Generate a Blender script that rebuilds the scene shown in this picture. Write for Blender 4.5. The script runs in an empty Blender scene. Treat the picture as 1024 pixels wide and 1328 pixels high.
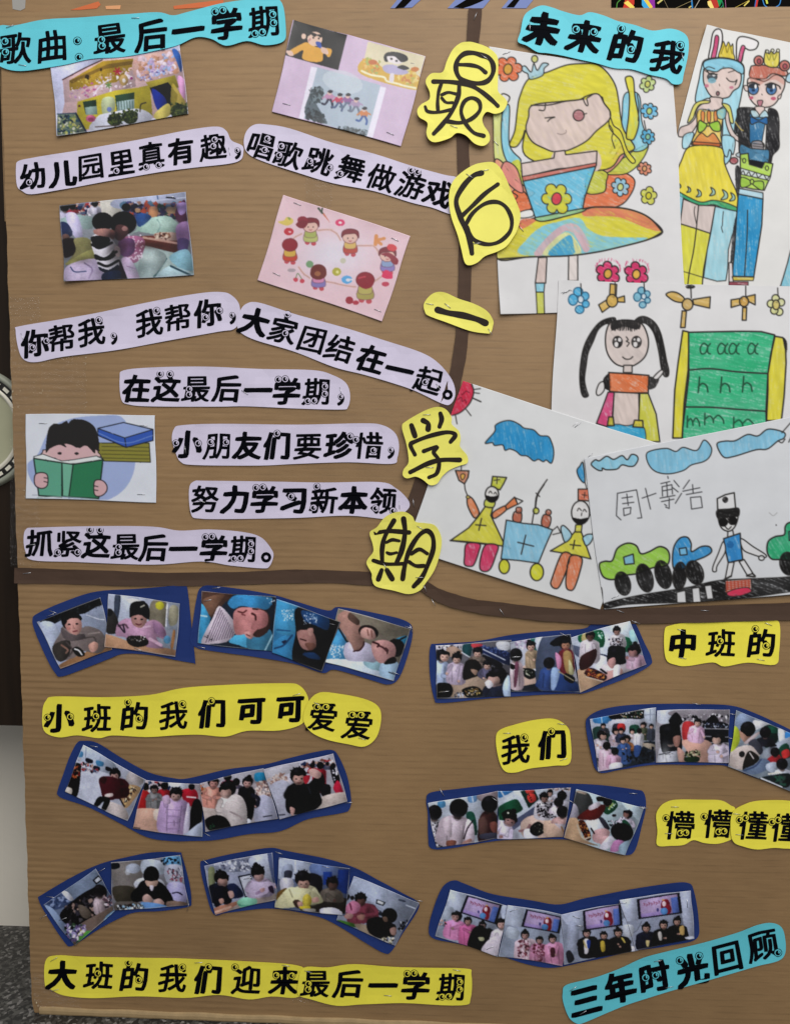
import bpy, math, random
import numpy as np
from mathutils import Matrix, Vector
from mathutils.geometry import delaunay_2d_cdt

# ------------------------------------------------------------------ camera, light, exposure
scene = bpy.context.scene
COL = scene.collection
FPX = 1000.0                      # focal length in photo pixels (photo 1024 x 1328)
PITCH, YAW, ROLL = math.radians(5.0), math.radians(2.0), math.radians(0.7)
CAM_R = (Matrix.Rotation(YAW, 3, 'Z') @ Matrix.Rotation(math.pi/2 - PITCH, 3, 'X') @ Matrix.Rotation(ROLL, 3, 'Z'))
DIST = 1.0
RN = np.array(CAM_R)
def ray(px, py):
    px = np.asarray(px, float); py = np.asarray(py, float)
    d = np.stack([(px - 512)/FPX, -(py - 664)/FPX, -np.ones_like(px)], -1)
    return d @ RN.T
_d = ray(54, 1314)
CAM_Z = float(-_d[2]/_d[1]*DIST)
CAM_P = np.array([0.0, -DIST, CAM_Z])
def at(px, py, y=0.0):
    """point of the plane at depth y that the photograph shows at pixel px, py"""
    d = ray(px, py)
    t = (y + DIST)/d[..., 1]
    return CAM_P + d*t[..., None] if np.ndim(t) else CAM_P + d*float(t)
def bp(px, py, h):
    """point at height h (metres) in front of the board, over board spot (px, py)"""
    p = np.array(at(px, py))
    p[..., 1] = -np.asarray(h)
    return p

cam_d = bpy.data.cameras.new('camera')
cam = bpy.data.objects.new('camera', cam_d); COL.objects.link(cam)
cam.matrix_world = Matrix.Translation(CAM_P.tolist()) @ CAM_R.to_4x4()
cam_d.sensor_fit = 'VERTICAL'; cam_d.sensor_height = 36.0; cam_d.lens = 36.0*FPX/1328
cam_d.clip_start = 0.01; cam_d.clip_end = 60
scene.camera = cam

world = bpy.data.worlds.new('World'); scene.world = world; world.use_nodes = True
bg = world.node_tree.nodes['Background']
bg.inputs[0].default_value = (0.92, 0.95, 1.0, 1); bg.inputs[1].default_value = 0.42

def lamp(name, loc, target, size, sizey, power, colr):
    ld = bpy.data.lights.new(name, 'AREA'); ld.shape = 'RECTANGLE'; ld.size = size; ld.size_y = sizey
    ld.energy = power; ld.color = colr
    o = bpy.data.objects.new(name, ld); COL.objects.link(o); o.location = loc
    o.rotation_euler = (Vector(target) - Vector(loc)).to_track_quat('-Z', 'Y').to_euler()
    return o
lamp('window_light', (0.6, -1.65, 2.35), (-0.05, 0, 0.8), 2.2, 1.9, 56, (1.0, 0.975, 0.94))
scene.view_settings.view_transform = 'Standard'; scene.view_settings.look = 'None'
scene.view_settings.exposure = 0.0; scene.view_settings.gamma = 1.0

# ------------------------------------------------------------------ small helpers
rng = np.random.default_rng(7); random.seed(7)
def hexc(s):
    if not isinstance(s, str): return np.array(s, float)
    return np.array([int(s[i:i+2], 16) for i in (0, 2, 4)])/255.0
def lin(c):
    c = np.asarray(c, float)
    return np.where(c <= 0.04045, c/12.92, ((np.clip(c, 0, 1) + 0.055)/1.055)**2.4)
def tag(o, label=None, cat=None, group=None, kind=None):
    if label: o['label'] = label
    if cat: o['category'] = cat
    if group: o['group'] = group
    if kind: o['kind'] = kind
    return o
def mesh_obj(name, verts, faces, mats, parent=None, fmat=None, smooth=False, cols=None, origin=None):
    v = np.asarray(verts, float)
    org = v.mean(0) if origin is None else np.asarray(origin, float)
    me = bpy.data.meshes.new(name)
    v = v - org
    if isinstance(faces, np.ndarray):
        n, k = faces.shape
        me.vertices.add(len(v)); me.vertices.foreach_set('co', v.astype(np.float32).ravel())
        me.loops.add(n*k); me.loops.foreach_set('vertex_index', faces.astype(np.int32).ravel())
        me.polygons.add(n); me.polygons.foreach_set('loop_start', np.arange(0, n*k, k, dtype=np.int32))
        me.update(calc_edges=True); me.validate()
    else:
        me.from_pydata(v.tolist(), [], faces)
    for m in (mats if isinstance(mats, (list, tuple)) else [mats]): me.materials.append(m)
    if fmat is not None: me.polygons.foreach_set('material_index', np.asarray(fmat, np.int32))
    if smooth: me.polygons.foreach_set('use_smooth', np.ones(len(me.polygons), bool))
    if cols is not None:
        a = me.color_attributes.new('print', 'FLOAT_COLOR', 'POINT')
        c4 = np.ones((len(v), 4), np.float32); c4[:, :3] = cols
        a.data.foreach_set('color', c4.ravel())
    me.update()
    o = bpy.data.objects.new(name, me); COL.objects.link(o)
    if parent is not None:
        o.parent = parent; o.location = (org - world_loc(parent)).tolist()
    else:
        o.location = org.tolist()
    o['_w'] = org.tolist()
    return o
def world_loc(o): return np.array(list(o['_w']))
def box(x0, x1, y0, y1, z0, z1):
    v = [(x, y, z) for x in (x0, x1) for y in (y0, y1) for z in (z0, z1)]
    f = [(0,1,3,2), (4,6,7,5), (0,4,5,1), (2,3,7,6), (0,2,6,4), (1,5,7,3)]
    return v, f

# ------------------------------------------------------------------ materials
def mat(name, colr, rough=0.6, spec=0.4, noise=0.0, nscale=60, bump=0.0, bscale=400, metal=0.0, attr=False, stretch=None, coat=0.0):
    m = bpy.data.materials.new(name); m.use_nodes = True
    nt = m.node_tree; N = nt.nodes; L = nt.links
    b = N['Principled BSDF']
    b.inputs['Roughness'].default_value = rough; b.inputs['Metallic'].default_value = metal
    b.inputs['Specular IOR Level'].default_value = spec; b.inputs['Coat Weight'].default_value = coat
    tc = N.new('ShaderNodeTexCoord')
    mp = N.new('ShaderNodeMapping'); L.new(tc.outputs['Object'], mp.inputs[0])
    if stretch: mp.inputs['Scale'].default_value = stretch
    nz = N.new('ShaderNodeTexNoise'); nz.inputs['Scale'].default_value = nscale; nz.inputs['Detail'].default_value = 5
    L.new(mp.outputs[0], nz.inputs['Vector'])
    mr = N.new('ShaderNodeMapRange'); L.new(nz.outputs[0], mr.inputs[0])
    mr.inputs[1].default_value = 0.3; mr.inputs[2].default_value = 0.7
    mr.inputs[3].default_value = 1 - noise; mr.inputs[4].default_value = 1 + noise
    mx = N.new('ShaderNodeVectorMath'); mx.operation = 'SCALE'
    if attr:
        at_ = N.new('ShaderNodeAttribute'); at_.attribute_name = 'print'
        L.new(at_.outputs['Color'], mx.inputs[0])
    else:
        mx.inputs[0].default_value = tuple(lin(hexc(colr)))
    L.new(mr.outputs[0], mx.inputs['Scale']); L.new(mx.outputs[0], b.inputs['Base Color'])
    if bump:
        n2 = N.new('ShaderNodeTexNoise'); n2.inputs['Scale'].default_value = bscale; n2.inputs['Detail'].default_value = 3
        L.new(mp.outputs[0], n2.inputs['Vector'])
        bn = N.new('ShaderNodeBump'); bn.inputs['Strength'].default_value = bump; bn.inputs['Distance'].default_value = 0.001
        L.new(n2.outputs[0], bn.inputs['Height']); L.new(bn.outputs[0], b.inputs['Normal'])
    return m
M = {}
M['photo'] = mat('glossy_photo_print', None, 0.32, 0.5, 0.02, 40, 0.12, 60, attr=True)
M['draw'] = mat('drawing_paper', None, 0.8, 0.2, 0.035, 30, 0.5, 26, attr=True)
M['edge'] = mat('paper_edge', 'dcdcdc', 0.8)
M['lav'] = mat('lavender_card', 'd2cae0', 0.66, 0.3, 0.05, 30, 0.35, 30)
M['yel'] = mat('yellow_card', 'f2e64c', 0.62, 0.35, 0.05, 25, 0.4, 28)
M['yel2'] = mat('bright_yellow_card', 'ede66a', 0.62, 0.35, 0.05, 25, 0.4, 28)
M['cyan'] = mat('cyan_card', '62c9d8', 0.62, 0.35, 0.05, 25, 0.35, 28)
M['blue'] = mat('navy_blue_card', '1a3270', 0.6, 0.35, 0.06, 30, 0.2, 60)
M['brown'] = mat('dark_brown_crepe_paper', '4d3b30', 0.8, 0.25, 0.10, 60, 0.3, 120, stretch=(0.3, 1, 1))
M['ink'] = mat('black_printed_ink', '06070d', 0.8, 0.05, 0.1, 300)
M['marker'] = mat('black_marker_ink', '20170f', 0.6, 0.2, 0.25, 200)
M['steel'] = mat('staple_steel', 'c8c8cc', 0.3, 0.5, 0.05, metal=0.9)

def tape_mat():
    m = bpy.data.materials.new('clear_tape'); m.use_nodes = True
    nt = m.node_tree; N = nt.nodes; L = nt.links; N.remove(N['Principled BSDF'])
    tr = N.new('ShaderNodeBsdfTransparent'); tr.inputs[0].default_value = (1, 1, 1, 1)
    gl = N.new('ShaderNodeBsdfGlossy'); gl.inputs['Roughness'].default_value = 0.1
    ms = N.new('ShaderNodeMixShader'); ms.inputs[0].default_value = 0.045
    n2 = N.new('ShaderNodeTexNoise'); n2.inputs['Scale'].default_value = 55; n2.inputs['Detail'].default_value = 4
    tc = N.new('ShaderNodeTexCoord'); mp = N.new('ShaderNodeMapping'); mp.inputs['Scale'].default_value = (1.0, 1, 3.0)
    L.new(tc.outputs['Object'], mp.inputs[0]); L.new(mp.outputs[0], n2.inputs['Vector'])
    bn = N.new('ShaderNodeBump'); bn.inputs['Strength'].default_value = 0.9; bn.inputs['Distance'].default_value = 0.03
    L.new(n2.outputs[0], bn.inputs['Height']); L.new(bn.outputs[0], gl.inputs['Normal'])
    L.new(tr.outputs[0], ms.inputs[1]); L.new(gl.outputs[0], ms.inputs[2]); L.new(ms.outputs[0], N['Material Output'].inputs[0])
    return m
M['tape'] = tape_mat()

def cardboard_mat():
    m = bpy.data.materials.new('corrugated_cardboard'); m.use_nodes = True
    nt = m.node_tree; N = nt.nodes; L = nt.links; b = N['Principled BSDF']
    b.inputs['Roughness'].default_value = 0.55; b.inputs['Specular IOR Level'].default_value = 0.45
    tc = N.new('ShaderNodeTexCoord')
    def noise(scale, st, det=4):
        mp = N.new('ShaderNodeMapping'); mp.inputs['Scale'].default_value = st; L.new(tc.outputs['Object'], mp.inputs[0])
        n = N.new('ShaderNodeTexNoise'); n.inputs['Scale'].default_value = scale; n.inputs['Detail'].default_value = det
        L.new(mp.outputs[0], n.inputs['Vector']); return n
    n1 = noise(40, (0.6, 1, 4.0)); n2 = noise(3, (1, 1, 1)); n3 = noise(900, (1, 1, 1), 2)
    cr = N.new('ShaderNodeValToRGB'); e = cr.color_ramp.elements
    e[0].position = 0.15; e[0].color = (*lin(hexc('826544')), 1); e[1].position = 0.85; e[1].color = (*lin(hexc('9e7f58')), 1)
    ad = N.new('ShaderNodeMath'); ad.operation = 'MULTIPLY_ADD'; ad.inputs[1].default_value = 0.5
    L.new(n1.outputs[0], ad.inputs[0])
    a2 = N.new('ShaderNodeMath'); a2.operation = 'MULTIPLY'; a2.inputs[1].default_value = 0.35; L.new(n2.outputs[0], a2.inputs[0])
    a3 = N.new('ShaderNodeMath'); a3.operation = 'MULTIPLY_ADD'; a3.inputs[1].default_value = 0.15; L.new(n3.outputs[0], a3.inputs[0]); L.new(a2.outputs[0], a3.inputs[2])
    L.new(a3.outputs[0], ad.inputs[2]); L.new(ad.outputs[0], cr.inputs[0]); L.new(cr.outputs[0], b.inputs['Base Color'])
    n4 = noise(16, (0.8, 1, 9.0), 3); n5 = noise(7, (1, 1, .6), 5)
    mm = N.new('ShaderNodeMapRange'); L.new(n4.outputs[0], mm.inputs[0]); mm.inputs[1].default_value = .60; mm.inputs[2].default_value = .72; mm.inputs[3].default_value = 1; mm.inputs[4].default_value = .93
    m5 = N.new('ShaderNodeMapRange'); L.new(n5.outputs[0], m5.inputs[0]); m5.inputs[1].default_value = .3; m5.inputs[2].default_value = .7; m5.inputs[3].default_value = .9; m5.inputs[4].default_value = 1.08
    mu = N.new('ShaderNodeMath'); mu.operation = 'MULTIPLY'; L.new(mm.outputs[0], mu.inputs[0]); L.new(m5.outputs[0], mu.inputs[1])
    # flute lines 8.8 mm apart, faint and broken
    sx = N.new('ShaderNodeSeparateXYZ'); L.new(tc.outputs['Object'], sx.inputs[0]); nd = noise(2.2, (1, 1, 1), 3); nq = noise(30, (.9, 1, 1.6), 3)
    q1 = N.new('ShaderNodeMath'); q1.operation = 'MULTIPLY_ADD'; q1.inputs[1].default_value = .016; L.new(nd.outputs[0], q1.inputs[0]); L.new(sx.outputs[2], q1.inputs[2])
    q2 = N.new('ShaderNodeMath'); q2.operation = 'MULTIPLY'; q2.inputs[1].default_value = 2*math.pi/.0088; L.new(q1.outputs[0], q2.inputs[0])
    q3 = N.new('ShaderNodeMath'); q3.operation = 'SINE'; L.new(q2.outputs[0], q3.inputs[0])
    q4 = N.new('ShaderNodeMapRange'); L.new(q3.outputs[0], q4.inputs[0]); q4.inputs[1].default_value = .55; q4.inputs[2].default_value = 1
    q5 = N.new('ShaderNodeMapRange'); L.new(nq.outputs[0], q5.inputs[0]); q5.inputs[1].default_value = .42; q5.inputs[2].default_value = .66; q5.inputs[3].default_value = .015; q5.inputs[4].default_value = .17
    q6 = N.new('ShaderNodeMath'); q6.operation = 'MULTIPLY'; L.new(q4.outputs[0], q6.inputs[0]); L.new(q5.outputs[0], q6.inputs[1])
    q7 = N.new('ShaderNodeMath'); q7.operation = 'SUBTRACT'; q7.inputs[0].default_value = 1; L.new(q6.outputs[0], q7.inputs[1])
    q8 = N.new('ShaderNodeMath'); q8.operation = 'MULTIPLY'; L.new(mu.outputs[0], q8.inputs[0]); L.new(q7.outputs[0], q8.inputs[1]); mu = q8
    sc_ = N.new('ShaderNodeVectorMath'); sc_.operation = 'SCALE'; L.new(cr.outputs[0], sc_.inputs[0]); L.new(mu.outputs[0], sc_.inputs['Scale']); L.new(sc_.outputs[0], b.inputs['Base Color'])
    bn = N.new('ShaderNodeBump'); bn.inputs['Strength'].default_value = 0.3; bn.inputs['Distance'].default_value = 0.0008
    hs = N.new('ShaderNodeMath'); hs.operation = 'MULTIPLY_ADD'; hs.inputs[1].default_value = .15; L.new(n3.outputs[0], hs.inputs[0]); L.new(n1.outputs[0], hs.inputs[2])
    L.new(hs.outputs[0], bn.inputs['Height']); L.new(bn.outputs[0], b.inputs['Normal'])
    return m
M['card'] = cardboard_mat()

# ------------------------------------------------------------------ curves in photo pixels
def nums(s):
    if isinstance(s, str):
        a = np.array([float(t) for t in s.replace(',', ' ').split()])
    else: a = np.asarray(s, float).ravel()
    return a.reshape(-1, 2)
def catmull(p, closed=True, n=6):
    p = np.asarray(p, float)
    if len(p) < 3: return p
    if closed: q = np.vstack([p[-1], p, p[0], p[1]])
    else: q = np.vstack([2*p[0]-p[1], p, 2*p[-1]-p[-2]])
    out = []
    for i in range(1, len(q)-2):
        p0, p1, p2, p3 = q[i-1], q[i], q[i+1], q[i+2]
        for k in range(n):
            t = k/n
            out.append(0.5*((2*p1) + (-p0+p2)*t + (2*p0-5*p1+4*p2-p3)*t*t + (-p0+3*p1-3*p2+p3)*t**3))
    if not closed: out.append(p[-1])
    return np.array(out)
def poly_dist(P, poly):
    """distance of points to a closed polyline"""
    d = np.full(len(P), 1e9)
    for a, b in zip(poly, np.roll(poly, -1, 0)):
        ab = b - a; L2 = (ab**2).sum() + 1e-9
        t = np.clip(((P - a) @ ab)/L2, 0, 1)
        d = np.minimum(d, np.hypot(*(P - a - t[:, None]*ab).T))
    return d
def inside(P, poly):
    r = np.zeros(len(P), bool); x, y = P[:, 0], P[:, 1]
    for (x1, y1), (x2, y2) in zip(poly, np.roll(poly, -1, 0)):
        if y1 == y2: continue
        c = ((y1 > y) != (y2 > y)) & (x < (x2-x1)*(y-y1)/(y2-y1) + x1)
        r ^= c
    return r
def lown(P, s=0.03, seed=0.0):
    x, y = P[..., 0]*s, P[..., 1]*s
    return 0.5 + 0.25*(np.sin(1.7*x + seed) + np.sin(1.3*y + 0.7*x + 2.1*seed + 1) * np.cos(0.9*y - 1.1*seed))

# ------------------------------------------------------------------ the print canvas (flat print only, in photo pixels)
_NZ = rng.random((256, 256))
def _sn(x, y):
    x = x % 256; y = y % 256
    i = x.astype(int); j = y.astype(int); fx = x - i; fy = y - j
    i %= 256; j %= 256; i1 = (i+1) % 256; j1 = (j+1) % 256
    return (_NZ[j, i]*(1-fx)*(1-fy) + _NZ[j, i1]*fx*(1-fy) + _NZ[j1, i]*(1-fx)*fy + _NZ[j1, i1]*fx*fy)
class Canvas:
    S = 2
    def __init__(s, quad, base='e9e9ea', pad=3, soft=False):
        s.soft = soft
        q = np.asarray(quad, float)
        s.q = q; s.x0, s.y0 = np.floor(q.min(0)) - pad; x1, y1 = np.ceil(q.max(0)) + pad
        s.x0 = max(s.x0, -60); s.y0 = max(s.y0, -40); x1 = min(x1, 1100); y1 = min(y1, 1380)
        s.w = int((x1 - s.x0)*s.S); s.h = int((y1 - s.y0)*s.S)
        s.a = np.zeros((s.h, s.w, 3)) + hexc(base)
        s.v = (0.0, 0.0, 1.0)
    def view(s, x, y, k): s.v = (x, y, k); return s
    def T(s, p):
        p = nums(p); x, y, k = s.v
        return np.stack([(x + p[:, 0]*k - s.x0)*s.S, (y + p[:, 1]*k - s.y0)*s.S], 1)
    def _bb(s, P, m):
        x0 = max(int(P[:, 0].min() - m), 0); x1 = min(int(P[:, 0].max() + m) + 2, s.w)
        y0 = max(int(P[:, 1].min() - m), 0); y1 = min(int(P[:, 1].max() + m) + 2, s.h)
        return (x0, x1, y0, y1) if x1 > x0 and y1 > y0 else None
    def _poly(s, P, c, h=None, hs=1.0, al=1.0, grad=None):
        b = s._bb(P, 1)
        if b is None: return
        x0, x1, y0, y1 = b
        X = np.arange(x0, x1) + .5; mk = np.zeros((y1-y0, x1-x0), bool)
        for (ax, ay), (bx, by) in zip(P, np.roll(P, -1, 0)):
            if ay == by: continue
            lo, hi = (ay, by) if ay < by else (by, ay)
            r0 = max(int(math.ceil(lo - .5)), y0); r1 = min(int(math.ceil(hi - .5)), y1)
            if r1 <= r0: continue
            Y = np.arange(r0, r1) + .5
            xi = ax + (bx-ax)*(Y-ay)/(by-ay)
            mk[r0-y0:r1-y0] ^= X[None, :] < xi[:, None]
        al_ = mk*al
        cc = hexc(c)
        sub = s.a[y0:y1, x0:x1]
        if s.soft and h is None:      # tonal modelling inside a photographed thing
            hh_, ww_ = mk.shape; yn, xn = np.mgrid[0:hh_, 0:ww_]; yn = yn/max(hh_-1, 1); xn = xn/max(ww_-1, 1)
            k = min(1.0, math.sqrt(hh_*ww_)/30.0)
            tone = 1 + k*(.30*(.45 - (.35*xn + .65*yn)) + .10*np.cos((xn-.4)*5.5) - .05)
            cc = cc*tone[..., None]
        if h is not None:
            YY, XX = np.mgrid[y0:y1, x0:x1]
            t = math.radians(h); u = (XX*math.cos(t) + YY*math.sin(t)); w = (-XX*math.sin(t) + YY*math.cos(t))
            n = 0.65*_sn(u*0.05 + 40, w*0.62) + 0.35*_sn(u*0.3, w*0.3 + 9)
            al_ = al_*np.clip(1.0 - hs*1.75*np.clip(n - 0.55, 0, 1), 0.25, 1)*(1 - .22*hs*_sn(XX*.018 + 3, YY*.022 + w*.01)**2)
            cc = cc*(0.94 + 0.12*_sn(u*0.04+7, w*0.2))[..., None]
        s.a[y0:y1, x0:x1] = sub*(1-al_[..., None]) + cc*al_[..., None]
    def F(s, p, c, h=None, o=0, oc='2c2a28', sm=1, hs=1.0, al=1.0):
        P = s.T(p)
        if sm: P = catmull(P, True, 6)
        s._poly(P, c, h, hs, al)
        if o: s._line(np.vstack([P, P[:1]]), oc, o)
        return s
    def E(s, x, y, rx, ry, c, h=None, rot=0, o=0, oc='2c2a28', hs=1.0, al=1.0):
        t = np.linspace(0, 2*np.pi, 25)[:-1]; r = math.radians(rot)
        px, py = rx*np.cos(t), ry*np.sin(t)
        P = s.T(np.stack([x + px*math.cos(r) - py*math.sin(r), y + px*math.sin(r) + py*math.cos(r)], 1))
        s._poly(P, c, h, hs, al)
        if o: s._line(np.vstack([P, P[:1]]), oc, o)
        return s
    def G(s, x, y, rx, ry, c, al=.5):
        """soft round tone"""
        P = s.T([x-rx*2, y-ry*2, x+rx*2, y+ry*2]); b = s._bb(P, 0)
        if b is None: return s
        x0, x1, y0, y1 = b; q = P.mean(0); k = s.v[2]*s.S
        YY, XX = np.mgrid[y0:y1, x0:x1]
        a = (al*np.exp(-(((XX-q[0])/(rx*k))**2 + ((YY-q[1])/(ry*k))**2)))[..., None]
        s.a[y0:y1, x0:x1] = s.a[y0:y1, x0:x1]*(1-a) + hexc(c)*a
        return s
    def _line(s, P, c, w, al=1.0):
        b = s._bb(P, w*s.S)
        if b is None: return
        X0, X1, Y0, Y1 = b
        cov = np.zeros((Y1-Y0, X1-X0)); hw = w*s.S/2
        for a, e in zip(P[:-1], P[1:]):
            x0 = max(int(min(a[0], e[0]) - hw - 1), X0); x1 = min(int(max(a[0], e[0]) + hw + 2), X1)
            y0 = max(int(min(a[1], e[1]) - hw - 1), Y0); y1 = min(int(max(a[1], e[1]) + hw + 2), Y1)
            if x1 <= x0 or y1 <= y0: continue
            YY, XX = np.mgrid[y0:y1, x0:x1] + .5
            ab = e - a; L2 = (ab**2).sum() + 1e-9
            t = np.clip(((XX-a[0])*ab[0] + (YY-a[1])*ab[1])/L2, 0, 1)
            d = np.hypot(XX-a[0]-t*ab[0], YY-a[1]-t*ab[1])
            sl = cov[y0-Y0:y1-Y0, x0-X0:x1-X0]
            np.maximum(sl, np.clip(hw - d + .5, 0, 1), out=sl)
        cov = cov[..., None]*al
        s.a[Y0:Y1, X0:X1] = s.a[Y0:Y1, X0:X1]*(1-cov) + hexc(c)*cov
    def L(s, p, c='2c2a28', w=1.2, sm=1, al=1.0):
        P = s.T(p)
        if sm and len(P) > 2: P = catmull(P, False, 6)
        s._line(P, c, w, al); return s
    def scrib(s, p, c, n, w=0.7, seed=1, ln=10):
        """short crayon hairs round a polygon"""
        P = catmull(s.T(p), True, 6); r = np.random.default_rng(seed)
        for k in range(n):
            q = P[r.integers(len(P))]; a = r.uniform(-1.9, -1.1)
            d = np.array([math.cos(a), math.sin(a)])*ln*s.S*r.uniform(.4, 1)
            s._line(np.array([q, q+d*.6]), c, w, .6)
    def speck(s, poly, cols, n, size, seed=0, asp=1.0):
        """clutter of small blobs inside a polygon"""
        P = s.T(poly); r = np.random.default_rng(seed); lo, hi = P.min(0), P.max(0); k = 0
        n = int(n*2.2); size = max(size*s.v[2]*1.35, .8)
        while k < n:
            q = r.uniform(lo, hi, (n, 2)); q = q[inside(q, P)]
            if not len(q): break
            for c in q:
                if k >= n: break
                k += 1; t = np.sort(r.uniform(0, 2*np.pi, 6)); rr = size*s.S*r.uniform(.45, 1.35)
                pp = np.stack([c[0] + asp*rr*np.cos(t), c[1] + rr*np.sin(t)], 1)
                s._poly(pp, cols[r.integers(len(cols))])
        return s
    def blur(s, n=1):
        for _ in range(n):
            a = s.a; p = np.pad(a, ((1, 1), (0, 0), (0, 0)), 'edge'); a = (p[:-2] + 2*a + p[2:])/4
            p = np.pad(a, ((0, 0), (1, 1), (0, 0)), 'edge'); s.a = (p[:, :-2] + 2*a + p[:, 2:])/4
        return s
    def photo(s, seed=0, amp=0.07, bl=1, tint=None):
        r = np.random.default_rng(seed)
        YY, XX = np.mgrid[0:s.h, 0:s.w].astype(float)
        o = r.uniform(0, 200, 8)
        n = (_sn(XX*.11+o[0], YY*.11+o[1]) - .5)*1.2 + (_sn(XX*.3+o[2], YY*.3+o[3]) - .5)*.9 + (_sn(XX*.03+o[6], YY*.03+o[7]) - .5)
        # small camera-like waviness so that edges inside the picture are not ruler-drawn
        dx = ((_sn(XX*.22+o[4], YY*.22+o[5])-.5)*2.6).astype(int); dy = ((_sn(XX*.2+o[5], YY*.24+o[2])-.5)*2.6).astype(int)
        s.a = s.a[np.clip(YY.astype(int)+dy, 0, s.h-1), np.clip(XX.astype(int)+dx, 0, s.w-1)]
        s.blur(bl)
        fine = (_sn(XX*.55+o[1], YY*.55+o[0]) - .5) + .8*(_sn(XX*.2+o[3], YY*.8+o[6]) - .5)
        big = _sn(XX*.05+o[2], YY*.05+o[7]) - .5
        s.a = s.a*(1 + amp*.7*n[..., None] + amp*2.0*big[..., None] + amp*1.1*fine[..., None]) + amp*.12*(n[..., None])
        if amp > .03:
            m_ = s.a.mean((0, 1)); s.a = m_ + (s.a - m_)*1.18; s.a = np.clip(s.a, 0, 1)**1.12
            s.a = s.a*.85 + .15*s.a.mean(-1, keepdims=True); s.a = s.a*np.array([.985, .985, 1.02])
        s.a += r.normal(0, .012, s.a.shape)
        s.a = np.clip(s.a, 0.015, .97); return s
    def sample(s, P):
        x = np.clip((P[:, 0]-s.x0)*s.S - .5, 0, s.w-1.001); y = np.clip((P[:, 1]-s.y0)*s.S - .5, 0, s.h-1.001)
        i = x.astype(int); j = y.astype(int); fx = (x-i)[:, None]; fy = (y-j)[:, None]; a = s.a
        return a[j, i]*(1-fx)*(1-fy) + a[j, i+1]*fx*(1-fy) + a[j+1, i]*(1-fx)*fy + a[j+1, i+1]*fx*fy

# ------------------------------------------------------------------ builders of the paper things
def vw(v, p):
    p = nums(p).astype(float)
    return p*v[2] + np.array([v[0], v[1]])
def staple(parent, x, y, ang, Hf, ln=10.0):
    a = math.radians(ang); dx, dy = math.cos(a)*ln/2, math.sin(a)*ln/2
    h = float(Hf(np.array([[x, y]]))[0]) + 0.0005
    p0 = bp(x-dx, y-dy, h); p1 = bp(x+dx, y+dy, h)
    d = (p1-p0); d = d/np.linalg.norm(d); up = np.array([0, -1.0, 0]); s_ = np.cross(d, up); r = 0.00035
    pts = [p0 - up*0.0010, p0 + up*0.0002, p1 + up*0.0002, p1 - up*0.0010]
    vs = []; fs = []
    for k, q in enumerate(pts):
        t = d if k in (1, 2) else up
        for c in range(6):
            an = c*math.pi/3
            ax2 = up if k in (1, 2) else d
            vs.append(q + r*(math.cos(an)*s_ + math.sin(an)*ax2))
    for k in range(3):
        for c in range(6):
            fs.append((k*6+c, k*6+(c+1) % 6, k*6+6+(c+1) % 6, k*6+6+c))
    fs += [tuple(range(6)), tuple(range(18, 24))]
    return mesh_obj('staple', vs, fs, M['steel'], parent, smooth=True)

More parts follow.
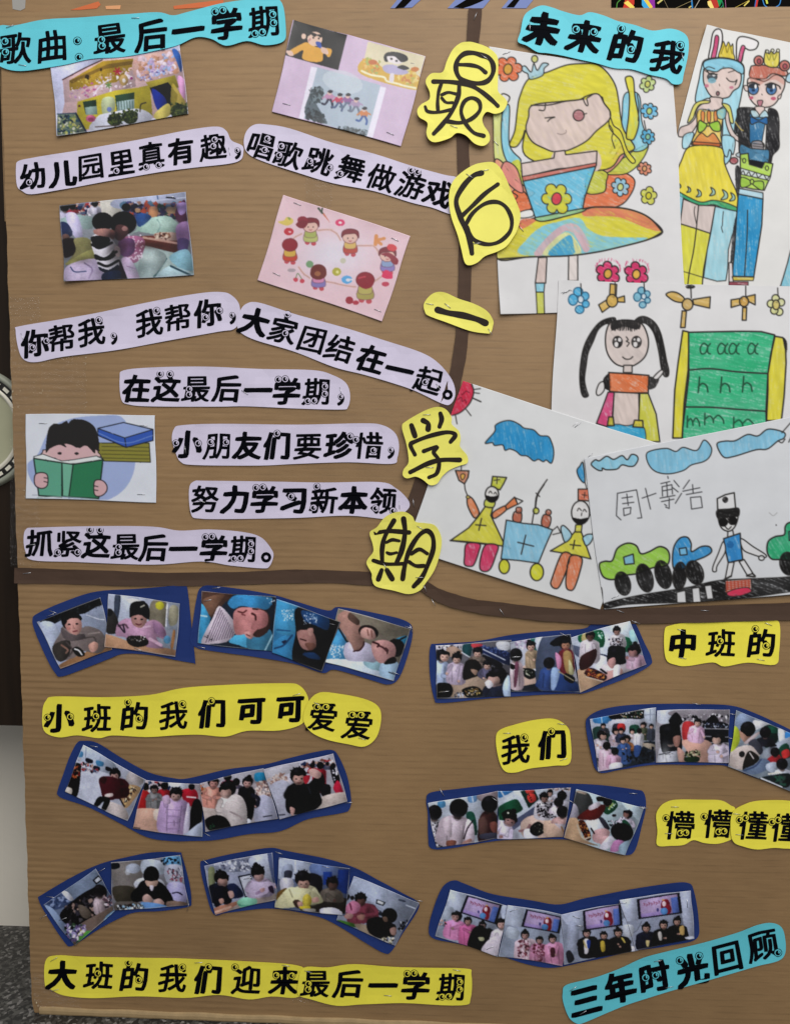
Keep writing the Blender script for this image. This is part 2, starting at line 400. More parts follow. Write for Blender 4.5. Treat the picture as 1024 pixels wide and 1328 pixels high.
def quad_print(name, label, cat, quad, canvas, z, material='photo', lifts=(0, 0, 0, 0), group=None, step=1.0, bow=0.0006, staples=(), parent=None, keep=None):
    q = np.asarray(quad, float); TL, TR, BR, BL = q
    w = max(np.hypot(*(TR-TL)), np.hypot(*(BR-BL))); h = max(np.hypot(*(BL-TL)), np.hypot(*(BR-TR)))
    nx, ny = int(w/step)+2, int(h/step)+2
    U, V = np.meshgrid(np.linspace(0, 1, nx), np.linspace(0, 1, ny))
    U = U.ravel(); V = V.ravel()
    def uvpx(U, V):
        e = 0.6*np.sin(V*7+TL[0])*(1 if material == 'photo' else 1.5)
        P = (TL[None]*((1-U)*(1-V))[:, None] + TR[None]*(U*(1-V))[:, None] + BR[None]*(U*V)[:, None] + BL[None]*((1-U)*V)[:, None])
        P[:, 1] += 0.7*np.sin(U*5+TL[1]); P[:, 0] += e
        return P
    P = uvpx(U, V)
    sd = TL[0]*.37 + TL[1]*.11
    def Huv(U, V, P):
        e = np.minimum(np.minimum(U, 1-U)*w, np.minimum(V, 1-V)*h)
        ed = np.exp(-e/7.0)
        hh = z + bow*lown(P, .045, sd) + (0.0008 if material == 'photo' else 0.0004)*ed*lown(P, .09, sd+2)
        for k, (cu, cv) in enumerate(((0, 0), (1, 0), (1, 1), (0, 1))):
            if lifts[k]:
                dd = np.hypot((U-cu)*w, (V-cv)*h)
                hh = hh + lifts[k]*np.exp(-(dd/22.0)**2)
        return hh
    hh = Huv(U, V, P)
    verts = bp(P[:, 0], P[:, 1], hh)
    ii = np.arange(nx*ny).reshape(ny, nx)
    faces = np.stack([ii[:-1, :-1], ii[1:, :-1], ii[1:, 1:], ii[:-1, 1:]], -1).reshape(-1, 4)
    ok = (P[:, 0] > -25) & (P[:, 0] < 1050)
    fk = ok[faces].all(1)
    if keep is not None: fk &= keep(P[faces].mean(1))
    faces = faces[fk]
    cols = lin(canvas.sample(P))*(0.92 if material == 'photo' else 0.85)
    # the cut edge: a skirt towards the board
    bd = np.concatenate([ii[0, :], ii[1:, -1], ii[-1, -2::-1], ii[-2:0:-1, 0]])
    nb = len(bd); sk = verts[bd].copy(); sk[:, 1] += 0.0003
    skc = np.full((nb, 3), .75) if material == 'draw' else cols[bd]
    n0 = len(verts)
    a = np.arange(nb); b = (a+1) % nb
    if keep is None:
        sf = np.stack([bd[a], bd[b], n0+b, n0+a], 1)
        sf = sf[ok[bd[a]] & ok[bd[b]]]
        faces = np.vstack([faces, sf])
    verts = np.vstack([verts, sk]); cols = np.vstack([cols, skc])
    used = np.zeros(len(verts), bool); used[faces.ravel()] = True
    remap = np.cumsum(used) - 1
    o = mesh_obj(name, verts[used], remap[faces], M[material], parent, smooth=True, cols=cols[used])
    tag(o, label, cat, group)
    Hf = lambda Q: Huv(np.full(len(Q), .5), np.full(len(Q), .5), Q)
    for (x, y, an) in staples: staple(o, x, y, an, Hf)
    return o, Hf

def cutout(name, label, cat, px, material, z, lift=0.0016, group=None, n=5, grid=9.0, smooth=True, spots=None):
    lift = lift*.68
    if smooth:      # small snips of the scissors along the cut
        px = np.asarray(px, float); px = px + np.random.default_rng(int(px.sum()) % 997).normal(0, .45, px.shape)
    P = catmull(px, True, n) if smooth else np.asarray(px)
    keepx = (P[:, 0] > -60)
    lo, hi = P.min(0), P.max(0); sd = lo[0]*.3 + lo[1]*.7
    gx, gy = np.meshgrid(np.arange(lo[0]+grid/2, hi[0], grid), np.arange(lo[1]+grid/2, hi[1], grid))
    G = np.stack([gx.ravel(), gy.ravel()], 1)
    G = G[inside(G, P)]; G = G[poly_dist(G, P) > 3.0]
    allp = np.vstack([P, G])
    nP = len(P)
    edges = [(i, (i+1) % nP) for i in range(nP)]
    r = delaunay_2d_cdt([Vector(v) for v in allp], edges, [], 1, 1e-4)
    vo = np.array([tuple(v) for v in r[0]]); fo = [list(f) for f in r[2]]
    def Hf(Q):
        Q = np.asarray(Q, float); d = poly_dist(Q, P)
        hh = z + lift*np.exp(-d/5.0)*(0.15 + 0.85*lown(Q, .05, sd)) + 0.0004*lown(Q, .03, sd+1)
        for (sx, sy, sl, sr) in (spots or ()):
            hh = hh + sl*np.exp(-((Q[:, 0]-sx)**2 + (Q[:, 1]-sy)**2)/sr**2)
        return hh
    hv = Hf(vo); top = bp(vo[:, 0], vo[:, 1], hv)
    # image y runs down: orient faces towards the camera (-Y)
    f0 = fo[0]; a, b, c = top[f0[0]], top[f0[1]], top[f0[2]]
    if np.cross(b-a, c-a)[1] > 0: fo = [f[::-1] for f in fo]
    nv = len(top); bot = top.copy(); bot[:, 1] += 0.0004
    # boundary edges
    cnt = {}
    for f in fo:
        for i in range(len(f)):
            e = (f[i], f[(i+1) % len(f)]); cnt[tuple(sorted(e))] = cnt.get(tuple(sorted(e)), 0) + 1
    faces = list(fo)
    for f in fo:
        for i in range(len(f)):
            e = (f[i], f[(i+1) % len(f)])
            if cnt[tuple(sorted(e))] == 1: faces.append([e[1], e[0], nv+e[0], nv+e[1]])
    faces += [[nv+i for i in f[::-1]] for f in fo]
    o = mesh_obj(name, np.vstack([top, bot]), faces, M[material], smooth=False)
    tag(o, label, cat, group)
    return o, Hf

_glyph = {}
def glyph(ch):
    if ch in _glyph: return _glyph[ch]
    cu = bpy.data.curves.new('glyph', 'FONT'); cu.body = ch; cu.size = 1; cu.resolution_u = 3
    o = bpy.data.objects.new('glyph', cu); COL.objects.link(o)
    dg = bpy.context.evaluated_depsgraph_get(); ev = o.evaluated_get(dg); me = ev.to_mesh()
    v = np.array([p.co[:2] for p in me.vertices]); f = [list(p.vertices) for p in me.polygons]
    ev.to_mesh_clear(); bpy.data.objects.remove(o); bpy.data.curves.remove(cu)
    _glyph[ch] = (v, f); return _glyph[ch]
def ink(ch):
    v, f = glyph(ch); A = 0; cnt = {}
    for q in f:
        p = v[q]; A += abs(np.sum(p[:, 0]*np.roll(p[:, 1], -1) - p[:, 1]*np.roll(p[:, 0], -1)))/2
        for i in range(len(q)):
            e = tuple(sorted((q[i], q[(i+1) % len(q)]))); cnt[e] = cnt.get(e, 0) + 1
    return A, sum(np.hypot(*(v[a]-v[b])) for (a, b), n in cnt.items() if n == 1)
# the round "eye" dots of the lettering, in em units from the lower left corner
EYES = {'学': [(.22, .78), (.45, .80)], '期': [(.78, .55), (.78, .30), (.20, .04), (.42, .06)], '最': [(.27, .36), (.27, .17)],
 '的': [(.30, .86), (.66, .30)], '我': [(.83, .75)], '们': [(.50, .80)], '小': [(.12, .42), (.88, .42)], '这': [(.28, .88), (.62, .88)],
 '班': [(.47, .45)], '爱': [(.30, .68), (.58, .70)], '来': [(.24, .56), (.76, .56)], '光': [(.20, .74), (.80, .74)], '真': [(.28, .0), (.72, .0)],
 '趣': [(.60, .62), (.52, .40)], '懵': [(.05, .60), (.52, .12), (.70, .14)], '懂': [(.05, .55), (.24, .62)], '朋': [(.25, .50), (.78, .50)],
 '惜': [(.06, .58), (.66, .22)], '紧': [(.16, .08), (.84, .10)], '领': [(.26, .12), (.86, .04)], '歌': [(.22, .60), (.22, .28)], '你': [(.42, .24), (.92, .40)],
 '家': [(.52, .95), (.60, .30)], '唱': [(.66, .66), (.66, .26)], '跳': [(.22, .30), (.92, .25)], '舞': [(.20, .12)], '游': [(.40, .88), (.62, .88)], '新': [(.26, .85), (.16, .12)],
 '习': [(.42, .50)], '时': [(.24, .42), (.55, .42)], '顾': [(.90, .05)], '迎': [(.10, .80)], '爱.': [], '珍': [(.90, .70)], '起': [(.42, .3)], '幼': [(.36, .18)], '里': [(.3, .1)], '：': [(.25, .66), (.25, .06)]}
def character(parent, ch, cx, cy, size, rot, Hf, matcol, r=0.032, wob=0.0):
    v, f = glyph(ch)
    a = math.radians(rot); ca, sa = math.cos(a), math.sin(a); size = size*.97
    ctr = np.array([.5, .38]); small = ch in '，。：'
    if small: ctr = (v.min(0)+v.max(0))/2
    V = []; Fc = []; mi = []; lv = []
    ar, pe = ink(ch); k_ = min(1.3, max(.5, (.49 - ar)/(pe*.033))) if not small else 1.0
    rx, ry = r*1.3*min(k_, 1.15), r*.95*min(k_, 1.15)
    es = 1.0
    eyes = EYES.get(ch, [])
    if ch == '：':
        md = v[:, 1].mean(); eyes = [tuple((v[v[:, 1] > md].min(0)+v[v[:, 1] > md].max(0))/2), tuple((v[v[:, 1] < md].min(0)+v[v[:, 1] < md].max(0))/2)]
    if ch == '，': eyes = [((v[:, 0].min()+v[:, 0].max())/2, v[:, 1].max()-.05)]; es = .8
    def put(vv, ff, m, level):
        n0 = sum(len(q) for q in V); V.append(vv); lv.append(np.full(len(vv), level))
        for q in ff: Fc.append([i+n0 for i in q]); mi.append(m)
    if not small:   # round the bold stroke: print the same glyph shape shifted round a small circle
        vw_ = v.copy(); x_, y_ = v[:, 0] - .5, v[:, 1] - .38
        vw_[:, 0] = .5 + x_*(.97 - .10*y_) + .022*np.sin(5.0*y_ + 1.0) + .05*y_
        vw_[:, 1] = .38 + y_*.97 + .030*np.cos(3.6*x_) - .02 + .03*x_
        for k, (kx, ky) in enumerate(((-1, -1), (0, -1), (1, -1), (1, 0), (1, 1), (0, 1), (-1, 1), (-1, 0))):
            put(vw_ + np.array([(kx*.88 + .45*ky*.6)*rx, (ky*.88 - .2*kx)*ry]), f, 0, k*.8)
    else:
        for k in range(6):
            t = k*math.pi/3; put(v + r*.9*np.array([math.cos(t), math.sin(t)]), f, 0, k)
    t = np.linspace(0, 2*np.pi, 13)[:-1]; disc = np.stack([np.cos(t), np.sin(t)], 1)
    for (ex, ey) in eyes:
        e = np.array([ex, ey])
        put(disc*.128*es + e, [list(range(12))], 0, 8)
        put(disc*.108*es + e, [list(range(12))], 1, 10)
        put(disc*.078*es + e + [-.004, -.006], [list(range(12))], 0, 12)
        put(disc*np.array([.022, .046]) + e + [.030, .012], [list(range(12))], 1, 14)
    vv = np.vstack(V) - ctr; lv = np.concatenate(lv)
    # the lettering swells a little to the right and bottom like soft poster lettering
    X = vv[:, 0]*size; Y = -vv[:, 1]*size
    px = cx + X*ca - Y*sa; py = cy + X*sa + Y*ca
    # the print lies on the local plane of the card
    g = np.linspace(-.5, .5, 7)*size*(.45 if small else 1); gx, gy = [q.ravel() for q in np.meshgrid(g, g)]
    Q = np.stack([cx + gx*ca - gy*sa, cy + gx*sa + gy*ca], 1); hq = Hf(Q)
    A = np.stack([Q[:, 0]-cx, Q[:, 1]-cy, np.ones(len(Q))], 1); cf = np.linalg.lstsq(A, hq, rcond=None)[0]
    res = np.percentile(hq - A @ cf, 92)
    h = cf[0]*(px-cx) + cf[1]*(py-cy) + cf[2] + res + 0.0001 + lv*0.000016
    pts = bp(px, py, h)
    g = [list(q) for q in Fc]
    q = g[0]; a_, b_, c_ = pts[q[0]], pts[q[1]], pts[q[2]]
    return mesh_obj('punctuation' if small else 'character', pts, g, [M['ink'], matcol], parent, fmat=mi)
def caption(label, v, outline, material, chars, size, rot, z, group, staples=(), lift=0.0016, cat='paper caption', r=0.032, spots=None):
    o, Hf = cutout('paper_caption', label, cat, vw(v, outline), material, z, lift, group, spots=spots)
    for c in chars:
        ch, x, y = c[:3]
        p = vw(v, [x, y])[0]
        rr = c[3] if len(c) > 3 else rot
        character(o, ch, p[0], p[1], size, rr, Hf, M[material], r)
    for (x, y, an) in staples:
        staple(o, x, y, an, Hf)
    return o, Hf
def ribbon_verts(P, w, Hf, lvl, k0, dz=1.2e-6):
    w = w*1.22
    """flat marker stroke with round ends"""
    P = catmull(P, False, 7) if len(P) > 2 else np.linspace(P[0], P[1], 9)
    d = np.gradient(P, axis=0); d /= np.hypot(*d.T)[:, None] + 1e-9
    n = np.stack([-d[:, 1], d[:, 0]], 1)
    m = len(P); ww = w/2*(1 + .10*np.sin(np.arange(m)*.45 + P[0, 0]))
    L, R = P + n*ww[:, None], P - n*ww[:, None]
    tip = lambda c, dd, nn, r: [c + r*(math.cos(t)*nn + math.sin(t)*dd) for t in np.linspace(0, math.pi, 7)]
    c1 = tip(P[-1], d[-1], n[-1], ww[-1]); c0 = tip(P[0], -d[0], -n[0], ww[0])
    vs = np.vstack([L, R, c1, c0])
    fs = [[i, i+1, m+i+1, m+i] for i in range(m-1)] + [list(range(2*m, 2*m+7)), list(range(2*m+7, 2*m+14))]
    hh = Hf(vs) + lvl + np.concatenate([np.arange(m), np.arange(m), np.full(7, m), np.full(7, 0)])*dz
    return bp(vs[:, 0], vs[:, 1], hh), [[q+k0 for q in f] for f in fs]
def marker_sign(label, v, outline, strokes, z, staples=(), lift=0.003, spots=None):
    o, Hf = cutout('paper_character_cutout', label, 'paper character', vw(v, outline), 'yel2', z, lift, 'big yellow hand-lettered characters', spots=spots)
    for k, (w, st) in enumerate(strokes):
        vs, fs = ribbon_verts(vw(v, st), w*v[2], Hf, 0.00025 + k*0.00004, 0)
        mesh_obj('brush_stroke', vs, fs, M['marker'], o)
    for (x, y, an) in staples: staple(o, x, y, an, Hf)
    return o
# ================================================================== the setting
WALL_Y = 0.19
def simple(name, v, f, m, kind=None, label=None, cat=None, parent=None, **k):
    o = mesh_obj(name, v, f, m, parent, **k); return tag(o, label, cat, None, kind)
M['wall'] = mat('pale_grey_wall_paint', 'f3ebdb', 0.6, 0.3, 0.03, 6, 0.2, 80)
M['skirt'] = mat('black_skirting_gloss', '1d1d1e', 0.25, 0.5, 0.1, 10)
M['wood'] = mat('dark_brown_wood', '22180f', 0.6, 0.2, 0.25, 14, 0.1, 60, stretch=(6, 1, .4))

def terrazzo():
    m = bpy.data.materials.new('dark_terrazzo'); m.use_nodes = True
    nt = m.node_tree; N = nt.nodes; L = nt.links; b = N['Principled BSDF']; b.inputs['Roughness'].default_value = 0.35
    tc = N.new('ShaderNodeTexCoord'); vo = N.new('ShaderNodeTexVoronoi'); vo.inputs['Scale'].default_value = 230
    nz = N.new('ShaderNodeTexNoise'); nz.inputs['Scale'].default_value = 120; L.new(tc.outputs['Object'], nz.inputs['Vector'])
    ad = N.new('ShaderNodeVectorMath'); ad.operation = 'MULTIPLY_ADD'; ad.inputs[1].default_value = (.006, .006, .006)
    L.new(nz.outputs['Color'], ad.inputs[0]); L.new(tc.outputs['Object'], ad.inputs[2]); L.new(ad.outputs[0], vo.inputs['Vector'])
    sp = N.new('ShaderNodeSeparateColor'); L.new(vo.outputs['Color'], sp.inputs[0])
    cr = N.new('ShaderNodeValToRGB'); e = cr.color_ramp.elements; cr.color_ramp.interpolation = 'CONSTANT'
    e[0].color = (.02, .02, .02, 1); e[1].position = .45; e[1].color = (.055, .053, .05, 1)
    k = e.new(.7); k.color = (.09, .088, .08, 1); k = e.new(.88); k.color = (.2, .19, .18, 1)
    L.new(sp.outputs[0], cr.inputs[0]); L.new(cr.outputs[0], b.inputs['Base Color'])
    return m
M['terr'] = terrazzo()
v, f = box(-3, 3, -3, WALL_Y + .1, -0.05, 0); simple('floor', v, f, M['terr'], 'structure')
v, f = box(-3, 3, WALL_Y, WALL_Y + .1, 0, 2.6); simple('wall', v, f, M['wall'], 'structure')

# the dark wooden panel on the wall behind the board's left edge
PY = 0.02
pz = float(at(18, 941, PY)[2]); pr = float(at(60, 500, PY)[0])
root = bpy.data.objects.new('wooden_wall_panel', None); COL.objects.link(root)
root.location = (pr - .5, WALL_Y, pz); root['_w'] = list(root.location)
tag(root, 'dark brown wooden panel on the wall behind the cardboard board', 'wall panel')
x = pr
for k in range(9):
    v, f = box(x - .105, x - .0015 if k else x, PY, WALL_Y - .001, pz, 2.2)
    simple('panel_board', v, f, M['wood'], parent=root); x -= .105

# the round ornament hung at the left edge
M['drumrim'] = mat('grey_green_rim', '8e9182', 0.4, 0.5, 0.05, 30)
M['drumblk'] = mat('black_band', '15130f', 0.5); M['drumwht'] = mat('cream_dash', 'd5d0c0', 0.5)
M['drumin'] = mat('olive_disc', 'a3a286', 0.55, 0.4, 0.06, 20)
c = at(-42, 556, 0.0); cx, cz = float(c[0]), float(c[2]); RR = 0.080
def lathe(prof, n=72):
    vs = []; fs = []; m = len(prof)
    for i in range(n):
        t = 2*math.pi*i/n
        for (r, y) in prof: vs.append((cx + r*math.cos(t), y, cz + r*math.sin(t)))
    for i in range(n):
        for j in range(m-1):
            a = i*m+j; b = ((i+1) % n)*m+j
            fs.append((a, a+1, b+1, b))
    return vs, fs
y0 = PY - .0005
droot = bpy.data.objects.new('round_ornament', None); COL.objects.link(droot); droot.location = (cx, y0, cz); droot['_w'] = [cx, y0, cz]
tag(droot, 'round green ornament with a black and white dashed rim at the left edge', 'wall ornament')
v, f = lathe([(.0005, y0-.003), (.045, y0-.0035), (.058, y0-.005)]); simple('centre_disc', v, f, M['drumin'], parent=droot, smooth=True)
v, f = lathe([(.058, y0-.005), (.060, y0-.0075), (.062, y0-.008), (.064, y0-.0062)]); simple('inner_ring', v, f, M['drumwht'], parent=droot, smooth=True)
v, f = lathe([(.064, y0-.0062), (.074, y0-.0055)]); simple('dark_band', v, f, M['drumblk'], parent=droot, smooth=True)
v, f = lathe([(.074, y0-.0055), (.0765, y0-.0080), (.0800, y0-.0070), (.082, y0)]); simple('rim', v, f, M['drumrim'], parent=droot, smooth=True)
dash = None
for k in range(30):
    t0 = 2*math.pi*k/30; dt = .062
    vs = []
    for t in (t0-dt, t0, t0+dt):
        for r in (.0668, .0715): vs.append((cx + r*math.cos(t), y0-.0068, cz + r*math.sin(t)))
    simple('dash', vs, [(0, 1, 3, 2), (2, 3, 5, 4)], M['drumwht'], parent=droot)

# ------------------------------------------------------------------ the cardboard board
bx0 = float(at(21, 640)[0]); bx1 = float(at(1180, 640)[0]); bz1 = float(at(512, 13)[2])
TH = 0.014
bxt = float(at(3, 130)[0]); bxb = float(at(40, 1250)[0])
def board():
    nz_, nx_ = 1250, 46
    Z = np.linspace(0.0006, bz1, nz_); X = np.linspace(0, 1, nx_)
    Xg, Zg = np.meshgrid(X, Z)
    ph = 2*np.pi*Zg/0.0088 + 2.2*np.sin(Zg*9) + .5*np.sin(Xg*5 + Zg*3)
    RG = rng.random((170, 18)); gz = Zg/bz1*168; gx = Xg*16; iz = gz.astype(int); ix = gx.astype(int); fz = gz-iz; fx = gx-ix
    row = RG[iz, ix]*(1-fz)*(1-fx) + RG[iz+1, ix]*fz*(1-fx) + RG[iz, ix+1]*(1-fz)*fx + RG[iz+1, ix+1]*fz*fx
    leftness = np.clip(1.15 - Xg*2.1, .08, 1)*np.clip(1.5 - Zg*.8, .35, 1)*.8
    amp = 0.00018*(.25 + 1.3*row)*leftness*(.5 + .8*np.sin(Xg*17 + Zg*23)**2)
    H = amp*np.sin(ph) + 0.00014*(row-.5)*leftness
    xl = bxb + (bxt - bxb)*Z/bz1 + 0.0004*np.sin(Z*61) + 0.0003*np.sin(Z*173)
    xl = xl + 0.004*np.clip(1 - Z/.02, 0, 1)**2           # worn bottom corner
    Xw = xl[:, None] + (bx1 - xl[:, None])*X[None]**1.0
    zw = Zg.copy(); zw[-1] += 0.0006*np.sin(X*40); 
    front = np.stack([Xw, -H, zw], -1).reshape(-1, 3)
    ii = np.arange(nx_*nz_).reshape(nz_, nx_)
    f = np.stack([ii[:-1, :-1], ii[:-1, 1:], ii[1:, 1:], ii[1:, :-1]], -1).reshape(-1, 4)
    bd = np.concatenate([ii[0, :], ii[1:, -1], ii[-1, -2::-1], ii[-2:0:-1, 0]])
    nb = len(bd); bk = front[bd].copy(); bk[:, 1] = TH; n0 = len(front); a = np.arange(nb); b = (a+1) % nb
    dup = front[bd].copy(); nd = n0 + nb      # own vertices for the sides: a crisp cut edge
    f2 = np.stack([nd+b, nd+a, n0+a, n0+b], 1)
    vs = np.vstack([front, bk, dup, [[bxb, TH+.0001, 0], [bx1, TH+.0001, 0], [bx1, TH+.0001, bz1], [bxt, TH+.0001, bz1]]])
    n1 = n0+2*nb
    f3 = np.array([[n1, n1+3, n1+2, n1+1]])
    o = mesh_obj('cardboard_board', vs, np.vstack([f, f2, f3]), M['card'], smooth=True)
    tag(o, 'large upright brown corrugated cardboard board carrying all the papers', 'display board')
    return o
board_o = board()
# the folded cardboard lip along the bottom edge
P_ = np.linspace(0, 1, 80); lip = []; prof = [(-.0004, .010), (-.0026, .0092), (-.0036, .0065), (-.0036, .0025), (-.0028, .0004), (.002, .0004), (.002, .010)]
for k, t in enumerate(P_):
    x = bxb + .012 + (bx1 - bxb - .013)*t
    for (yy, zz) in prof: lip.append((x, yy + .0003*math.sin(k*1.7), zz*(1 + .06*math.sin(k*.9))))
n_ = len(prof); fl = [(k*n_+j, k*n_+(j+1) % n_, (k+1)*n_+(j+1) % n_, (k+1)*n_+j) for k in range(79) for j in range(n_)]
fl += [tuple(range(n_)), tuple(range(79*n_, 80*n_))]
M['lip'] = mat('cardboard_fold', 'a58c66', .6, .4, .12, 60, .2, 200)
simple('folded_lip', lip, fl, M['lip'], parent=board_o, smooth=False)

# a second cardboard sheet stands behind, above the board's top edge
UY = .0152
v, f = box(bx0 - .012, bx1 + .05, UY, UY + .004, bz1 - .25, bz1 + .30)
o = simple('cardboard_sheet', v, f, M['card'], label='second cardboard sheet showing above the top edge of the board', cat='cardboard sheet')
def up(px, py, h): 
    p = np.array(at(px, py, .0152)); p[..., 1] = UY - h; return p
def flat_poly(name, px, m, label, cat, h=.0004, v=None, group=None, parent=None, thick=.0003):
    P = nums(px) if v is None else vw(v, px)
    n = len(P); a = up(P[:, 0], P[:, 1], np.full(n, h)); 
    if isinstance(a, np.ndarray): a[:, 1] = UY - h
    b = a.copy(); b[:, 1] += thick
    fs = [list(range(n)), list(range(2*n-1, n-1, -1))] + [[i, n+i, n+(i+1) % n, (i+1) % n] for i in range(n)]
    o = mesh_obj(name, np.vstack([a, b]), fs, m, parent); return tag(o, label, cat, group)
M['orange'] = mat('orange_paper', 'c9683a', .7); M['peach'] = mat('peach_paper', 'd79b6c', .7)
M['peri'] = mat('periwinkle_paper', '6f7fb4', .7); M['blk'] = mat('black_scratch_paper', '0c0a09', .9, .04)
M['grey'] = mat('silver_foil', 'a9a6a0', .3, metal=.3)
flat_poly('paper_scrap', '92 13 105 9 128 2 131 6 126 11 104 13', M['orange'], 'small orange paper scrap above the blue song title', 'paper scrap')
flat_poly('paper_scrap', '137 8 157 7 156 12 138 12', M['peach'], 'short peach paper scrap right of the orange scrap', 'paper scrap')
flat_poly('paper_scrap', '225 8 262 3 290 0 290 6 262 10 226 12', M['orange'], 'long thin orange paper scrap at the top near the title end', 'paper scrap', h=.0005)
flat_poly('foil_scrap', '16 -4 34 -4 33 11 27 14 17 12', M['grey'], 'crumpled silver foil scrap at the top left corner', 'foil scrap')
for k, (pp, qq) in enumerate([('506 11 520 -6 552 -6 534 10', '512 11 527 -6 540 -6 524 10'), ('580 11 596 -6 640 -6 626 11', '588 10 604 0 640 -6 622 3 610 8 600 11'),
                   ('650 11 664 -6 696 -6 682 11', '656 10 668 -3 678 -6 672 2 666 10')]):
    o = flat_poly('paper_shape', pp, M['peri'], ['leftmost periwinkle paper shape with a black stripe above the board edge',
        'wide periwinkle paper shape with a curved black stripe above the dark ribbon', 'periwinkle paper shape with a black stripe left of the blue heading'][k], 'paper shape', h=.0006)
    flat_poly('stripe', qq, M['blk'], None, None, h=.0009, parent=o, thick=.0002)
so = flat_poly('scratch_drawing', '792 11.5 792 -20 1060 -20 1060 15.5 1024 15', M['blk'], 'black scratch drawing with rainbow lines at the top right', 'drawing', h=.0006)
vv = (780, 0, .2383)
SC = [('c0392b', '130 -20 175 -20 175 20 165 52 110 52 118 30'), ('e8d060', '118 18 160 52 175 52 176 40 140 5'), ('3aa0d8', '215 -20 285 -20 288 0 262 52 230 50 216 30'),
      ('8a2f9a', '240 -10 285 -10 288 52 275 52 240 12'), ('e0c24a', '225 0 240 -12 275 40 262 52'), ('b0342a', '590 -20 620 -20 640 30 620 56 596 56 572 20'), ('e8d27a', '572 10 590 5 612 56 596 57 575 30'),
      ('1e8a4a', '620 -10 650 -20 652 10 636 40'), ('c0342a', '835 -10 850 -10 838 60 822 58'), ('d8c8c0', '822 58 826 38 838 44 836 60')]
for k, (cc, pp) in enumerate(SC):
    if ('sc'+cc) not in M: M['sc'+cc] = mat('scratch_'+cc, cc, .8, .1)
    flat_poly('colour_patch', pp, M['sc'+cc], None, None, h=.0008 + k*.00003, v=vv, parent=so, thick=.0002)
SL = [('8a7a5a', '335 0 360 52', 2), ('c9c070', '300 22 328 0', 9), ('2a7ab8', '486 0 490 54', 8), ('9a8a60', '395 50 470 15 490 8', 2), ('c0b060', '470 46 484 36', 7), ('b8b0a0', '500 52 530 0', 3),
      ('c070a0', '668 0 672 54', 2), ('4a8a4a', '655 20 660 54', 3), ('c8b050', '705 54 760 25 800 4', 2), ('d0c060', '770 36 798 8', 7), ('2a5a9a', '835 -5 828 40', 6), ('3a80c0', '870 0 880 30 900 44 930 46 960 30 970 0', 5),
      ('c8d050', '890 0 896 24', 10), ('4a8a3a', '78 50 82 20 100 2', 5), ('b0b070', '975 52 1010 50', 5), ('208060', '640 50 655 30 650 10', 4)]
for k, (cc, pp, w) in enumerate(SL):
    if ('sc'+cc) not in M: M['sc'+cc] = mat('scratch_'+cc, cc, .8, .1)
    P = vw(vv, pp); P = catmull(P, False, 5) if len(P) > 2 else P
    d = np.gradient(P, axis=0); d /= np.hypot(*d.T)[:, None]; n_ = np.stack([-d[:, 1], d[:, 0]], 1)*w*vv[2]/2
    q = np.vstack([P+n_, (P-n_)[::-1]])
    mm = len(P); a = up(q[:, 0], q[:, 1], .001); a[:, 1] = UY - .0012 - k*.00003
    mesh_obj('coloured_line', a, [[i, i+1, 2*mm-2-i, 2*mm-1-i] for i in range(mm-1)], M['sc'+cc], so)

# ------------------------------------------------------------------ clear tape on the board
def tape(px0, px1, py0, py1, label, wrap=False):
    xs = np.linspace(px0, px1, 9); ys = np.linspace(py0, py1, int((py1-py0)/5)+2)
    X, Y = np.meshgrid(xs, ys); h = 0.00062 + 0.00012*np.sin(Y*.7) + .0001*np.sin(Y*.23+X*.2)
    vs = bp(X.ravel(), Y.ravel(), h.ravel()); ii = np.arange(X.size).reshape(X.shape)
    f = np.stack([ii[:-1, :-1], ii[1:, :-1], ii[1:, 1:], ii[:-1, 1:]], -1).reshape(-1, 4)
    o = mesh_obj('clear_tape', vs, f, M['tape'], smooth=True); tag(o, label, 'clear tape', 'strips of clear tape'); return o
M['glint'] = mat('tape_edge_glint', 'b9a98c', .14, .9, .05, coat=.8)  # pale glossy colour standing in for glints along the crinkled tape edges
def glint_beads(parent, spots):  # small added lumps that imitate the dotted highlights on the tape
    vs = []; fs = []
    for (x, y, r) in spots:
        c_ = bp(x, y, .0010); n0 = len(vs); rx, rz = r*.0007*random.uniform(.4, 1), r*.0008*random.uniform(.6, 1.9); tl = random.uniform(-.6, .6)
        vs.append(c_ + np.array([0, -.0009*r, 0]))
        for k in range(8):
            t = k*math.pi/4; a, b = rx*math.cos(t), rz*math.sin(t); vs.append(c_ + np.array([a*math.cos(tl)-b*math.sin(tl), .0003, a*math.sin(tl)+b*math.cos(tl)]))
        fs += [(n0, n0+1+k, n0+1+(k+1) % 8) for k in range(8)]
    o = mesh_obj('tape_glint_beads', vs, fs, M['glint'], parent, smooth=True); o['kind'] = 'stuff'
def vline(x, y0, y1, p=.75, r=.8, st=8.6):
    return [(x + random.uniform(-1, 1), y + random.uniform(-1.2, 1.2), r*random.uniform(.4, 1.1)) for y in np.arange(y0, y1, st) if random.random() < p*.7]
t1 = tape(14, 52, 385, 735, 'clear shiny tape strip along the upper left edge of the board')
glint_beads(t1, vline(52, 385, 480, .8) + vline(15, 390, 735, .7, .8) + vline(20, 400, 735, .5, .6, 14) + vline(27, 390, 735, .5, .7, 17) + [(17, 508, 1.4), (22, 512, 1.2), (27, 507, 1.2), (17, 529, 1.7), (24, 528, 1.4), (25, 635, 1.3), (32, 636, 1.3)])
t2 = tape(54, 112, 455, 640, 'clear tape patch behind the picture of the reading boy')
glint_beads(t2, vline(112.5, 458, 535, .9, .9, 7) + [(54, 510, 1.3), (56, 507, 1)])
t3 = tape(396, 430, 228, 290, 'short clear tape strip above the pink picture of dancing children')
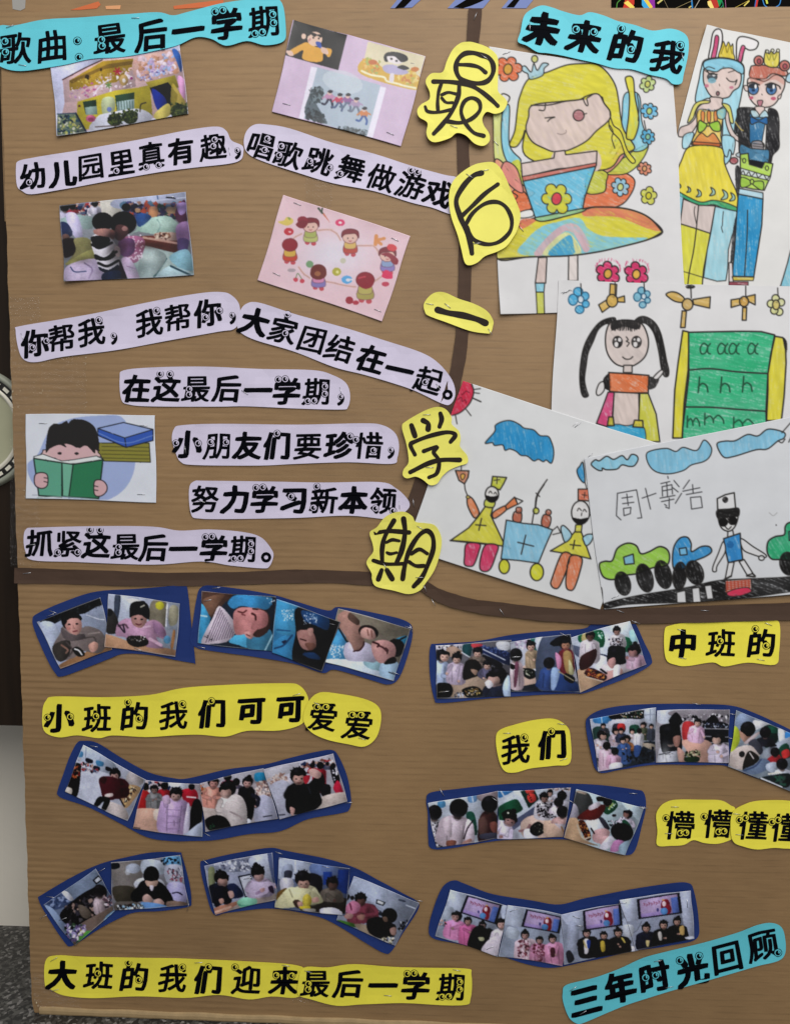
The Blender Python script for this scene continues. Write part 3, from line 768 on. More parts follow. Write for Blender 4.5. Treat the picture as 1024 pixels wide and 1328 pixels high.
glint_beads(t3, vline(430.5, 240, 272, 1, .8, 5.5))
t4 = tape(44, 105, 1262, 1308, 'crumpled clear tape over the bottom left corner of the board')
glint_beads(t4, [(45, 1290, .9), (48, 1300, 1.6), (52, 1308, 1.8), (50, 1304, 1.2), (46, 1296, 1)])
t5 = tape(380, 470, 1262, 1300, 'clear tape patch under the right end of the bottom yellow caption')

# ------------------------------------------------------------------ dark brown dividing ribbons
def ribbon(label, pts, widths, z, staples=(), lift=.0022):
    P0 = nums(pts); P = catmull(P0, False, 6); W = np.interp(np.linspace(0, 1, len(P)), np.linspace(0, 1, len(widths)), widths)
    W = W + .6*np.sin(np.arange(len(P))*.9) + .4*np.sin(np.arange(len(P))*2.3)
    d = np.gradient(P, axis=0); d /= np.hypot(*d.T)[:, None]; n_ = np.stack([-d[:, 1], d[:, 0]], 1)
    out = np.vstack([P + n_*W[:, None]/2, (P - n_*W[:, None]/2)[::-1]])
    o, Hf = cutout('crepe_ribbon', label, 'paper ribbon', out, 'brown', z, lift, 'dark brown dividing ribbons', smooth=False, grid=11)
    for (x, y, a) in staples: staple(o, x, y, a, Hf)
ribbon('dark brown ribbon running level from the left edge below the song lyrics', '20 746 100 748 200 751 300 750 400 747 490 751 540 756', [20, 19, 17, 17, 17, 20], .0007,
       [(36, 743, -8)])
ribbon('dark brown vertical ribbon behind the big yellow characters', '616 12 612 60 604 120 600 190 603 260 603 330 601 400 597 450 590 490 578 530 560 590 540 650 520 700', [17, 17, 16, 17, 17, 17, 18, 22, 24], .0008,
       [(616, 22, -68), (536, 652, 82)])
ribbon('dark brown ribbon curving under the drawings to the right edge', '540 752 570 772 610 784 660 791 720 797 790 799 900 796 1060 791', [12, 17, 17, 18, 17, 20, 21, 24], .0024,
       [(650, 793, 55), (562, 781, 60), (803, 792, 20), (912, 791, 3)])
# ================================================================== cut-out captions
a1 = (0, 0, .33203); a2 = (300, 0, .33203); a3 = (0, 230, .33203); a4 = (300, 230, .33203); a5 = (0, 470, .33203); a6 = (220, 470, .33203)
vA = (530, 0, .18826); vB = (660, 0, .22461); vF = (530, 190, .19584); vI = (460, 480, .22585)
vQ = (40, 870, .46875); vW = (630, 780, .38477); v3 = (840, 1010, .17969); v1 = (40, 1220, .56641); v2 = (710, 1180, .30664)
ID = (0, 0, 1)
GC = 'turquoise title captions'; GL = 'lavender lyric captions'; GY = 'yellow printed captions'
caption('turquoise caption with the song title across the top left corner', ID,
  '-8 45 3 35 20 35 60 27 110 24 160 20 205 18 225 22 245 17 285 6 320 1 350 0 366 6 371 40 367 55 345 60 320 55 295 61 275 52 255 50 230 60 200 68 160 75 120 78 80 87 30 93 3 88 -7 75', 'cyan',
  [('歌', 21, 64, -3), ('曲', 69, 61), ('：', 103, 65), ('最', 143, 51), ('后', 197, 47), ('一', 244, 40), ('学', 294, 33), ('期', 343, 29)], 45, -6, .0022, GC,
  [(15, 36, -18), (177, 25, 0), (31, 86, 10)])
caption('lavender lyric caption below the yellow building picture', a1,
  '65 650 80 630 140 615 300 590 450 560 600 535 750 510 850 497 885 515 905 550 945 570 952 595 940 625 890 640 760 655 620 675 450 705 250 740 130 760 90 750 70 725', 'lav',
  [('幼', 130, 690), ('儿', 247, 680), ('园', 357, 650), ('里', 475, 635), ('真', 592, 608), ('有', 708, 592), ('趣', 833, 575), ('，', 930, 602)], 38, -8, .0009, GL, [(298, 197, 78)])
caption('lavender lyric caption sloping down below the singing and dancing collage', a2,
  '50 560 60 515 90 490 140 490 230 505 400 560 560 605 700 650 830 685 880 700 890 760 880 840 780 810 700 790 560 750 400 720 250 670 120 630 65 600', 'lav',
  [('唱', 117, 570), ('歌', 222, 605), ('跳', 342, 630), ('舞', 467, 660), ('做', 585, 695), ('游', 700, 725), ('戏', 808, 757)], 39, 14, .0010, GL)
caption('lavender lyric caption with a wide gap in the middle, below the cuddling children', a3,
  '65 600 80 580 250 555 400 525 600 485 780 455 860 450 905 460 935 500 935 560 915 595 850 605 650 640 450 675 250 700 150 722 100 715 78 680', 'lav',
  [('你', 138, 648), ('帮', 243, 628), ('我', 358, 605), ('，', 448, 632), ('我', 583, 568), ('帮', 695, 548), ('你', 812, 530), ('，', 910, 552)], 39, -8, .0009, GL, [(30, 437, 70)])
caption('long lavender lyric caption sloping down below the pink dancing picture', ID,
  '308 423 312 406 320 395 337 393 383 408 449 426 499 442 546 457 569 472 585 493 591 512 585 524 573 523 537 507 505 496 470 486 433 476 383 456 333 442 313 432', 'lav',
  [('大', 330.5, 417.6), ('家', 367.4, 428.5), ('团', 405.6, 440), ('结', 441, 452), ('在', 481, 465.7), ('一', 517.5, 479), ('起', 555, 493.5), ('。', 580, 512)], 39, 14, .0013, GL, [(568, 502, 60)])
caption('lavender caption with a crease, uppermost of the four level lyric lines', ID,
  '156 490 161 480 199 477 266 477 340 479 406 480 432 487 449 497 454 513 451 528 442 531 386 530 320 527 282 527 199 527 169 525 158 518', 'lav',
  [('在', 177.6, 504), ('这', 216.5, 504), ('最', 254.7, 504), ('后', 294.5, 504), ('一', 334.5, 505.5), ('学', 371.7, 507.5), ('期', 411, 507.5), ('，', 442, 519)], 39, 1, .0009, GL,
  [(318, 509, 35), (442, 507, 75)], spots=[(330, 500, .0012, 14)])
caption('lavender caption, the second level lyric line, left of the yellow cut-out with a hooked bottom', a6,
  '12 300 20 260 50 245 200 240 500 245 750 238 830 245 880 275 895 320 890 375 865 395 700 390 500 395 350 402 100 403 45 390 22 350', 'lav',
  [('小', 70, 320), ('朋', 190, 325), ('友', 305, 325), ('们', 420, 325), ('要', 540, 325), ('珍', 660, 325), ('惜', 778, 325), ('，', 864, 355)], 39, .5, .0009, GL, [(241, 583, 80)])
caption('lavender caption, the third level lyric line, its right end tucked under a yellow character', a6,
  '78 500 95 465 150 462 400 465 600 468 820 468 880 490 925 530 935 560 905 590 860 610 700 600 500 605 250 610 120 608 85 590', 'lav',
  [('努', 138, 533), ('力', 258, 535), ('学', 370, 535), ('习', 485, 537), ('新', 602, 538), ('本', 717, 538), ('领', 832, 540)], 39, .8, .0010, GL, [(518, 655, 88), (262, 650, 20)])
caption('lavender caption just above the level brown ribbon, below the reading boy', ID,
  '32 700 35 687 50 684 133 682 199 683 232 688 272 686 315 690 340 697 353 712 355 722 350 734 340 737 300 734 262 728 199 732 100 729 43 727 34 716', 'lav',
  [('抓', 52.5, 704), ('紧', 89, 705), ('这', 126, 706), ('最', 163.4, 708.5), ('后', 200, 710), ('一', 237.4, 711), ('学', 277.3, 711.5), ('期', 315.5, 711.5), ('。', 345.5, 722.5)], 39, .8, .0009, GL, [(42, 706, -5)])
caption('long yellow caption under the two upper photo groups on the left', vQ,
  '35 110 45 80 70 70 200 72 330 65 420 48 550 38 700 33 745 40 768 75 765 110 750 145 690 162 600 165 540 180 470 175 400 178 320 183 230 177 190 185 130 175 80 182 40 165', 'yel',
  [('小', 80, 130), ('班', 185, 130), ('的', 288, 125), ('我', 395, 122), ('们', 502, 117), ('可', 610, 108), ('可', 717, 103)], 40, -2, .0010, GY, [(385, 900, -15)])
caption('short yellow caption overlapping the right end of a long yellow caption', vQ,
  '755 130 770 80 800 58 850 60 920 75 960 95 970 130 955 180 925 208 880 200 820 185 775 165', 'yel',
  [('爱', 808, 125), ('爱', 905, 147)], 42, 5, .0024, GY, [(470, 957, 15), (412, 912, 30)])
caption('yellow caption of three characters right of the tabletop photos, upper right', vW,
  '598 100 620 78 700 68 900 62 970 60 988 85 985 170 970 210 880 205 800 215 760 205 680 218 640 212 605 190', 'yel',
  [('中', 660, 142), ('班', 790, 140), ('的', 925, 140)], 40, 0, .0010, GY, [(995, 809, 20), (985, 855, 12), (882, 817, 20), (884, 853, 10)])
caption('small yellow caption of two characters between the photo strips on the right', vW,
  '33 460 45 430 100 412 170 398 230 395 270 415 285 450 285 540 230 552 150 560 100 575 60 570 38 530', 'yel',
  [('我', 97, 497), ('们', 222, 480)], 41, -4, .0012, GY, [(657, 950, 0), (727, 938, 8), (730, 984, -20)])
caption('yellow caption with one character printed twice, left half of the line at the right edge', v3,
  '55 265 75 210 120 165 200 148 400 145 520 155 590 190 625 220 628 400 595 432 500 460 400 455 320 440 250 470 160 478 60 478 68 380', 'yel',
  [('懵', 225, 330), ('懵', 500, 320)], 41, 1, .0010, GY, [(874, 1045.5, 0), (866, 1080, 0)])
caption('yellow caption with two repeated characters cut off by the right edge', v3,
  '592 300 612 220 680 180 780 152 950 150 1060 165 1130 200 1200 300 1180 490 1000 495 900 485 780 500 680 485 600 440', 'yel',
  [('懂', 750, 330), ('懂', 985, 345)], 41, 2, .0024, GY, [(953, 1054, 5), (957, 1081, 5)])
caption('yellow caption of seven characters at the bottom left corner', v1,
  '33 100 35 45 60 32 130 35 300 38 450 42 600 52 628 70 630 110 605 130 550 125 500 132 430 122 350 130 250 125 150 128 80 125 45 110', 'yel',
  [('大', 72, 77), ('班', 157, 78), ('的', 238, 82), ('我', 325, 84), ('们', 407, 87), ('迎', 495, 88), ('来', 580, 90)], 40, 1.5, .0010, GY, [(71, 1243, -30), (72, 1283, -15), (258, 1247, -5), (371, 1251, 10)])
caption('yellow caption of five characters joined to the right end of the bottom caption', v1,
  '612 95 625 60 680 58 740 50 850 58 990 60 1008 75 1005 130 985 145 850 138 760 140 700 145 640 132 615 120', 'yel',
  [('最', 652, 94), ('后', 727, 95), ('一', 805, 98), ('学', 880, 100), ('期', 962, 102)], 40, 1.5, .0024, GY, [(400, 1258, 15), (503, 1289, 5), (592, 1256, 10)])
caption('turquoise caption slanting up at the bottom right corner', v2,
  '60 350 80 315 200 280 300 245 400 200 500 175 600 150 700 125 800 95 880 60 940 50 985 70 1002 120 1000 180 970 215 880 235 760 270 620 310 480 350 350 390 250 430 150 470 120 475 90 450 65 390', 'cyan',
  [('三', 157, 378), ('年', 302, 325), ('时', 448, 280), ('光', 608, 250), ('回', 755, 195), ('顾', 905, 145)], 44, -13, .0010, GC, [(742, 1281, -35), (852, 1245, -10), (867, 1279, -10), (755, 1312, -30)], r=.036)
caption('turquoise heading of four characters above the girl drawing', vB,
  '50 250 65 190 80 110 120 65 190 42 250 55 300 75 400 100 460 80 540 100 620 130 720 155 820 185 920 175 990 195 1025 240 1024 330 1000 440 985 490 940 495 900 460 800 440 700 415 600 400 500 375 400 355 300 335 220 315 160 310 100 275', 'cyan',
  [('未', 187, 177), ('来', 428, 222), ('的', 668, 275), ('我', 905, 335)], 46, 8, .0034, GC, [(686, 37, 88), (883, 76, 75)], r=.045)

marker_sign('yellow cut-out of a box over looping strokes, topmost of the five big characters', vA,
  '400 305 450 310 530 345 590 385 612 430 612 520 608 590 612 650 655 690 672 730 640 785 590 797 532 787 500 830 510 880 550 930 550 985 510 1020 450 1005 390 950 330 932 280 965 190 995 140 980 120 930 128 860 70 820 58 775 90 730 140 700 145 650 118 590 120 550 160 520 235 515 260 440 300 360 350 318',
  [(27, '500 398 440 382 380 388 335 430 322 490 345 550 400 580 480 590 540 572 575 520 575 460 545 415 490 395'), (22, '345 462 420 465 480 480 525 515'), (25, '168 578 280 580 400 598 480 635 560 698 608 745'),
   (20, '222 592 204 650 197 720 200 785'), (25, '345 600 338 680 290 790 230 870 170 935'), (17, '225 668 270 652 322 662'), (16, '225 690 255 720 300 722'), (18, '112 750 130 782 200 788 290 770'),
   (22, '262 850 350 860 430 832 485 775 480 715 430 690 380 715 358 780 380 850 440 925 512 950')], 0.0056, [(627, 77, 35), (588, 167, 22)])
marker_sign('yellow cut-out with a large open loop, second of the five big characters', vF,
  '265 320 290 240 350 175 430 130 500 115 560 118 600 160 640 230 670 300 715 400 730 470 715 560 680 620 640 670 580 705 500 735 450 780 400 797 365 775 345 690 320 590 285 490 265 400',
  [(28, '478 185 425 203 360 270 312 365 335 465 380 570 405 650 415 715'), (24, '585 260 500 322 420 400 352 465'), (22, '372 530 420 450 500 388 580 376 640 412 676 490 665 570 600 635 520 655 440 632 400 585 382 540')],
  .0050, [(608, 230, 32), (628, 223, -12), (618, 317, -5)])
marker_sign('small yellow cut-out with a single black bar, third of the big characters', vF,
  '100 1050 130 1000 185 968 240 975 330 1005 430 1045 510 1090 550 1150 555 1190 540 1235 500 1242 400 1225 250 1170 130 1130 105 1100',
  [(34, '190 1085 260 1105 360 1122 450 1147 505 1172')], .0028, [(557, 395, 8), (580, 397, 38), (635, 431, 60)])
marker_sign('yellow cut-out with three short strokes on top, fourth of the big characters', vI,
  '272 330 300 290 400 235 470 215 520 225 550 270 555 310 595 350 605 400 600 440 640 490 640 530 600 545 540 570 500 610 470 650 430 658 390 630 350 610 300 620 275 605 280 570 310 530 310 480 290 410',
  [(24, '325 318 345 378'), (24, '392 290 420 308 420 340'), (22, '490 250 497 285 485 325'), (20, '345 485 320 430 350 408 440 375 530 357 575 372 548 412'), (19, '395 465 470 440 452 472 482 520 470 590 425 615'), (22, '318 585 420 535 500 515 600 515')],
  0.0056, [(553, 538, -3), (557, 606, 0)])
marker_sign('yellow cut-out with two tall columns of strokes, lowest of the big characters', vI,
  '85 930 130 900 170 850 220 815 280 810 330 835 350 870 400 875 460 890 490 940 497 1000 480 1080 450 1150 410 1220 370 1265 310 1278 220 1260 120 1235 100 1190 100 1160 70 1110 75 1080 110 1040 105 990',
  [(21, '118 932 200 922 312 930'), (22, '225 862 175 950 158 1020 158 1100'), (24, '280 852 288 930 270 1030 238 1108'), (16, '182 987 215 972 255 978'), (15, '185 1045 205 1052 240 1045'), (18, '108 1090 180 1110 290 1108'), (22, '155 1145 136 1198'), (24, '185 1145 215 1195'),
   (22, '275 1195 285 1130 310 1040 360 955 410 920 445 950 450 1020 420 1110 385 1185 338 1238'), (18, '325 1052 370 1026 415 1050'), (18, '312 1098 350 1120 398 1120')], .0040, [(545, 684, 30), (500, 734, 55), (544, 748, 0), (551, 762, 65)])
# ================================================================== the children's drawings (flat print on paper)
K0 = '33302e'; SKN = 'decac4'; YL = 'dfd648'; YG = 'ccd050'; LB = '8ccfe4'; BL = '2496cf'; OR = 'e5794f'; PK = 'd8336c'; TAN = 'd9b25e'
def flower(c, x, y, r, col, mid, n=6, h=30, rot=0, mr=.38, out=K0, w=1.3):
    t = np.linspace(0, 2*np.pi, n*6+1)[:-1] + rot
    t = np.linspace(0, 2*np.pi, n*10+1)[:-1] + rot
    rr = r*(.68 + .34*np.abs(np.sin(n*(t-rot)/2))**.6)*(1 + .06*np.sin(t*2 + x))
    c.F(np.stack([x + rr*np.cos(t), y + rr*np.sin(t)], 1), col, h, w, out, sm=0)
    c.E(x, y, r*mr*.85, r*mr*1.05, mid, 20, 10, w, out, .5)
GD = "children's drawings stapled to the board"
def draw_girl():
    q = [(634, 62), (871, 96), (888, 398), (648, 409)]
    c = Canvas(q, 'e6e5e6')
    B = lambda: c.view(660, 0, .22461); C_ = lambda: c.view(640, 180, .234375); A_ = lambda: c.view(530, 0, .18826)
    # wings left (view A) and right (view C)
    A_(); c.F('575 790 640 790 640 1000 700 1120 780 1200 800 1300 700 1320 600 1150 560 900', 'dbe08a', 80, 1.4)
    c.F('590 1110 640 1120 720 1230 800 1290 860 1340 700 1400 600 1250', 'e8a184', 60, 1.4)
    c.F('640 790 690 735 690 1000 770 1110 700 1150 640 1020', LB, 80, 1.4)
    c.F('700 1130 760 1110 780 1250 720 1200', YG, 80)
    c.F('545 790 575 790 575 1000 555 1060', 'f0f0f0', None, 1.2)
    c.L('625 665 650 650 690 670 685 700 665 720', K0, 1.6)
    tg = lambda: c.view(623, 39, .28302)
    tg(); c.F('560 662 640 652 702 690 682 760 620 812 470 822 480 750 560 745 572 700', OR, 20, 1.5)
    c.F('700 555 765 528 735 600 665 660 560 662 545 640 600 610 650 590', YG, 40, 1.3); c.F('655 300 722 300 735 420 765 528 705 560 640 520 610 540 590 560 640 440', LB, 70, 1.3)
    c.F('528 632 595 600 640 535 668 545 640 600 590 650 545 660', 'e2938a', 50, 1.4)
    c.F('560 745 572 700 575 655 500 640 480 745', YG, 30, 1.3); C_()
    c.F('100 300 160 290 210 380 130 410', OR, 20, 1.4)
    # hair
    B(); c.F('430 372 500 375 560 420 610 500 630 600 640 680 660 760 720 850 690 880 640 900 560 980 300 980 90 900 90 760 75 800 40 850 0 840 30 760 45 640 60 560 110 460 220 420 330 380', YL, 15, 1.6, hs=.8)
    c.F('668 452 710 455 722 560 745 700 720 800 690 810 672 790 685 680 690 560 675 500', YL, 85, 1.6, hs=.6)
    c.view(623, 39, .28302); c.F('590 400 606 440 640 470 668 550 705 600 690 612 660 575 636 510 600 470 585 440', YL, 60, 1.3); c.L('590 440 604 470 598 500 612 545', K0, 1.2); B()
    # face, neck
    c.F('132 612 300 590 430 575 490 545 530 560 545 600 580 650 570 700 500 760 440 820 340 870 260 880 200 860 130 820 95 750 110 680', SKN, 60, 1.6, hs=.16)
    c.F('425 470 440 440 520 430 560 500 560 560 530 560 490 545 450 560 440 580 425 560', YL, 20, 0, hs=.6)
    c.L('440 560 425 575 440 610 452 610 445 575', K0, 1.4); c.L('170 640 200 640 208 600', K0, 1.4)
    c.L('125 612 230 610 320 590 400 580 440 560 490 545 520 555 545 600 575 640 580 670', K0, 1.6)
    c.L('205 685 260 680 235 690 220 705', K0, 1.4); c.L('275 775 300 780 325 770 325 755', '8c7a76', .9)
    c.E(398, 670, 32, 32, 'b87a80', 0, 0, 1.4); c.L('425 665 445 658', K0, 1.2)
    c.F('255 880 320 870 315 900 500 872 505 990 250 980', SKN, 60, 0, hs=.16)
    # crown
    c.F('65 400 90 385 125 420 140 370 160 410 190 370 225 375 200 400 190 440 120 462 105 430 85 420', 'a8cfdc', 60, 1.3); c.E(145, 345, 18, 20, 'cfd06a', 0, 0, 1.3)
    # bodice
    C_(); c.F('150 140 330 110 335 75 390 68 395 92 568 70 565 150 350 170 155 215', SKN, 60, 1.5, sm=0, hs=.16)
    c.F('155 212 565 135 562 155 160 238', 'cf7468', 10, 1.2, sm=0)
    c.F('160 238 562 155 530 240 500 330 488 400 228 440 190 330', '6cc3e4', 35, 1.6, sm=0)
    c.F('90 305 100 300 130 320 110 345 125 355 118 370', OR, None, 1.4)
    c.F('60 130 120 160 150 240 160 300 110 280 40 200', 'e2938a', 60, 1.3)
    c.F('140 410 205 395 215 430 145 440', 'efefef', None, 1.2)
    # skirt
    c.F('20 668 20 520 70 480 140 470 230 440 300 455 490 400 560 380 700 385 800 410 870 450 930 518 850 560 700 600 560 630 400 650 200 655', YL, 20, 1.8, hs=.7)
    c.F('490 405 560 385 700 390 800 415 870 455 922 512 850 500 700 440 580 430 500 430', 'e28368', 25, 0)
    c.F('150 450 230 445 240 450 180 490 140 500', 'e28368', 25, 0)
    c.F('140 640 180 560 260 490 360 460 470 440 520 500 600 540 720 548 850 552 700 596 560 628 400 648', LB, 25, 0)
    c.F('220 640 280 560 360 490 430 470 480 500 530 600 500 628 460 560 430 520 380 520 300 600 270 645', 'd9b3bb', 60, 0)
    c.F('270 645 330 560 400 520 450 560 480 630 400 640', 'e7e3a0', 60, 0)
    c.F('300 645 350 580 420 535 440 600 435 640', '4aa6d4', 50, 0)
    c.F('228 440 300 425 490 388 490 405 380 435 280 458 240 455', 'a3d39b', 10, 1.5)
    c.L('20 668 200 656 400 650 560 630 700 600 850 560 930 518', K0, 2.0)
    c.L('490 390 560 380 700 385 800 410 870 450 930 518', K0, 2.0)
    # bodice flower
    flower(c, 345, 335, 84, 'ddd23c', 'd8405a', 6, rot=.5)
    # small flowers
    B(); 
    flower(c, 795, 490, 46, 'c4d88a', 'cfd06a', 6, rot=.2); flower(c, 805, 645, 48, '5fb4de', 'b6cf7a', 7); flower(c, 797, 793, 42, '58afd8', '8ec6a0', 7)
    c.L('775 700 785 750', K0, 1.3); c.L('800 600 790 850 780 890', K0, 1.1) if False else None
    c.L('735 550 745 620 740 700', K0, 1.3)
    A_(); flower(c, 680, 482, 92, 'e2764f', 'd9a84a', 6, rot=.4)
    C_(); flower(c, 830, 168, 38, 'dd8a6c', 'd9a06c', 7); flower(c, 697, 270, 50, '9ccfe6', 'd6e08c', 7, rot=.3); flower(c, 853, 318, 48, 'd3d451', 'dcd23a', 5, rot=.5)
    # legs
    c.F('245 660 292 657 285 800 228 800', SKN, 60, 1.5, sm=0, hs=.16); c.F('228 800 280 800 275 850 232 850', LB, 60, 1.3, sm=0); c.F('232 850 275 850 280 1000 240 1000', YG, 60, 1.3, sm=0)
    c.F('412 650 462 645 462 788 410 788', 'e6dcd8', 60, 1.5, sm=0, hs=.16)
    # the two magenta flowers cut by the next sheet
    for (x, y, sd) in ((628, 745, 3), (785, 748, 5)):
        c.scrib([x-45, y-60, x+45, y-60, x+60, y, x-60, y], PK, 60, .7, sd, 7)
        flower(c, x, y+4, 66, 'd93a6e', 'e3b34e', 6, rot=.3 + x, w=1.7)
    c.blur(1)
    quad_print('child_drawing', 'crayon drawing of a winking blond girl with crown and rainbow skirt', 'drawing', q, c, .0016, 'draw', (0, 0, 0, .003), GD,
        staples=[(656, 70, -20), (642, 186, 42), (655, 391, -48), (731, 379, -20), (675, 297, 50)])

def draw_pair():
    q = [(915, 34), (1150, 82), (1110, 440), (815, 400)]
    c = Canvas(q, 'e9e8e6'); D = lambda: c.view(860, 0, .16016); E_ = lambda: c.view(860, 180, .16016)
    D()
    # ears
    c.F('362 485 375 380 390 280 425 245 460 255 472 320 455 410 425 485', 'efeced', None, 1.6); c.F('380 480 400 380 412 300 440 305 435 380 412 480', 'c94a78', 80, 1.2)
    c.F('590 490 585 400 590 330 620 302 690 312 750 335 762 360 740 400 690 410 650 395 640 440 625 505', 'efeced', None, 1.6); c.F('600 490 625 380 655 385 640 440 622 505', 'c94a78', 80, 1.2)
    c.F('445 470 465 380 480 340 500 380 520 345 540 380 555 360 560 430 565 485', 'e0c73a', 70, 1.1); c.L('460 440 490 370 510 430 530 370 550 440', '8a7a2a', 1.1)
    # long blue hair
    c.F('330 490 450 470 560 485 640 530 645 640 620 800 600 900 600 1000 560 1160 530 1300 470 1300 470 900 370 800 255 830 285 640 300 560', 'a9dbea', 85, 1.4, hs=.5)
    c.F('330 560 420 580 470 550 540 540 620 600 610 700 560 740 520 790 440 800 380 780 340 720 318 650', 'e2cdc6', 60, 1.5, hs=.16)
    c.F('330 500 450 475 580 495 640 540 640 600 600 590 540 555 470 560 420 585 330 560', '8ecde4', 20, 1.3)
    c.L('318 565 360 545 410 560', K0, 1.1)
    c.E(390, 625, 40, 32, '35414a', 0, 0, .8); c.E(388, 655, 34, 22, '7fb5c8', 0, 0, 0); c.E(402, 610, 12, 12, 'f0f0f0'); c.L('345 570 370 600 430 605', K0, 1.6); c.L('355 590 330 575', K0, 1.1)
    c.L('505 635 530 660 570 665 590 650 575 690', K0, 1.3); c.L('520 590 570 575', K0, 1); c.E(345, 698, 18, 14, 'c87a90', 0, 0, 0); c.E(545, 712, 18, 12, 'c87a90', 0, 0, 0)
    c.L('447 685 450 700', '6a5a55', 1); c.E(435, 760, 13, 17, '8a6268', 0, 0, 1)
    # neck, arms, dress
    c.F('375 790 370 830 300 850 260 900 250 960 200 1010 130 1040 120 1110 210 1090 270 1000 285 900 400 905 440 890 490 870 500 990 540 1100 620 1160 710 1190 800 1200 800 1160 720 1150 640 1130 570 1080 530 980 520 880 470 850 470 800', 'e0ccc6', 60, 1.3, hs=.16)
    c.F('270 905 330 890 400 900 470 880 490 900 470 1000 460 1100 450 1180 235 1170 265 1050', 'e8c65c', 80, 1.3)
    for x in (315, 365, 420): c.F([x-15, 910, x+12, 910, x+10, 985, x-12, 985], 'e08a50', 80, .9)
    c.F('240 1150 300 1080 350 1110 400 1080 450 1150 450 1185 235 1178', 'dd8a52', 30, 1.2); c.F('235 1150 455 1165 452 1192 232 1175', 'c9683a', 10, 1.1, sm=0)
    c.F('285 980 350 1005 440 985 455 1060 400 1060 358 1015 320 1060 278 1070', '9ed04a', 30, 1.4); c.E(357, 1012, 13, 14, 'b9c84a', 0, 0, 1.1)
    c.F('430 900 500 880 490 960 440 960', '8cc6d0', 50, 1); c.L('275 900 300 885 330 905 360 885 390 905 410 890', '7a8a9a', 1)
    c.F('245 850 300 820 370 820 360 838 290 850 255 900 235 960 190 1000 210 930', 'd9d26a', 80, 1.2); c.F('470 840 530 860 555 950 560 1000 535 990 520 920 495 880', 'd9d26a', 80, 1.2)
    c.F('160 1100 240 1080 200 1190 150 1200', 'a9dbea', 60, 1.1)
    # partner
    c.F('700 550 720 535 800 530 900 545 980 570 1000 600 970 620 880 600 820 640 740 640 690 620', 'c06a58', 75, 1.4, hs=1.3)
    c.E(765, 495, 38, 40, 'c06a62', 60, 0, 1.5); c.E(768, 500, 16, 20, 'a04a58', 60, 0, 1); c.E(975, 535, 42, 42, 'c06a62', 60, 0, 1.5); c.E(978, 540, 18, 20, 'a04a58', 60, 0, 1)
    c.F('815 525 822 410 850 440 870 405 890 440 930 405 920 540', 'e0d052', 70, 1.3); c.L('825 430 850 490 872 430 890 490 915 430', '8a8a3a', 1.1); c.E(835, 420, 13, 13, 'dfe0c8', 0, 0, 1); c.E(878, 412, 13, 13, 'dfe0c8', 0, 0, 1); c.E(922, 412, 13, 13, 'dfe0c8', 0, 0, 1)
    c.F('680 640 760 650 820 660 900 610 970 640 975 700 950 760 900 840 840 870 760 865 700 810 680 740', 'e2cdc6', 60, 1.5, hs=.16)
    c.F('690 600 740 640 770 660 800 620 840 640 880 600 960 640 970 690 900 650 820 665 760 700 700 660', 'c77a6a', 75, 0, al=.5)
    for x in (722, 868): c.E(x, 725, 42, 45, '3c6fa8', 60, 0, 1.2); c.E(x, 700, 40, 22, '30343c'); c.E(x+18, 705, 10, 18, 'f0f0f0'); c.E(x, 735, 14, 12, '1d3350')
    c.L('675 680 720 670 770 690', K0, 1.8); c.L('820 690 870 675 930 700 940 720', K0, 1.8); c.E(705, 795, 18, 13, 'c06078'); c.E(885, 800, 22, 14, 'c06078'); c.F('755 820 798 818 785 862 765 860', 'b87a86', None, 1); c.L('790 765 793 772', K0, 1)
    c.F('645 700 675 700 678 740 655 735', 'e2cdc6', None, 1.1); c.F('925 780 950 765 940 800 920 800', 'e2cdc6', None, 1.1)
    c.F('735 870 810 870 800 920 770 940 740 920', 'e2cdc6', None, 1.1)
    c.F('600 880 700 875 740 890 700 960 690 1060 720 1160 730 1260 620 1300 600 1100 570 1080 575 1000 590 940', '1d1d20', 75, 1.2, hs=.9)
    c.F('850 880 910 900 930 980 930 1100 930 1200 880 1260 860 1330 800 1330 820 1200 830 1000 840 930', '1d1d20', 75, 1.2, hs=.9)
    c.F('705 890 740 920 770 945 820 900 845 950 820 1000 800 1100 780 1180 700 1170 690 1050 690 960', '2f6f9f', 80, 1, hs=1.4); c.F('700 900 745 900 770 945 720 950', 'c9e2e6', 0, 1.1); c.F('770 945 815 895 845 945 800 955', 'c9e2e6', 0, 1.1)
    c.F('700 950 765 975 830 950 835 1010 765 990 705 1010', '2a68a8', 40, 1.3)
    c.F('715 1150 790 1150 800 1230 740 1240 710 1200', '9a9498', 10, 1.3); c.L('575 990 620 1050 640 1060', 'c8b060', 1.4)
    for yy in (1165, 1185, 1205): c.L([720, yy, 795, yy+8], K0, .9)
    E_()
    c.F('215 65 460 75 490 200 540 330 590 450 598 580 500 560 400 500 280 530 200 490 110 435 100 300 140 180', 'e9d84a', 80, 1.4, hs=.5)
    for x, y, s_ in ((120, 385, .8), (195, 415, 1), (275, 445, 1.3), (385, 432, 1.4), (480, 458, 1.7), (545, 475, 1.4)):
        c.F([x-5*s_, y-26*s_, x+18*s_, y-10*s_, x+18*s_, y+15*s_, x-12*s_, y+22*s_, x+4*s_, y], '9cc8c8', 50, 1.2)
    c.F('115 430 200 475 300 515 400 500 500 520 600 565 600 592 500 575 400 535 290 548 190 500 112 452', '3fa878', 10, 1.2)
    c.F('120 460 155 490 130 690 115 700', LB, 80, 0); c.F('155 490 280 540 415 545 375 770 130 690', 'ddcdc8', 80, 1.4, sm=0, hs=.16); c.L('280 540 270 640 262 730', K0, 1.4); c.L('250 550 245 600 262 690', K0, 1)
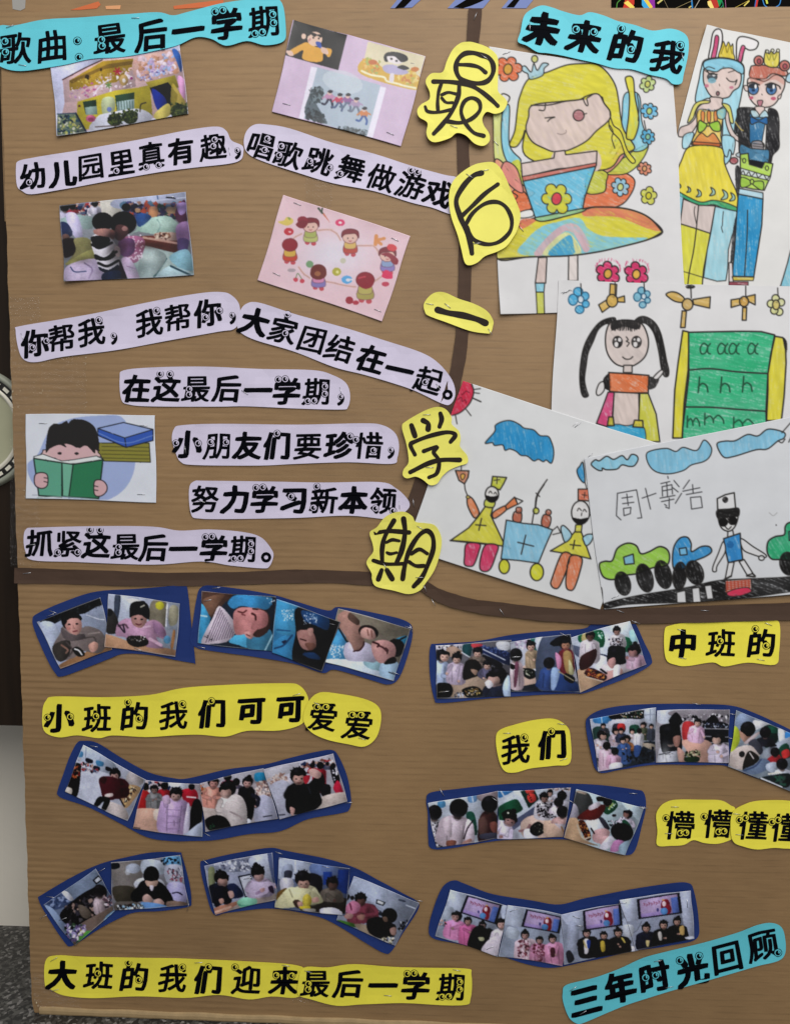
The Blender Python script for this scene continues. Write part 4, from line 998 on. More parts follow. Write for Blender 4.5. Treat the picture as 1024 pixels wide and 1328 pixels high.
    c.F('130 690 262 730 375 768 350 900 320 1060 300 1300 120 1300 130 1000', 'e0dc4a', 85, 1.5, sm=0, hs=.5); c.L('262 730 240 900 205 1080 190 1200', K0, 1.5); c.L('140 1072 205 1090 320 1125', K0, 1)
    c.F('415 550 590 590 580 700 545 800 520 900 515 1050 500 1150 430 1155 320 1125 350 900 380 760', 'a6d8e6', 88, 1.2, sm=0, hs=.8); c.L('480 590 475 640 472 700 465 720 475 760', K0, 1)
    c.F('470 -20 570 0 560 130 530 90 510 150 480 110', 'a9dbea', 80, 1.2)
    c.E(565, 180, 33, 27, 'a95a60', 50, 0, 1.3); c.F('580 130 610 115 640 140 600 150', 'b9c6cc', None, 1.1)
    c.F('620 50 700 80 800 90 850 100 840 200 800 240 700 200 620 140', '4a86ac', 40, 1); c.F('680 170 830 200 800 240 700 210', '16181c')
    c.F('615 130 680 120 690 210 790 240 815 190 880 205 860 310 810 420 720 410 620 390', 'b5d95c', 30, 1.5, sm=0); c.E(648, 180, 13, 18, 'b5d95c', 0, 0, 1.1); c.E(832, 240, 13, 18, 'b5d95c', 0, 0, 1.1)
    c.F('620 240 860 310 850 340 620 290', 'd8e2e2', None, 1.1, sm=0); c.L('620 290 640 262 660 300 685 270 705 305 740 275 760 315 800 290 830 330 855 300', K0, 1.1)
    c.F('625 315 700 345 690 380 622 395', '9fca4c', 20, 1.2); c.F('725 350 800 350 795 420 720 375', '9fca4c', 20, 1.2); c.E(710, 350, 15, 20, 'b5d95c', 0, 0, 1.2)
    c.F('575 240 612 240 612 430 585 440', '2a2a2c', 80); c.F('608 405 800 440 800 490 600 450', 'b9dcea', 10, 1.3, sm=0)
    c.F('600 450 800 490 790 700 760 900 725 1120 550 1115 570 900 585 650', '2a94cd', 88, 1.6, sm=0, hs=1.1); c.L('675 580 670 800 650 1115', K0, 1.4)
    c.F('560 700 590 640 575 900 555 1010 530 1010 535 850', '222', None) if False else c.F('560 720 585 640 572 900 550 1005 535 1000', '26282c', 85)
    c.F('525 1005 552 1005 560 1180 525 1190', 'e6dcdc', None, 1.2, sm=0); c.F('550 1118 728 1122 720 1150 560 1150', 'd8c24a', 10, 1.1, sm=0); c.F('525 1160 680 1160 680 1190 525 1190', '9a4a58', 10, .9, sm=0)
    c.F('1030 880 1000 1000 965 1120 940 1200 1060 1205 1100 900', LB, 70, 1.4, sm=0)
    c.view(860, 0, .16016).F('1010 600 1060 590 1060 670 1000 668 985 640', 'a9cfe0', 50, 1.3)
    c.blur(1)
    quad_print('child_drawing', 'crayon drawing of a girl with rabbit ears beside a partner in blue trousers', 'drawing', q, c, .0008, 'draw', (.003, 0, 0, 0), GD,
        staples=[(916, 38, -50)], keep=lambda P: (P[:, 1] < 392) & (P[:, 0] > 845 - 0*P[:, 1]))

def draw_pigtails():
    q = [(723, 364), (1080, 374), (1078, 604), (712, 584)]
    c = Canvas(q, 'e8e7e8'); G = lambda: c.view(710, 330, .18826); H = lambda: c.view(850, 350, .17313)
    G()
    for (x, y) in ((215, 320), (647, 300)):
        s_ = 1.0 if x < 300 else .8
        for (dx, dy, rx, ry) in ((-10, -60, 32, 30), (-45, -5, 32, 38), (0, 62, 30, 28), (42, 25, 24, 24), (38, -30, 26, 28)):
            c.E(x+dx*s_, y+dy*s_, rx*s_, ry*s_, '4fb0df' if x < 300 else '79bcd6', 40, 0, 1.4, '2a5f80')
        c.E(x+8, y-8, 20*s_, 25*s_, 'd8e2ea', 0, 0, 1.4, '2a5f80'); c.L([x+8, y-115, x+12, y-40], K0, 1.4)
    c.F('425 205 470 210 465 300 420 290', TAN, 80, 1.6, sm=0); c.F('345 350 410 310 440 350 370 402', TAN, 30, 1.6, sm=0); c.F('470 305 522 288 525 332 472 330', TAN, 10, 1.6, sm=0); c.E(438, 322, 38, 44, TAN, 40, 0, 1.6); c.L('458 195 458 290', K0, 1.4)
    # hair tails
    c.F('460 440 400 445 340 480 280 560 240 650 220 760 215 860 225 950 245 985 275 975 262 930 250 860 262 760 275 680 310 600 345 520 400 480 450 490', '1e1c1c', 70, 1.2, hs=.8)
    c.F('585 470 620 435 670 432 730 470 770 540 795 640 812 730 828 800 822 840 795 840 775 790 760 690 740 600 715 530 670 480 620 475', '1e1c1c', 80, 1.2, hs=.8)
    c.F('420 480 470 460 560 455 640 480 680 560 685 640 660 710 600 760 540 775 470 760 420 710 395 640 395 550', 'ddcfca', 50, 1.8, hs=.25)
    c.F('430 480 470 455 545 450 620 465 635 500 600 520 520 500 440 525', '2a2828', 85, 0, hs=1)
    for k in range(24): x = 440 + k*8; c.L([x, 490, x + random.uniform(-6, 6), 520 + random.uniform(-8, 12)], '2a2828', 1)
    for x in (475, 605): c.E(x, 605, 33, 40, '2a2828', 0, 0, 1); c.E(x-8, 622, 14, 18, 'e8e4e4'); c.E(x+14, 590, 12, 14, 'e8e4e4'); c.E(x-14, 588, 7, 8, 'e8e4e4')
    c.L('535 570 548 590 535 600 555 612 540 635', K0, 1.4); c.L('510 708 530 722 560 722 580 706', K0, 1.5)
    c.F('518 765 575 765 575 815 515 815', 'ddcfca', None, 1.5, sm=0)
    c.F('400 830 425 830 430 930 390 925 375 870', '1c1a1a', 70); c.F('670 850 720 845 760 860 730 920 680 925', '1c1a1a', 70)
    c.F('380 880 350 890 330 940 335 970 360 965 385 930', 'e6e2e2', None, 1.5); c.F('720 850 770 800 790 810 750 860', 'e6e2e2', None, 1.5)
    c.F('415 815 540 822 690 835 685 955 550 955 420 945', 'e87a48', 35, 1.9, sm=0, hs=1.2)
    c.F('452 950 620 958 625 1180 440 1180', 'e0cfc8', 70, 1.4, sm=0, hs=.16)
    c.F('410 950 452 950 440 1120 410 1190 330 1165 370 1060', 'd8477c', 65, 1.7, sm=0); c.F('628 958 685 958 740 1100 765 1290 640 1290 620 1150', 'd6d54a', 85, 1.7, sm=0)
    c.F('400 1190 470 1170 540 1180 600 1170 660 1200 660 1300 560 1280', '3aa9d6', 20, 1); c.F('415 1120 445 1120 452 1180 405 1182', 'd9cc48', 0, 1.8, sm=0); c.F('592 1142 648 1145 650 1192 580 1188', 'd9cc48', 0, 1.8, sm=0)
    c.L('120 268 150 250 160 255', '5a5a5a', .8); c.L('180 1190 220 1150', '7a7a7a', .8)
    H()
    c.F('195 245 140 240 90 210 70 185 110 168 160 178 205 215', TAN, 20, 1.7); c.F('270 225 400 205 395 290 275 262', TAN, 10, 1.7, sm=0); c.F('190 310 222 312 212 435 178 435', TAN, 85, 1.7, sm=0); c.E(230, 262, 40, 44, 'cfae6c', 40, 0, 1.7)
    c.L('255 140 258 215', K0, 1.6); c.E(250, 130, 36, 16, '232120', 0, 0, 0); c.L('215 110 235 20 250 20 258 110', K0, 1.3)
    c.F('555 228 640 215 625 265 555 285', TAN, 20, 1.7, sm=0); c.F('665 205 735 188 735 265 675 235', TAN, 20, 1.7, sm=0); c.F('642 285 672 285 668 380 638 380', TAN, 85, 1.7, sm=0); c.E(652, 240, 34, 38, 'd9a64e', 40, 0, 1.7); c.L('665 125 665 200', K0, 1.5)
    for (dx, dy) in ((-5, -45), (35, -15), (22, 55), (-15, 45), (-40, -5)): c.E(892+dx, 262+dy, 28, 28, 'dbdc9a', 30, 0, 1.5)
    c.E(890, 265, 26, 36, 'd9c878', 0, 0, 1.5); c.L('902 140 905 200', K0, 1.4)
    # the green board
    c.F('195 458 240 468 240 600 235 750 205 1000 190 1260 120 1260 135 900 160 700', 'e5da42', 88, 2.0, sm=0, hs=.6)
    c.F('238 470 640 462 780 465 880 490 850 640 830 780 815 1060 825 1300 190 1300 195 1180 215 1020 240 800', '35b981', 12, 2.0, sm=0, hs=1.1)
    c.F('882 500 940 510 960 560 965 700 950 950 930 1130 820 1130 830 900 830 780 860 600', 'e5da42', 88, 2.0, sm=0, hs=.6); c.F('940 510 970 540 970 620 955 600', '2a2828')
    c.L('238 752 400 742 600 765 822 778', K0, 2); c.L('215 1028 400 1030 600 1045 822 1060', K0, 2)
    dk = '24573f'
    for x in (360, 490, 575, 715): c.L([x+20, 570, x-10, 552, x-35, 590, x-25, 630, x+5, 622, x+22, 580, x+40, 555], dk, 2); c.L([x+20, 575, x+22, 620, x+40, 632], dk, 2)
    for x, y in ((310, 870), (475, 870), (640, 865)): c.L([x+10, y-65, x+5, y, x, y+50], dk, 2.2); c.L([x, y+10, x+30, y-18, x+62, y, x+72, y+45], dk, 2.2)
    for x, y, w_ in ((230, 1140, 90), (360, 1120, 140), (575, 1150, 150)):
        c.L([x, y-45, x-2, y+40], dk, 2); c.L([x, y, x+w_*.25, y-25, x+w_*.42, y, x+w_*.45, y+25], dk, 2); c.L([x+w_*.45, y, x+w_*.7, y-30, x+w_*.95, y, x+w_, y+30], dk, 2)
    c.blur(1)
    quad_print('child_drawing', 'crayon drawing of a girl with long black pigtails beside a green letter board', 'drawing', q, c, .0026, 'draw', (0, 0, 0, 0), GD,
        staples=[(733, 379, -30), (745, 550, -40), (977, 553, 40)], keep=lambda P: ~((P[:, 0] > 790) & (P[:, 1] > 585)))

def draw_nurses():
    q = [(600, 495), (851, 575), (777, 790), (526, 711)]
    c = Canvas(q, 'e8e9ea'); J = lambda: c.view(570, 490, .20508); K_ = lambda: c.view(570, 590, .20508)
    J(); c.F('130 10 170 22 205 50 212 90 195 150 160 195 120 225 85 235 40 230 100 20', 'd4304e', 70, 0, hs=.7); c.L('200 40 213 90 195 150 160 195 120 225 80 238', K0, 1.6)
    for l in ('215 75 255 70', '210 95 250 100', '208 130 258 152', '165 200 196 240', '98 238 108 292'): c.L(l, K0, 1.8 if '130' in l else 1.3)
    c.L('135 110 150 100 165 85 185 95', '6a1a2a', 1); c.L('110 140 135 125 140 150 160 140 165 160', '6a1a2a', 1)
    c.F('285 412 345 340 350 300 400 275 450 272 500 295 530 318 590 330 630 365 680 370 700 400 715 450 715 500 700 540 670 520 650 530 620 515 590 525 550 495 510 490 480 465 440 450 410 458 395 425 345 428 330 410', '2d94cf', 80, 1.4, hs=.8)
    K_()
    c.F('98 98 183 100 178 140 155 182 120 160', 'd08a6a', 40, 1.7, sm=0); c.F('130 130 145 118 158 128 150 150 138 155', 'e6b25a', None, 1.1); c.L('135 70 134 98', K0, 1.3); c.L('155 182 160 220 175 258', K0, 1.4); c.L('165 20 155 50', K0, 1.3)
    c.F('332 135 420 142 402 180 378 220 322 200', 'cdd14a', 30, 1.7, sm=0); c.L('340 160 378 155', K0, 1.2); c.L('360 140 358 182', K0, 1.2)
    c.F('285 325 335 330 320 380 412 575 65 540 180 460 240 390', 'dcd648', 50, 1.7, sm=0, hs=.5); c.F('290 280 345 290 335 330 282 322', 'cdd14a', 0, 1.5)
    c.E(328, 248, 42, 50, 'e6e4e2', 0, 0, 1.7); c.F('288 255 330 262 370 255 360 285 330 298 300 285', '191717'); c.L('308 240 318 228 328 242', K0, 1.2); c.L('340 245 350 235 358 250', K0, 1.2)
    c.F('175 265 205 275 240 340 245 375 215 395 175 320', 'e08050', 60, 1.6); c.E(177, 265, 12, 10, 'd8c060', 0, 0, 1.1)
    c.F('335 362 410 320 420 345 345 400', 'e08050', 20, 1.6); c.F('412 320 470 265 490 310 420 345', 'e08050', 20, 1.6, sm=0); c.F('475 270 522 290 490 312', 'e8e6e4', None, 1.5, sm=0)
    c.L('225 440 290 445', K0, 1.6); c.L('262 400 245 475', K0, 1.6); c.L('65 538 160 545 300 560 412 577 445 590', K0, 1.6)
    c.F('168 560 250 560 245 610 215 690 185 702 155 690 155 640', 'd93a66', 75, 1.6, hs=1); c.F('290 565 365 572 350 640 320 715 285 735 252 715 258 640', 'd93a66', 75, 1.6, hs=1)
    c.F('418 410 520 430 620 440 710 472 670 560 620 682 500 665 385 655 395 580', '8cc9e6', 75, 1.6, sm=0, hs=.7); c.L('490 550 590 575', K0, 1.6); c.L('540 505 512 625', K0, 1.6)
    c.E(405, 703, 33, 45, 'dcdc3a', 50, 0, 1.7, hs=.6); c.E(610, 738, 42, 54, 'dcdc3a', 50, 0, 1.7, hs=.6)
    c.F('468 360 512 362 508 422 460 412', 'b8644c', 60, 1.5); c.F('482 332 512 332 512 362 482 362', 'b8644c', 60, 1.4); c.F('652 378 698 390 685 455 640 440', 'b8644c', 60, 1.5); c.E(683, 362, 18, 18, 'b8644c', 60, 0, 1.4)
    c.L('580 430 590 370 600 340 615 255 655 185 675 155', K0, 1.6); c.L('605 240 628 262', K0, 1.4); c.L('600 340 610 260 655 185', K0, 2.2); c.E(605, 352, 18, 19, 'c9cc4a', 0, 0, 1.6)
    c.L('710 475 740 450 760 490 710 502', K0, 1.3, sm=0)
    c.F('870 215 940 215 940 290 870 285', 'd9775c', 30, 1.6, sm=0); c.L('895 250 925 255', K0, 1.1); c.L('912 235 908 270', K0, 1.1)
    c.F('848 485 890 485 950 655 850 630 695 605 790 550', 'dcd648', 50, 1.7, sm=0, hs=.5); c.F('855 440 895 440 890 485 850 485', 'dcd648', 0, 1.5, sm=0)
    c.E(885, 363, 57, 74, 'e8e6e6', 0, 0, 1.7); c.F('832 395 885 402 935 395 915 425 885 440 850 425', '191717'); c.L('865 352 875 335 890 350', K0, 1.2); c.L('900 355 910 342 922 358', K0, 1.2); c.L('893 365 890 382', K0, 1.2)
    c.F('762 455 785 448 830 505 790 550 768 500', 'a7d4e6', 60, 1.5); c.F('900 520 930 500 965 505 950 550 920 572 905 545', 'a7d4e6', 60, 1.5); c.L('945 370 970 430 960 500', K0, 1.3)
    c.L('820 565 885 572', K0, 1.7); c.L('848 538 838 592', K0, 1.7)
    c.F('768 622 830 635 800 720 755 825 725 842 700 820 705 780', 'e5835a', 75, 1.7); c.F('820 640 893 650 880 740 845 840 815 852 795 830 795 760', 'e5835a', 75, 1.7); c.L('818 640 812 680 798 700', K0, 1.2)
    c.F('900 50 880 70 862 100 880 150 912 170', '3a98d0', 70, 1.4); c.L('912 170 925 215', K0, 1.2)
    c.blur(1)
    quad_print('child_drawing', 'crayon drawing of two people with crosses on yellow dresses and a blue cart', 'drawing', q, c, .0034, 'draw', (0, 0, 0, 0), GD,
        staples=[(748, 551, -38)])

def draw_cars():
    q = [(755, 595), (1080, 528), (1087, 764), (781, 790)]
    c = Canvas(q, 'e2e4e8'); L_ = lambda: c.view(750, 540, .26758); M_ = lambda: c.view(760, 640, .25781)
    L_()
    c.F('55 232 75 210 95 215 130 193 165 208 205 190 230 210 250 185 275 190 282 210 265 238 240 242 205 235 180 255 130 258 110 250 108 262 85 258', '8fcde6', 70, 1.6, hs=.8)
    c.F('322 185 350 165 420 155 465 170 500 150 565 165 600 115 635 150 630 190 600 218 540 235 500 262 430 278 370 268 335 235', '86c6e4', 85, 1.4, hs=.8)
    c.F('662 135 700 120 750 118 810 88 860 95 910 62 985 78 985 105 955 120 905 158 850 162 740 195 692 195', '86c6e4', 85, 1.6, hs=.8); c.L('975 80 1020 28', K0, 1.4); c.L('955 118 975 128 990 110', K0, 1.4); c.L('1008 125 1024 90', K0, 1.4)
    kk = '3d3d40'
    # the written name
    for l in ('183 372 178 480 200 500', '183 372 275 355 300 490 280 492', '205 395 255 388', '228 375 235 430', '208 422 262 415', '212 445 215 480 245 470 248 440 212 445',
              '302 395 368 372', '318 348 342 448', '392 325 435 315', '425 290 427 300', '398 340 400 385', '398 340 445 330 448 375', '402 360 445 352', '420 322 424 390', '388 395 460 382', '395 412 455 400', '432 395 432 445 415 438', '410 425 420 432',
              '455 310 480 340', '450 345 475 365', '462 420 492 372', '530 308 500 350', '498 362 580 345', '545 330 548 372', '515 378 590 365', '535 392 540 448 592 440 585 388 535 392'):
        c.L(l, kk, 1.3, sm=0)
    M_()
    c.F('62 350 90 338 125 335 150 275 200 248 245 260 268 300 310 290 360 265 400 280 412 320 395 360 330 370 250 400 180 410 130 430 85 420 65 385', '9ad04a', 30, 2, hs=.8)
    c.F('182 318 230 302 235 350 188 355', '8ac4dc', None, 1.7, sm=0)
    c.F('430 280 460 225 500 218 520 250 522 290 570 265 610 265 622 290 590 315 520 345 480 380 432 375', '3793d2', 60, 1.8, hs=.9); c.F('460 275 495 270 500 305 465 308', '7cc0e6', None, 1.5, sm=0)
    for (x, y, rx, ry, r_) in ((178, 450, 38, 60, -15), (288, 422, 40, 72, -15), (380, 405, 40, 72, -15), (462, 412, 34, 70, 5), (538, 395, 42, 62, -20)):
        c.E(x, y, rx, ry, '131212', 70, r_, 1.5, hs=.9)
    # road
    c.F('90 548 250 510 400 485 520 465 620 440 700 430 830 425 950 420 1100 415 1100 485 1024 490 900 508 700 535 560 545 380 548 200 555 95 575', '161515', 20, 1, hs=1.3)
    for pp in ('448 495 490 485 495 545 450 545', '525 475 560 470 568 543 530 545', '588 462 620 458 630 525 600 528'): c.F(pp, 'e0e0e2', None, 1, sm=0)
    c.F('690 435 820 425 825 495 700 515', 'cfc6c4', None, 1.3, sm=0); 
    for k in range(6): c.L([695, 445+k*9, 815, 432+k*9], 'c0503c', 1.6)
    for k in range(7): c.L([700+k*18, 438, 703+k*18, 480], 'b8452f', 1.4)
    c.F('700 495 740 478 800 470 820 490 760 512 710 512', 'dc3a5c', 10, 1)
    # officer
    c.F('650 25 690 5 735 -5 742 75 652 80', 'e8e8ea', None, 1.8, sm=0); c.E(690, 30, 15, 16, '1a1818', 0, 0, 0)
    c.F('655 90 700 95 750 90 752 130 735 170 708 188 675 175 658 140', 'e6e6e6', None, 1.7); c.F('648 85 700 78 755 72 760 105 745 115 700 120 655 125', '151414', 20, 1.2, hs=.8)
    c.E(680, 143, 24, 22, '121111'); c.E(727, 136, 24, 22, '121111'); c.L('690 165 705 178 720 165', K0, 1.5); c.L('700 120 715 150', K0, 1.4)
    c.L('703 190 702 218', K0, 1.6); c.L('728 185 732 205', K0, 1.6)
    c.F('682 225 765 198 770 270 778 330 705 345 690 280', '2f8ad0', 75, 1.8, sm=0, hs=1); c.E(715, 255, 18, 18, '2268a8', 0, 0, 0)
    c.F('680 240 655 300 630 360 628 388 645 388 650 360 690 290', 'e6e6e8', None, 1.5); c.F('770 225 830 265 892 305 885 320 830 305 780 280', 'e6e6e8', None, 1.5); c.E(872, 322, 14, 12, 'e6e6e8', 0, 0, 1.5)
    c.F('705 345 735 342 720 415 690 425', 'e6e6e8', None, 1.6, sm=0); c.F('760 340 785 330 830 400 800 408', 'e6e6e8', None, 1.6, sm=0); c.L('685 430 720 412', K0, 2.4); c.L('798 412 840 415 825 398', K0, 2.2)
    # green car at the edge
    c.F('905 240 940 215 985 205 990 165 1010 145 1060 145 1100 200 1100 330 960 330 920 325 900 290', '33b07a', 60, 2, hs=.8); c.F('1008 190 1040 180 1040 230 1010 235', '2a8f80', None, 1.4, sm=0); c.E(1005, 350, 42, 58, '131212', 70, -10, 1.5, hs=.8)
    c.E(945, 157, 3, 4, '2a2828'); c.L('910 95 930 110 950 95', 'a8a8a8', .8)
    c.L('35 560 50 500 70 470 75 530 60 558', K0, 1.3)
    c.blur(1)
    quad_print('child_drawing', 'crayon drawing of cars with black wheels on a black road and an officer', 'drawing', q, c, .0042, 'draw', (.002, 0, 0, 0), GD,
        staples=[(763, 591, -42), (796, 773, -25)])
for fn in (draw_pair, draw_girl, draw_pigtails, draw_nurses, draw_cars): fn()
# ================================================================== photographs and printed pictures (flat print)
def rotp(x, y, pts, rot, r):
    p = nums(pts)*r; t = math.radians(rot)
    return np.stack([x + p[:, 0]*math.cos(t) - p[:, 1]*math.sin(t), y + p[:, 0]*math.sin(t) + p[:, 1]*math.cos(t)], 1)
def sh(c, k): return np.clip(hexc(c)*k, 0, 1)
def kid(c, x, y, r, body='d8c8d0', hair='16141a', skin='c9a596', rot=0, face=(0, .18), bw=1.7, bh=3.4, arms=None, bang=.55, eyes=1, long=0, hat=None):
    """small printed figure of a child: clothes, arms, neck, face, hair (head radius r)"""
    rr = np.random.default_rng(int(abs(x)*7 + abs(y)*13)); rot = rot + rr.uniform(-8, 8); big = r*c.v[2] > 3.2
    if body is not None and big: bw = bw*1.12; body = sh(body, rr.uniform(.9, 1.08))
    R = lambda p: rotp(x, y, p, rot, r)
    if arms is None and body is not None and big and eyes is not None and bh > 2.6:
        arms = [[-bw*.72, 1.55, -bw*.98, 2.5 + rr.uniform(-.2, .3), -rr.uniform(.1, .7), 2.75 + rr.uniform(-.4, .5)], [bw*.72, 1.55, bw*.98, 2.5 + rr.uniform(-.2, .3), rr.uniform(.1, .7), 2.8 + rr.uniform(-.4, .5)]]
    if body is not None:
        c.F(R([-.35, .8, .35, .8, bw*.8, 1.25, bw, 2.0, bw*.95, bh, -bw*.95, bh, -bw, 2.0, -bw*.8, 1.25]), body)
        c.F(R([bw*.35, 1.4, bw*.85, 1.6, bw*.9, bh, bw*.3, bh]), sh(body, .82), al=.6)
        c.L(R([-bw*.5, 1.9, -bw*.42, bh*.95]), sh(body, .66), r*c.v[2]*.16, al=.7); c.L(R([bw*.45, 1.9, bw*.4, bh*.95]), sh(body, .6), r*c.v[2]*.16, al=.7)
        c.L(R([-bw*.7, 1.4, -bw*.2, 1.25, .1, 1.5]), sh(body, 1.18), r*c.v[2]*.18, al=.5)
    if body is not None and big:
        for _ in range(4):
            u = rr.uniform(-bw*.8, bw*.7); w_ = rr.uniform(1.5, bh*.9); c.L(R([u, w_, u + rr.uniform(-.3, .3), w_ + rr.uniform(.3, .8)]), sh(body, rr.choice([.6, .72, 1.25])), r*c.v[2]*rr.uniform(.08, .16), al=.6)
        c.L(R([-.5, 1.0, 0, 1.35, .5, 1.0]), sh(body, rr.choice([.55, 1.35])), r*c.v[2]*.13, al=.7)
        if rr.random() < .3 and eyes is not None: c.E(*R([rr.uniform(-.5, .5), -1.05])[0], r*.38, r*.34, hair)
    if long: c.F(R([-1.05, -.2, -.8, -1, .8, -1, 1.05, -.2, 1.0, long, .4, long*1.05, -.4, long*1.05, -1.0, long]), hair)
    c.F(R([-.3, .5, .3, .5, .34, 1.15, -.34, 1.15]), sh(skin, .85))
    c.E(x, y, r, r*1.02, hair, None, rot)
    t = math.radians(rot); fx, fy = face; cx = x + r*(fx*math.cos(t) - fy*math.sin(t)); cy = y + r*(fx*math.sin(t) + fy*math.cos(t))
    if eyes is not None:
        c.E(cx, cy, r*.74, r*.80, skin, None, rot); c.E(cx + r*.22, cy+r*.1, r*.42, r*.6, sh(skin, .9), None, rot, al=.5)
        c.F(rotp(cx, cy, [-.78, -.1, -.8, -.75, 0, -1.0, .8, -.75, .78, -.1, .5, -bang*.75, 0, -bang*.6, -.5, -bang*.78], rot, r), hair)
        if eyes:
            for s_ in (-.32, .32): c.E(*rotp(cx, cy, [s_, .02], rot, r)[0], r*.11, r*.09, '1c1416', None, rot)
            c.L(rotp(cx, cy, [-.05, .22, .06, .24], rot, r), sh(skin, .7), r*c.v[2]*.1)
            c.L(rotp(cx, cy, [-.2, .44, 0, .5, .2, .44], rot, r), '8c4a48', r*c.v[2]*.13)
    if body is not None and r*c.v[2] > 3:
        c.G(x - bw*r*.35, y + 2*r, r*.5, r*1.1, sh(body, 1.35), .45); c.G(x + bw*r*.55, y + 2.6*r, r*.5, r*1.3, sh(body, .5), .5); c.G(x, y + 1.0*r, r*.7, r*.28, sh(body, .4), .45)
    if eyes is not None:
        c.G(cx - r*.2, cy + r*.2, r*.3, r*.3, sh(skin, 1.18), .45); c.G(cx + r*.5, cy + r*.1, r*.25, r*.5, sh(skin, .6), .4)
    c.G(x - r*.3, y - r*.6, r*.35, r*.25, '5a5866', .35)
    if big and eyes is not None:
        for _ in range(7):
            a_ = rr.uniform(-2.9, -.25); c.L([x + r*.8*math.cos(a_), y + r*.8*math.sin(a_), x + r*1.12*math.cos(a_ + .12), y + r*1.12*math.sin(a_ + .12)], hair, r*c.v[2]*.14)
    for a in (arms or []):
        c.L(R(a), sh(body if body is not None else skin, .62), r*c.v[2]*.78, al=.6); c.L(R(a), sh(body if body is not None else skin, .95), r*c.v[2]*.56); e = R(a)[-1]; c.E(e[0], e[1], r*.27, r*.25, skin)
DK = ['1a1820', '2c2a38', '3b3440', '0f0e14']; MX = ['b03a40', 'd8c8d0', '2d3c66', '1a1820', '8a5a50', 'c9a596', '5d6c8a', 'e6e2ea']
def backing(label, v, outline, z=.0010, st=()):
    o, Hf = cutout('backing_paper', label, 'backing paper', vw(v, outline), 'blue', z, .0022, 'navy blue backing papers')
    for (x, y, a) in st: staple(o, x, y, a, Hf)
def ph(label, v, quad, base, paint, z=.0022, st=(), seed=None, amp=.07, bl=1, cat='photograph', group='photographs of the children', name='photograph', lifts=(0, 0, 0, 0), edge=True):
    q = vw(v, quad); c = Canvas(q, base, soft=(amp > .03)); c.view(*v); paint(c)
    if seed is None: seed = int(q.sum()) % 1000
    c.photo(seed, amp, bl)
    if edge:   # white paper margin that shows at the cut
        c.v = (0, 0, 1); c._line(c.T(np.vstack([q, q[:1]])), 'c9c9d6', 1.0, .55)
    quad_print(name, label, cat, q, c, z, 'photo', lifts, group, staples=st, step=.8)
n1 = (40, 760, .20508); n2 = (255, 755, .14160); n3 = (390, 775, .14648); n4 = (50, 1100, .19531); n5 = (260, 1095, .13672); n6 = (355, 1100, .19043)
t1_ = (65, 55, .18066); t2_ = (350, 25, .20508); t3_ = (60, 240, .19531); t4_ = (330, 240, .20508)
p1 = (550, 800, .15625); p2 = (700, 790, .14648); w1 = (760, 905, .18555); w2 = (900, 905, .12109); x1 = (550, 1010, .14648); x2 = (680, 1010, .15625)
y1 = (560, 1140, .17578); y2 = (720, 1140, .18066); vN = (0, 740, .25391); vO = (240, 740, .3125); vP = (540, 780, .3125); vX = (540, 1000, .30273); vY = (550, 1130, .35156)
vR = (60, 950, .20508); vS = (250, 950, .21484); vT = (30, 1090, .22461); vU = (250, 1090, .30273)

backing('navy backing paper with a square right end, behind two photos of children at table', vN, '172 250 200 215 350 150 500 105 700 90 930 72 952 75 965 130 980 300 1000 465 990 470 900 455 780 430 640 425 560 445 450 490 320 537 285 520 240 440 190 320', st=[(70, 793, 20)])
backing('navy backing paper behind the three photos of sleeping children', vO, '30 240 45 120 70 65 140 65 350 95 450 120 590 165 640 148 800 180 910 205 945 240 930 330 890 440 850 472 780 455 620 410 570 422 450 385 300 355 100 330 50 320 25 290', st=[(281, 762, -8), (533, 815, 70), (262, 839, 10)])
backing('navy backing paper directly under the curved ribbon, behind three photos of children round trays', vP, '55 185 90 175 250 165 400 135 560 120 690 110 740 85 880 78 905 90 940 170 970 230 960 265 850 320 700 375 640 378 450 390 250 405 100 418 70 400 55 300')
backing('navy backing paper running off the right edge, behind three classroom photos', vW, '335 420 345 385 400 360 520 345 700 345 820 350 900 375 1000 420 1060 450 1100 470 1100 650 1060 640 960 610 880 585 800 550 700 550 560 548 450 565 375 572 350 500', st=[(902, 912, 10), (947, 957, 10)])
backing('navy backing paper right of centre behind the photos with children in spotted shirts', vX, '40 120 60 90 200 70 400 52 600 50 800 60 930 75 970 90 978 150 960 230 935 330 900 355 820 340 720 305 620 290 400 290 300 300 150 325 65 330 50 280 45 180', st=[(573, 1027, 60), (820, 1028, 3), (834, 1046, 15)])
backing('boomerang-shaped navy backing paper behind four photos with a wall screen', vY, '18 200 40 120 70 50 110 30 150 45 250 80 400 105 500 118 600 95 750 65 900 42 970 40 990 70 1010 180 1000 245 900 270 750 295 600 330 480 352 380 340 250 300 120 265 30 240')
bR = vw(vR, '80 370 110 260 150 150 200 65 240 50 330 65 480 160 650 245 800 285 900 285'); bS = vw(vS, '200 220 430 190 600 140 750 110 840 105 880 140 930 260 960 400 945 460 900 480 700 520 530 590 350 610 150 640 0 650'); bE = vw(vR, '800 680 640 655 450 560 280 470 120 420 85 395')
backing('long sagging navy backing paper behind four photos of children in red, left middle', ID, np.vstack([bR, bS, bE]), st=[(123, 967, 10), (269, 1081, 30), (452, 1040, -5)])
backing('navy backing paper bent like a roof behind two photos, lower left', vT, '95 335 120 305 300 200 450 130 600 95 750 65 900 62 920 90 960 250 972 350 950 380 800 400 650 410 560 440 450 500 330 580 275 608 240 580 150 440', st=[(67, 1162, 8)])
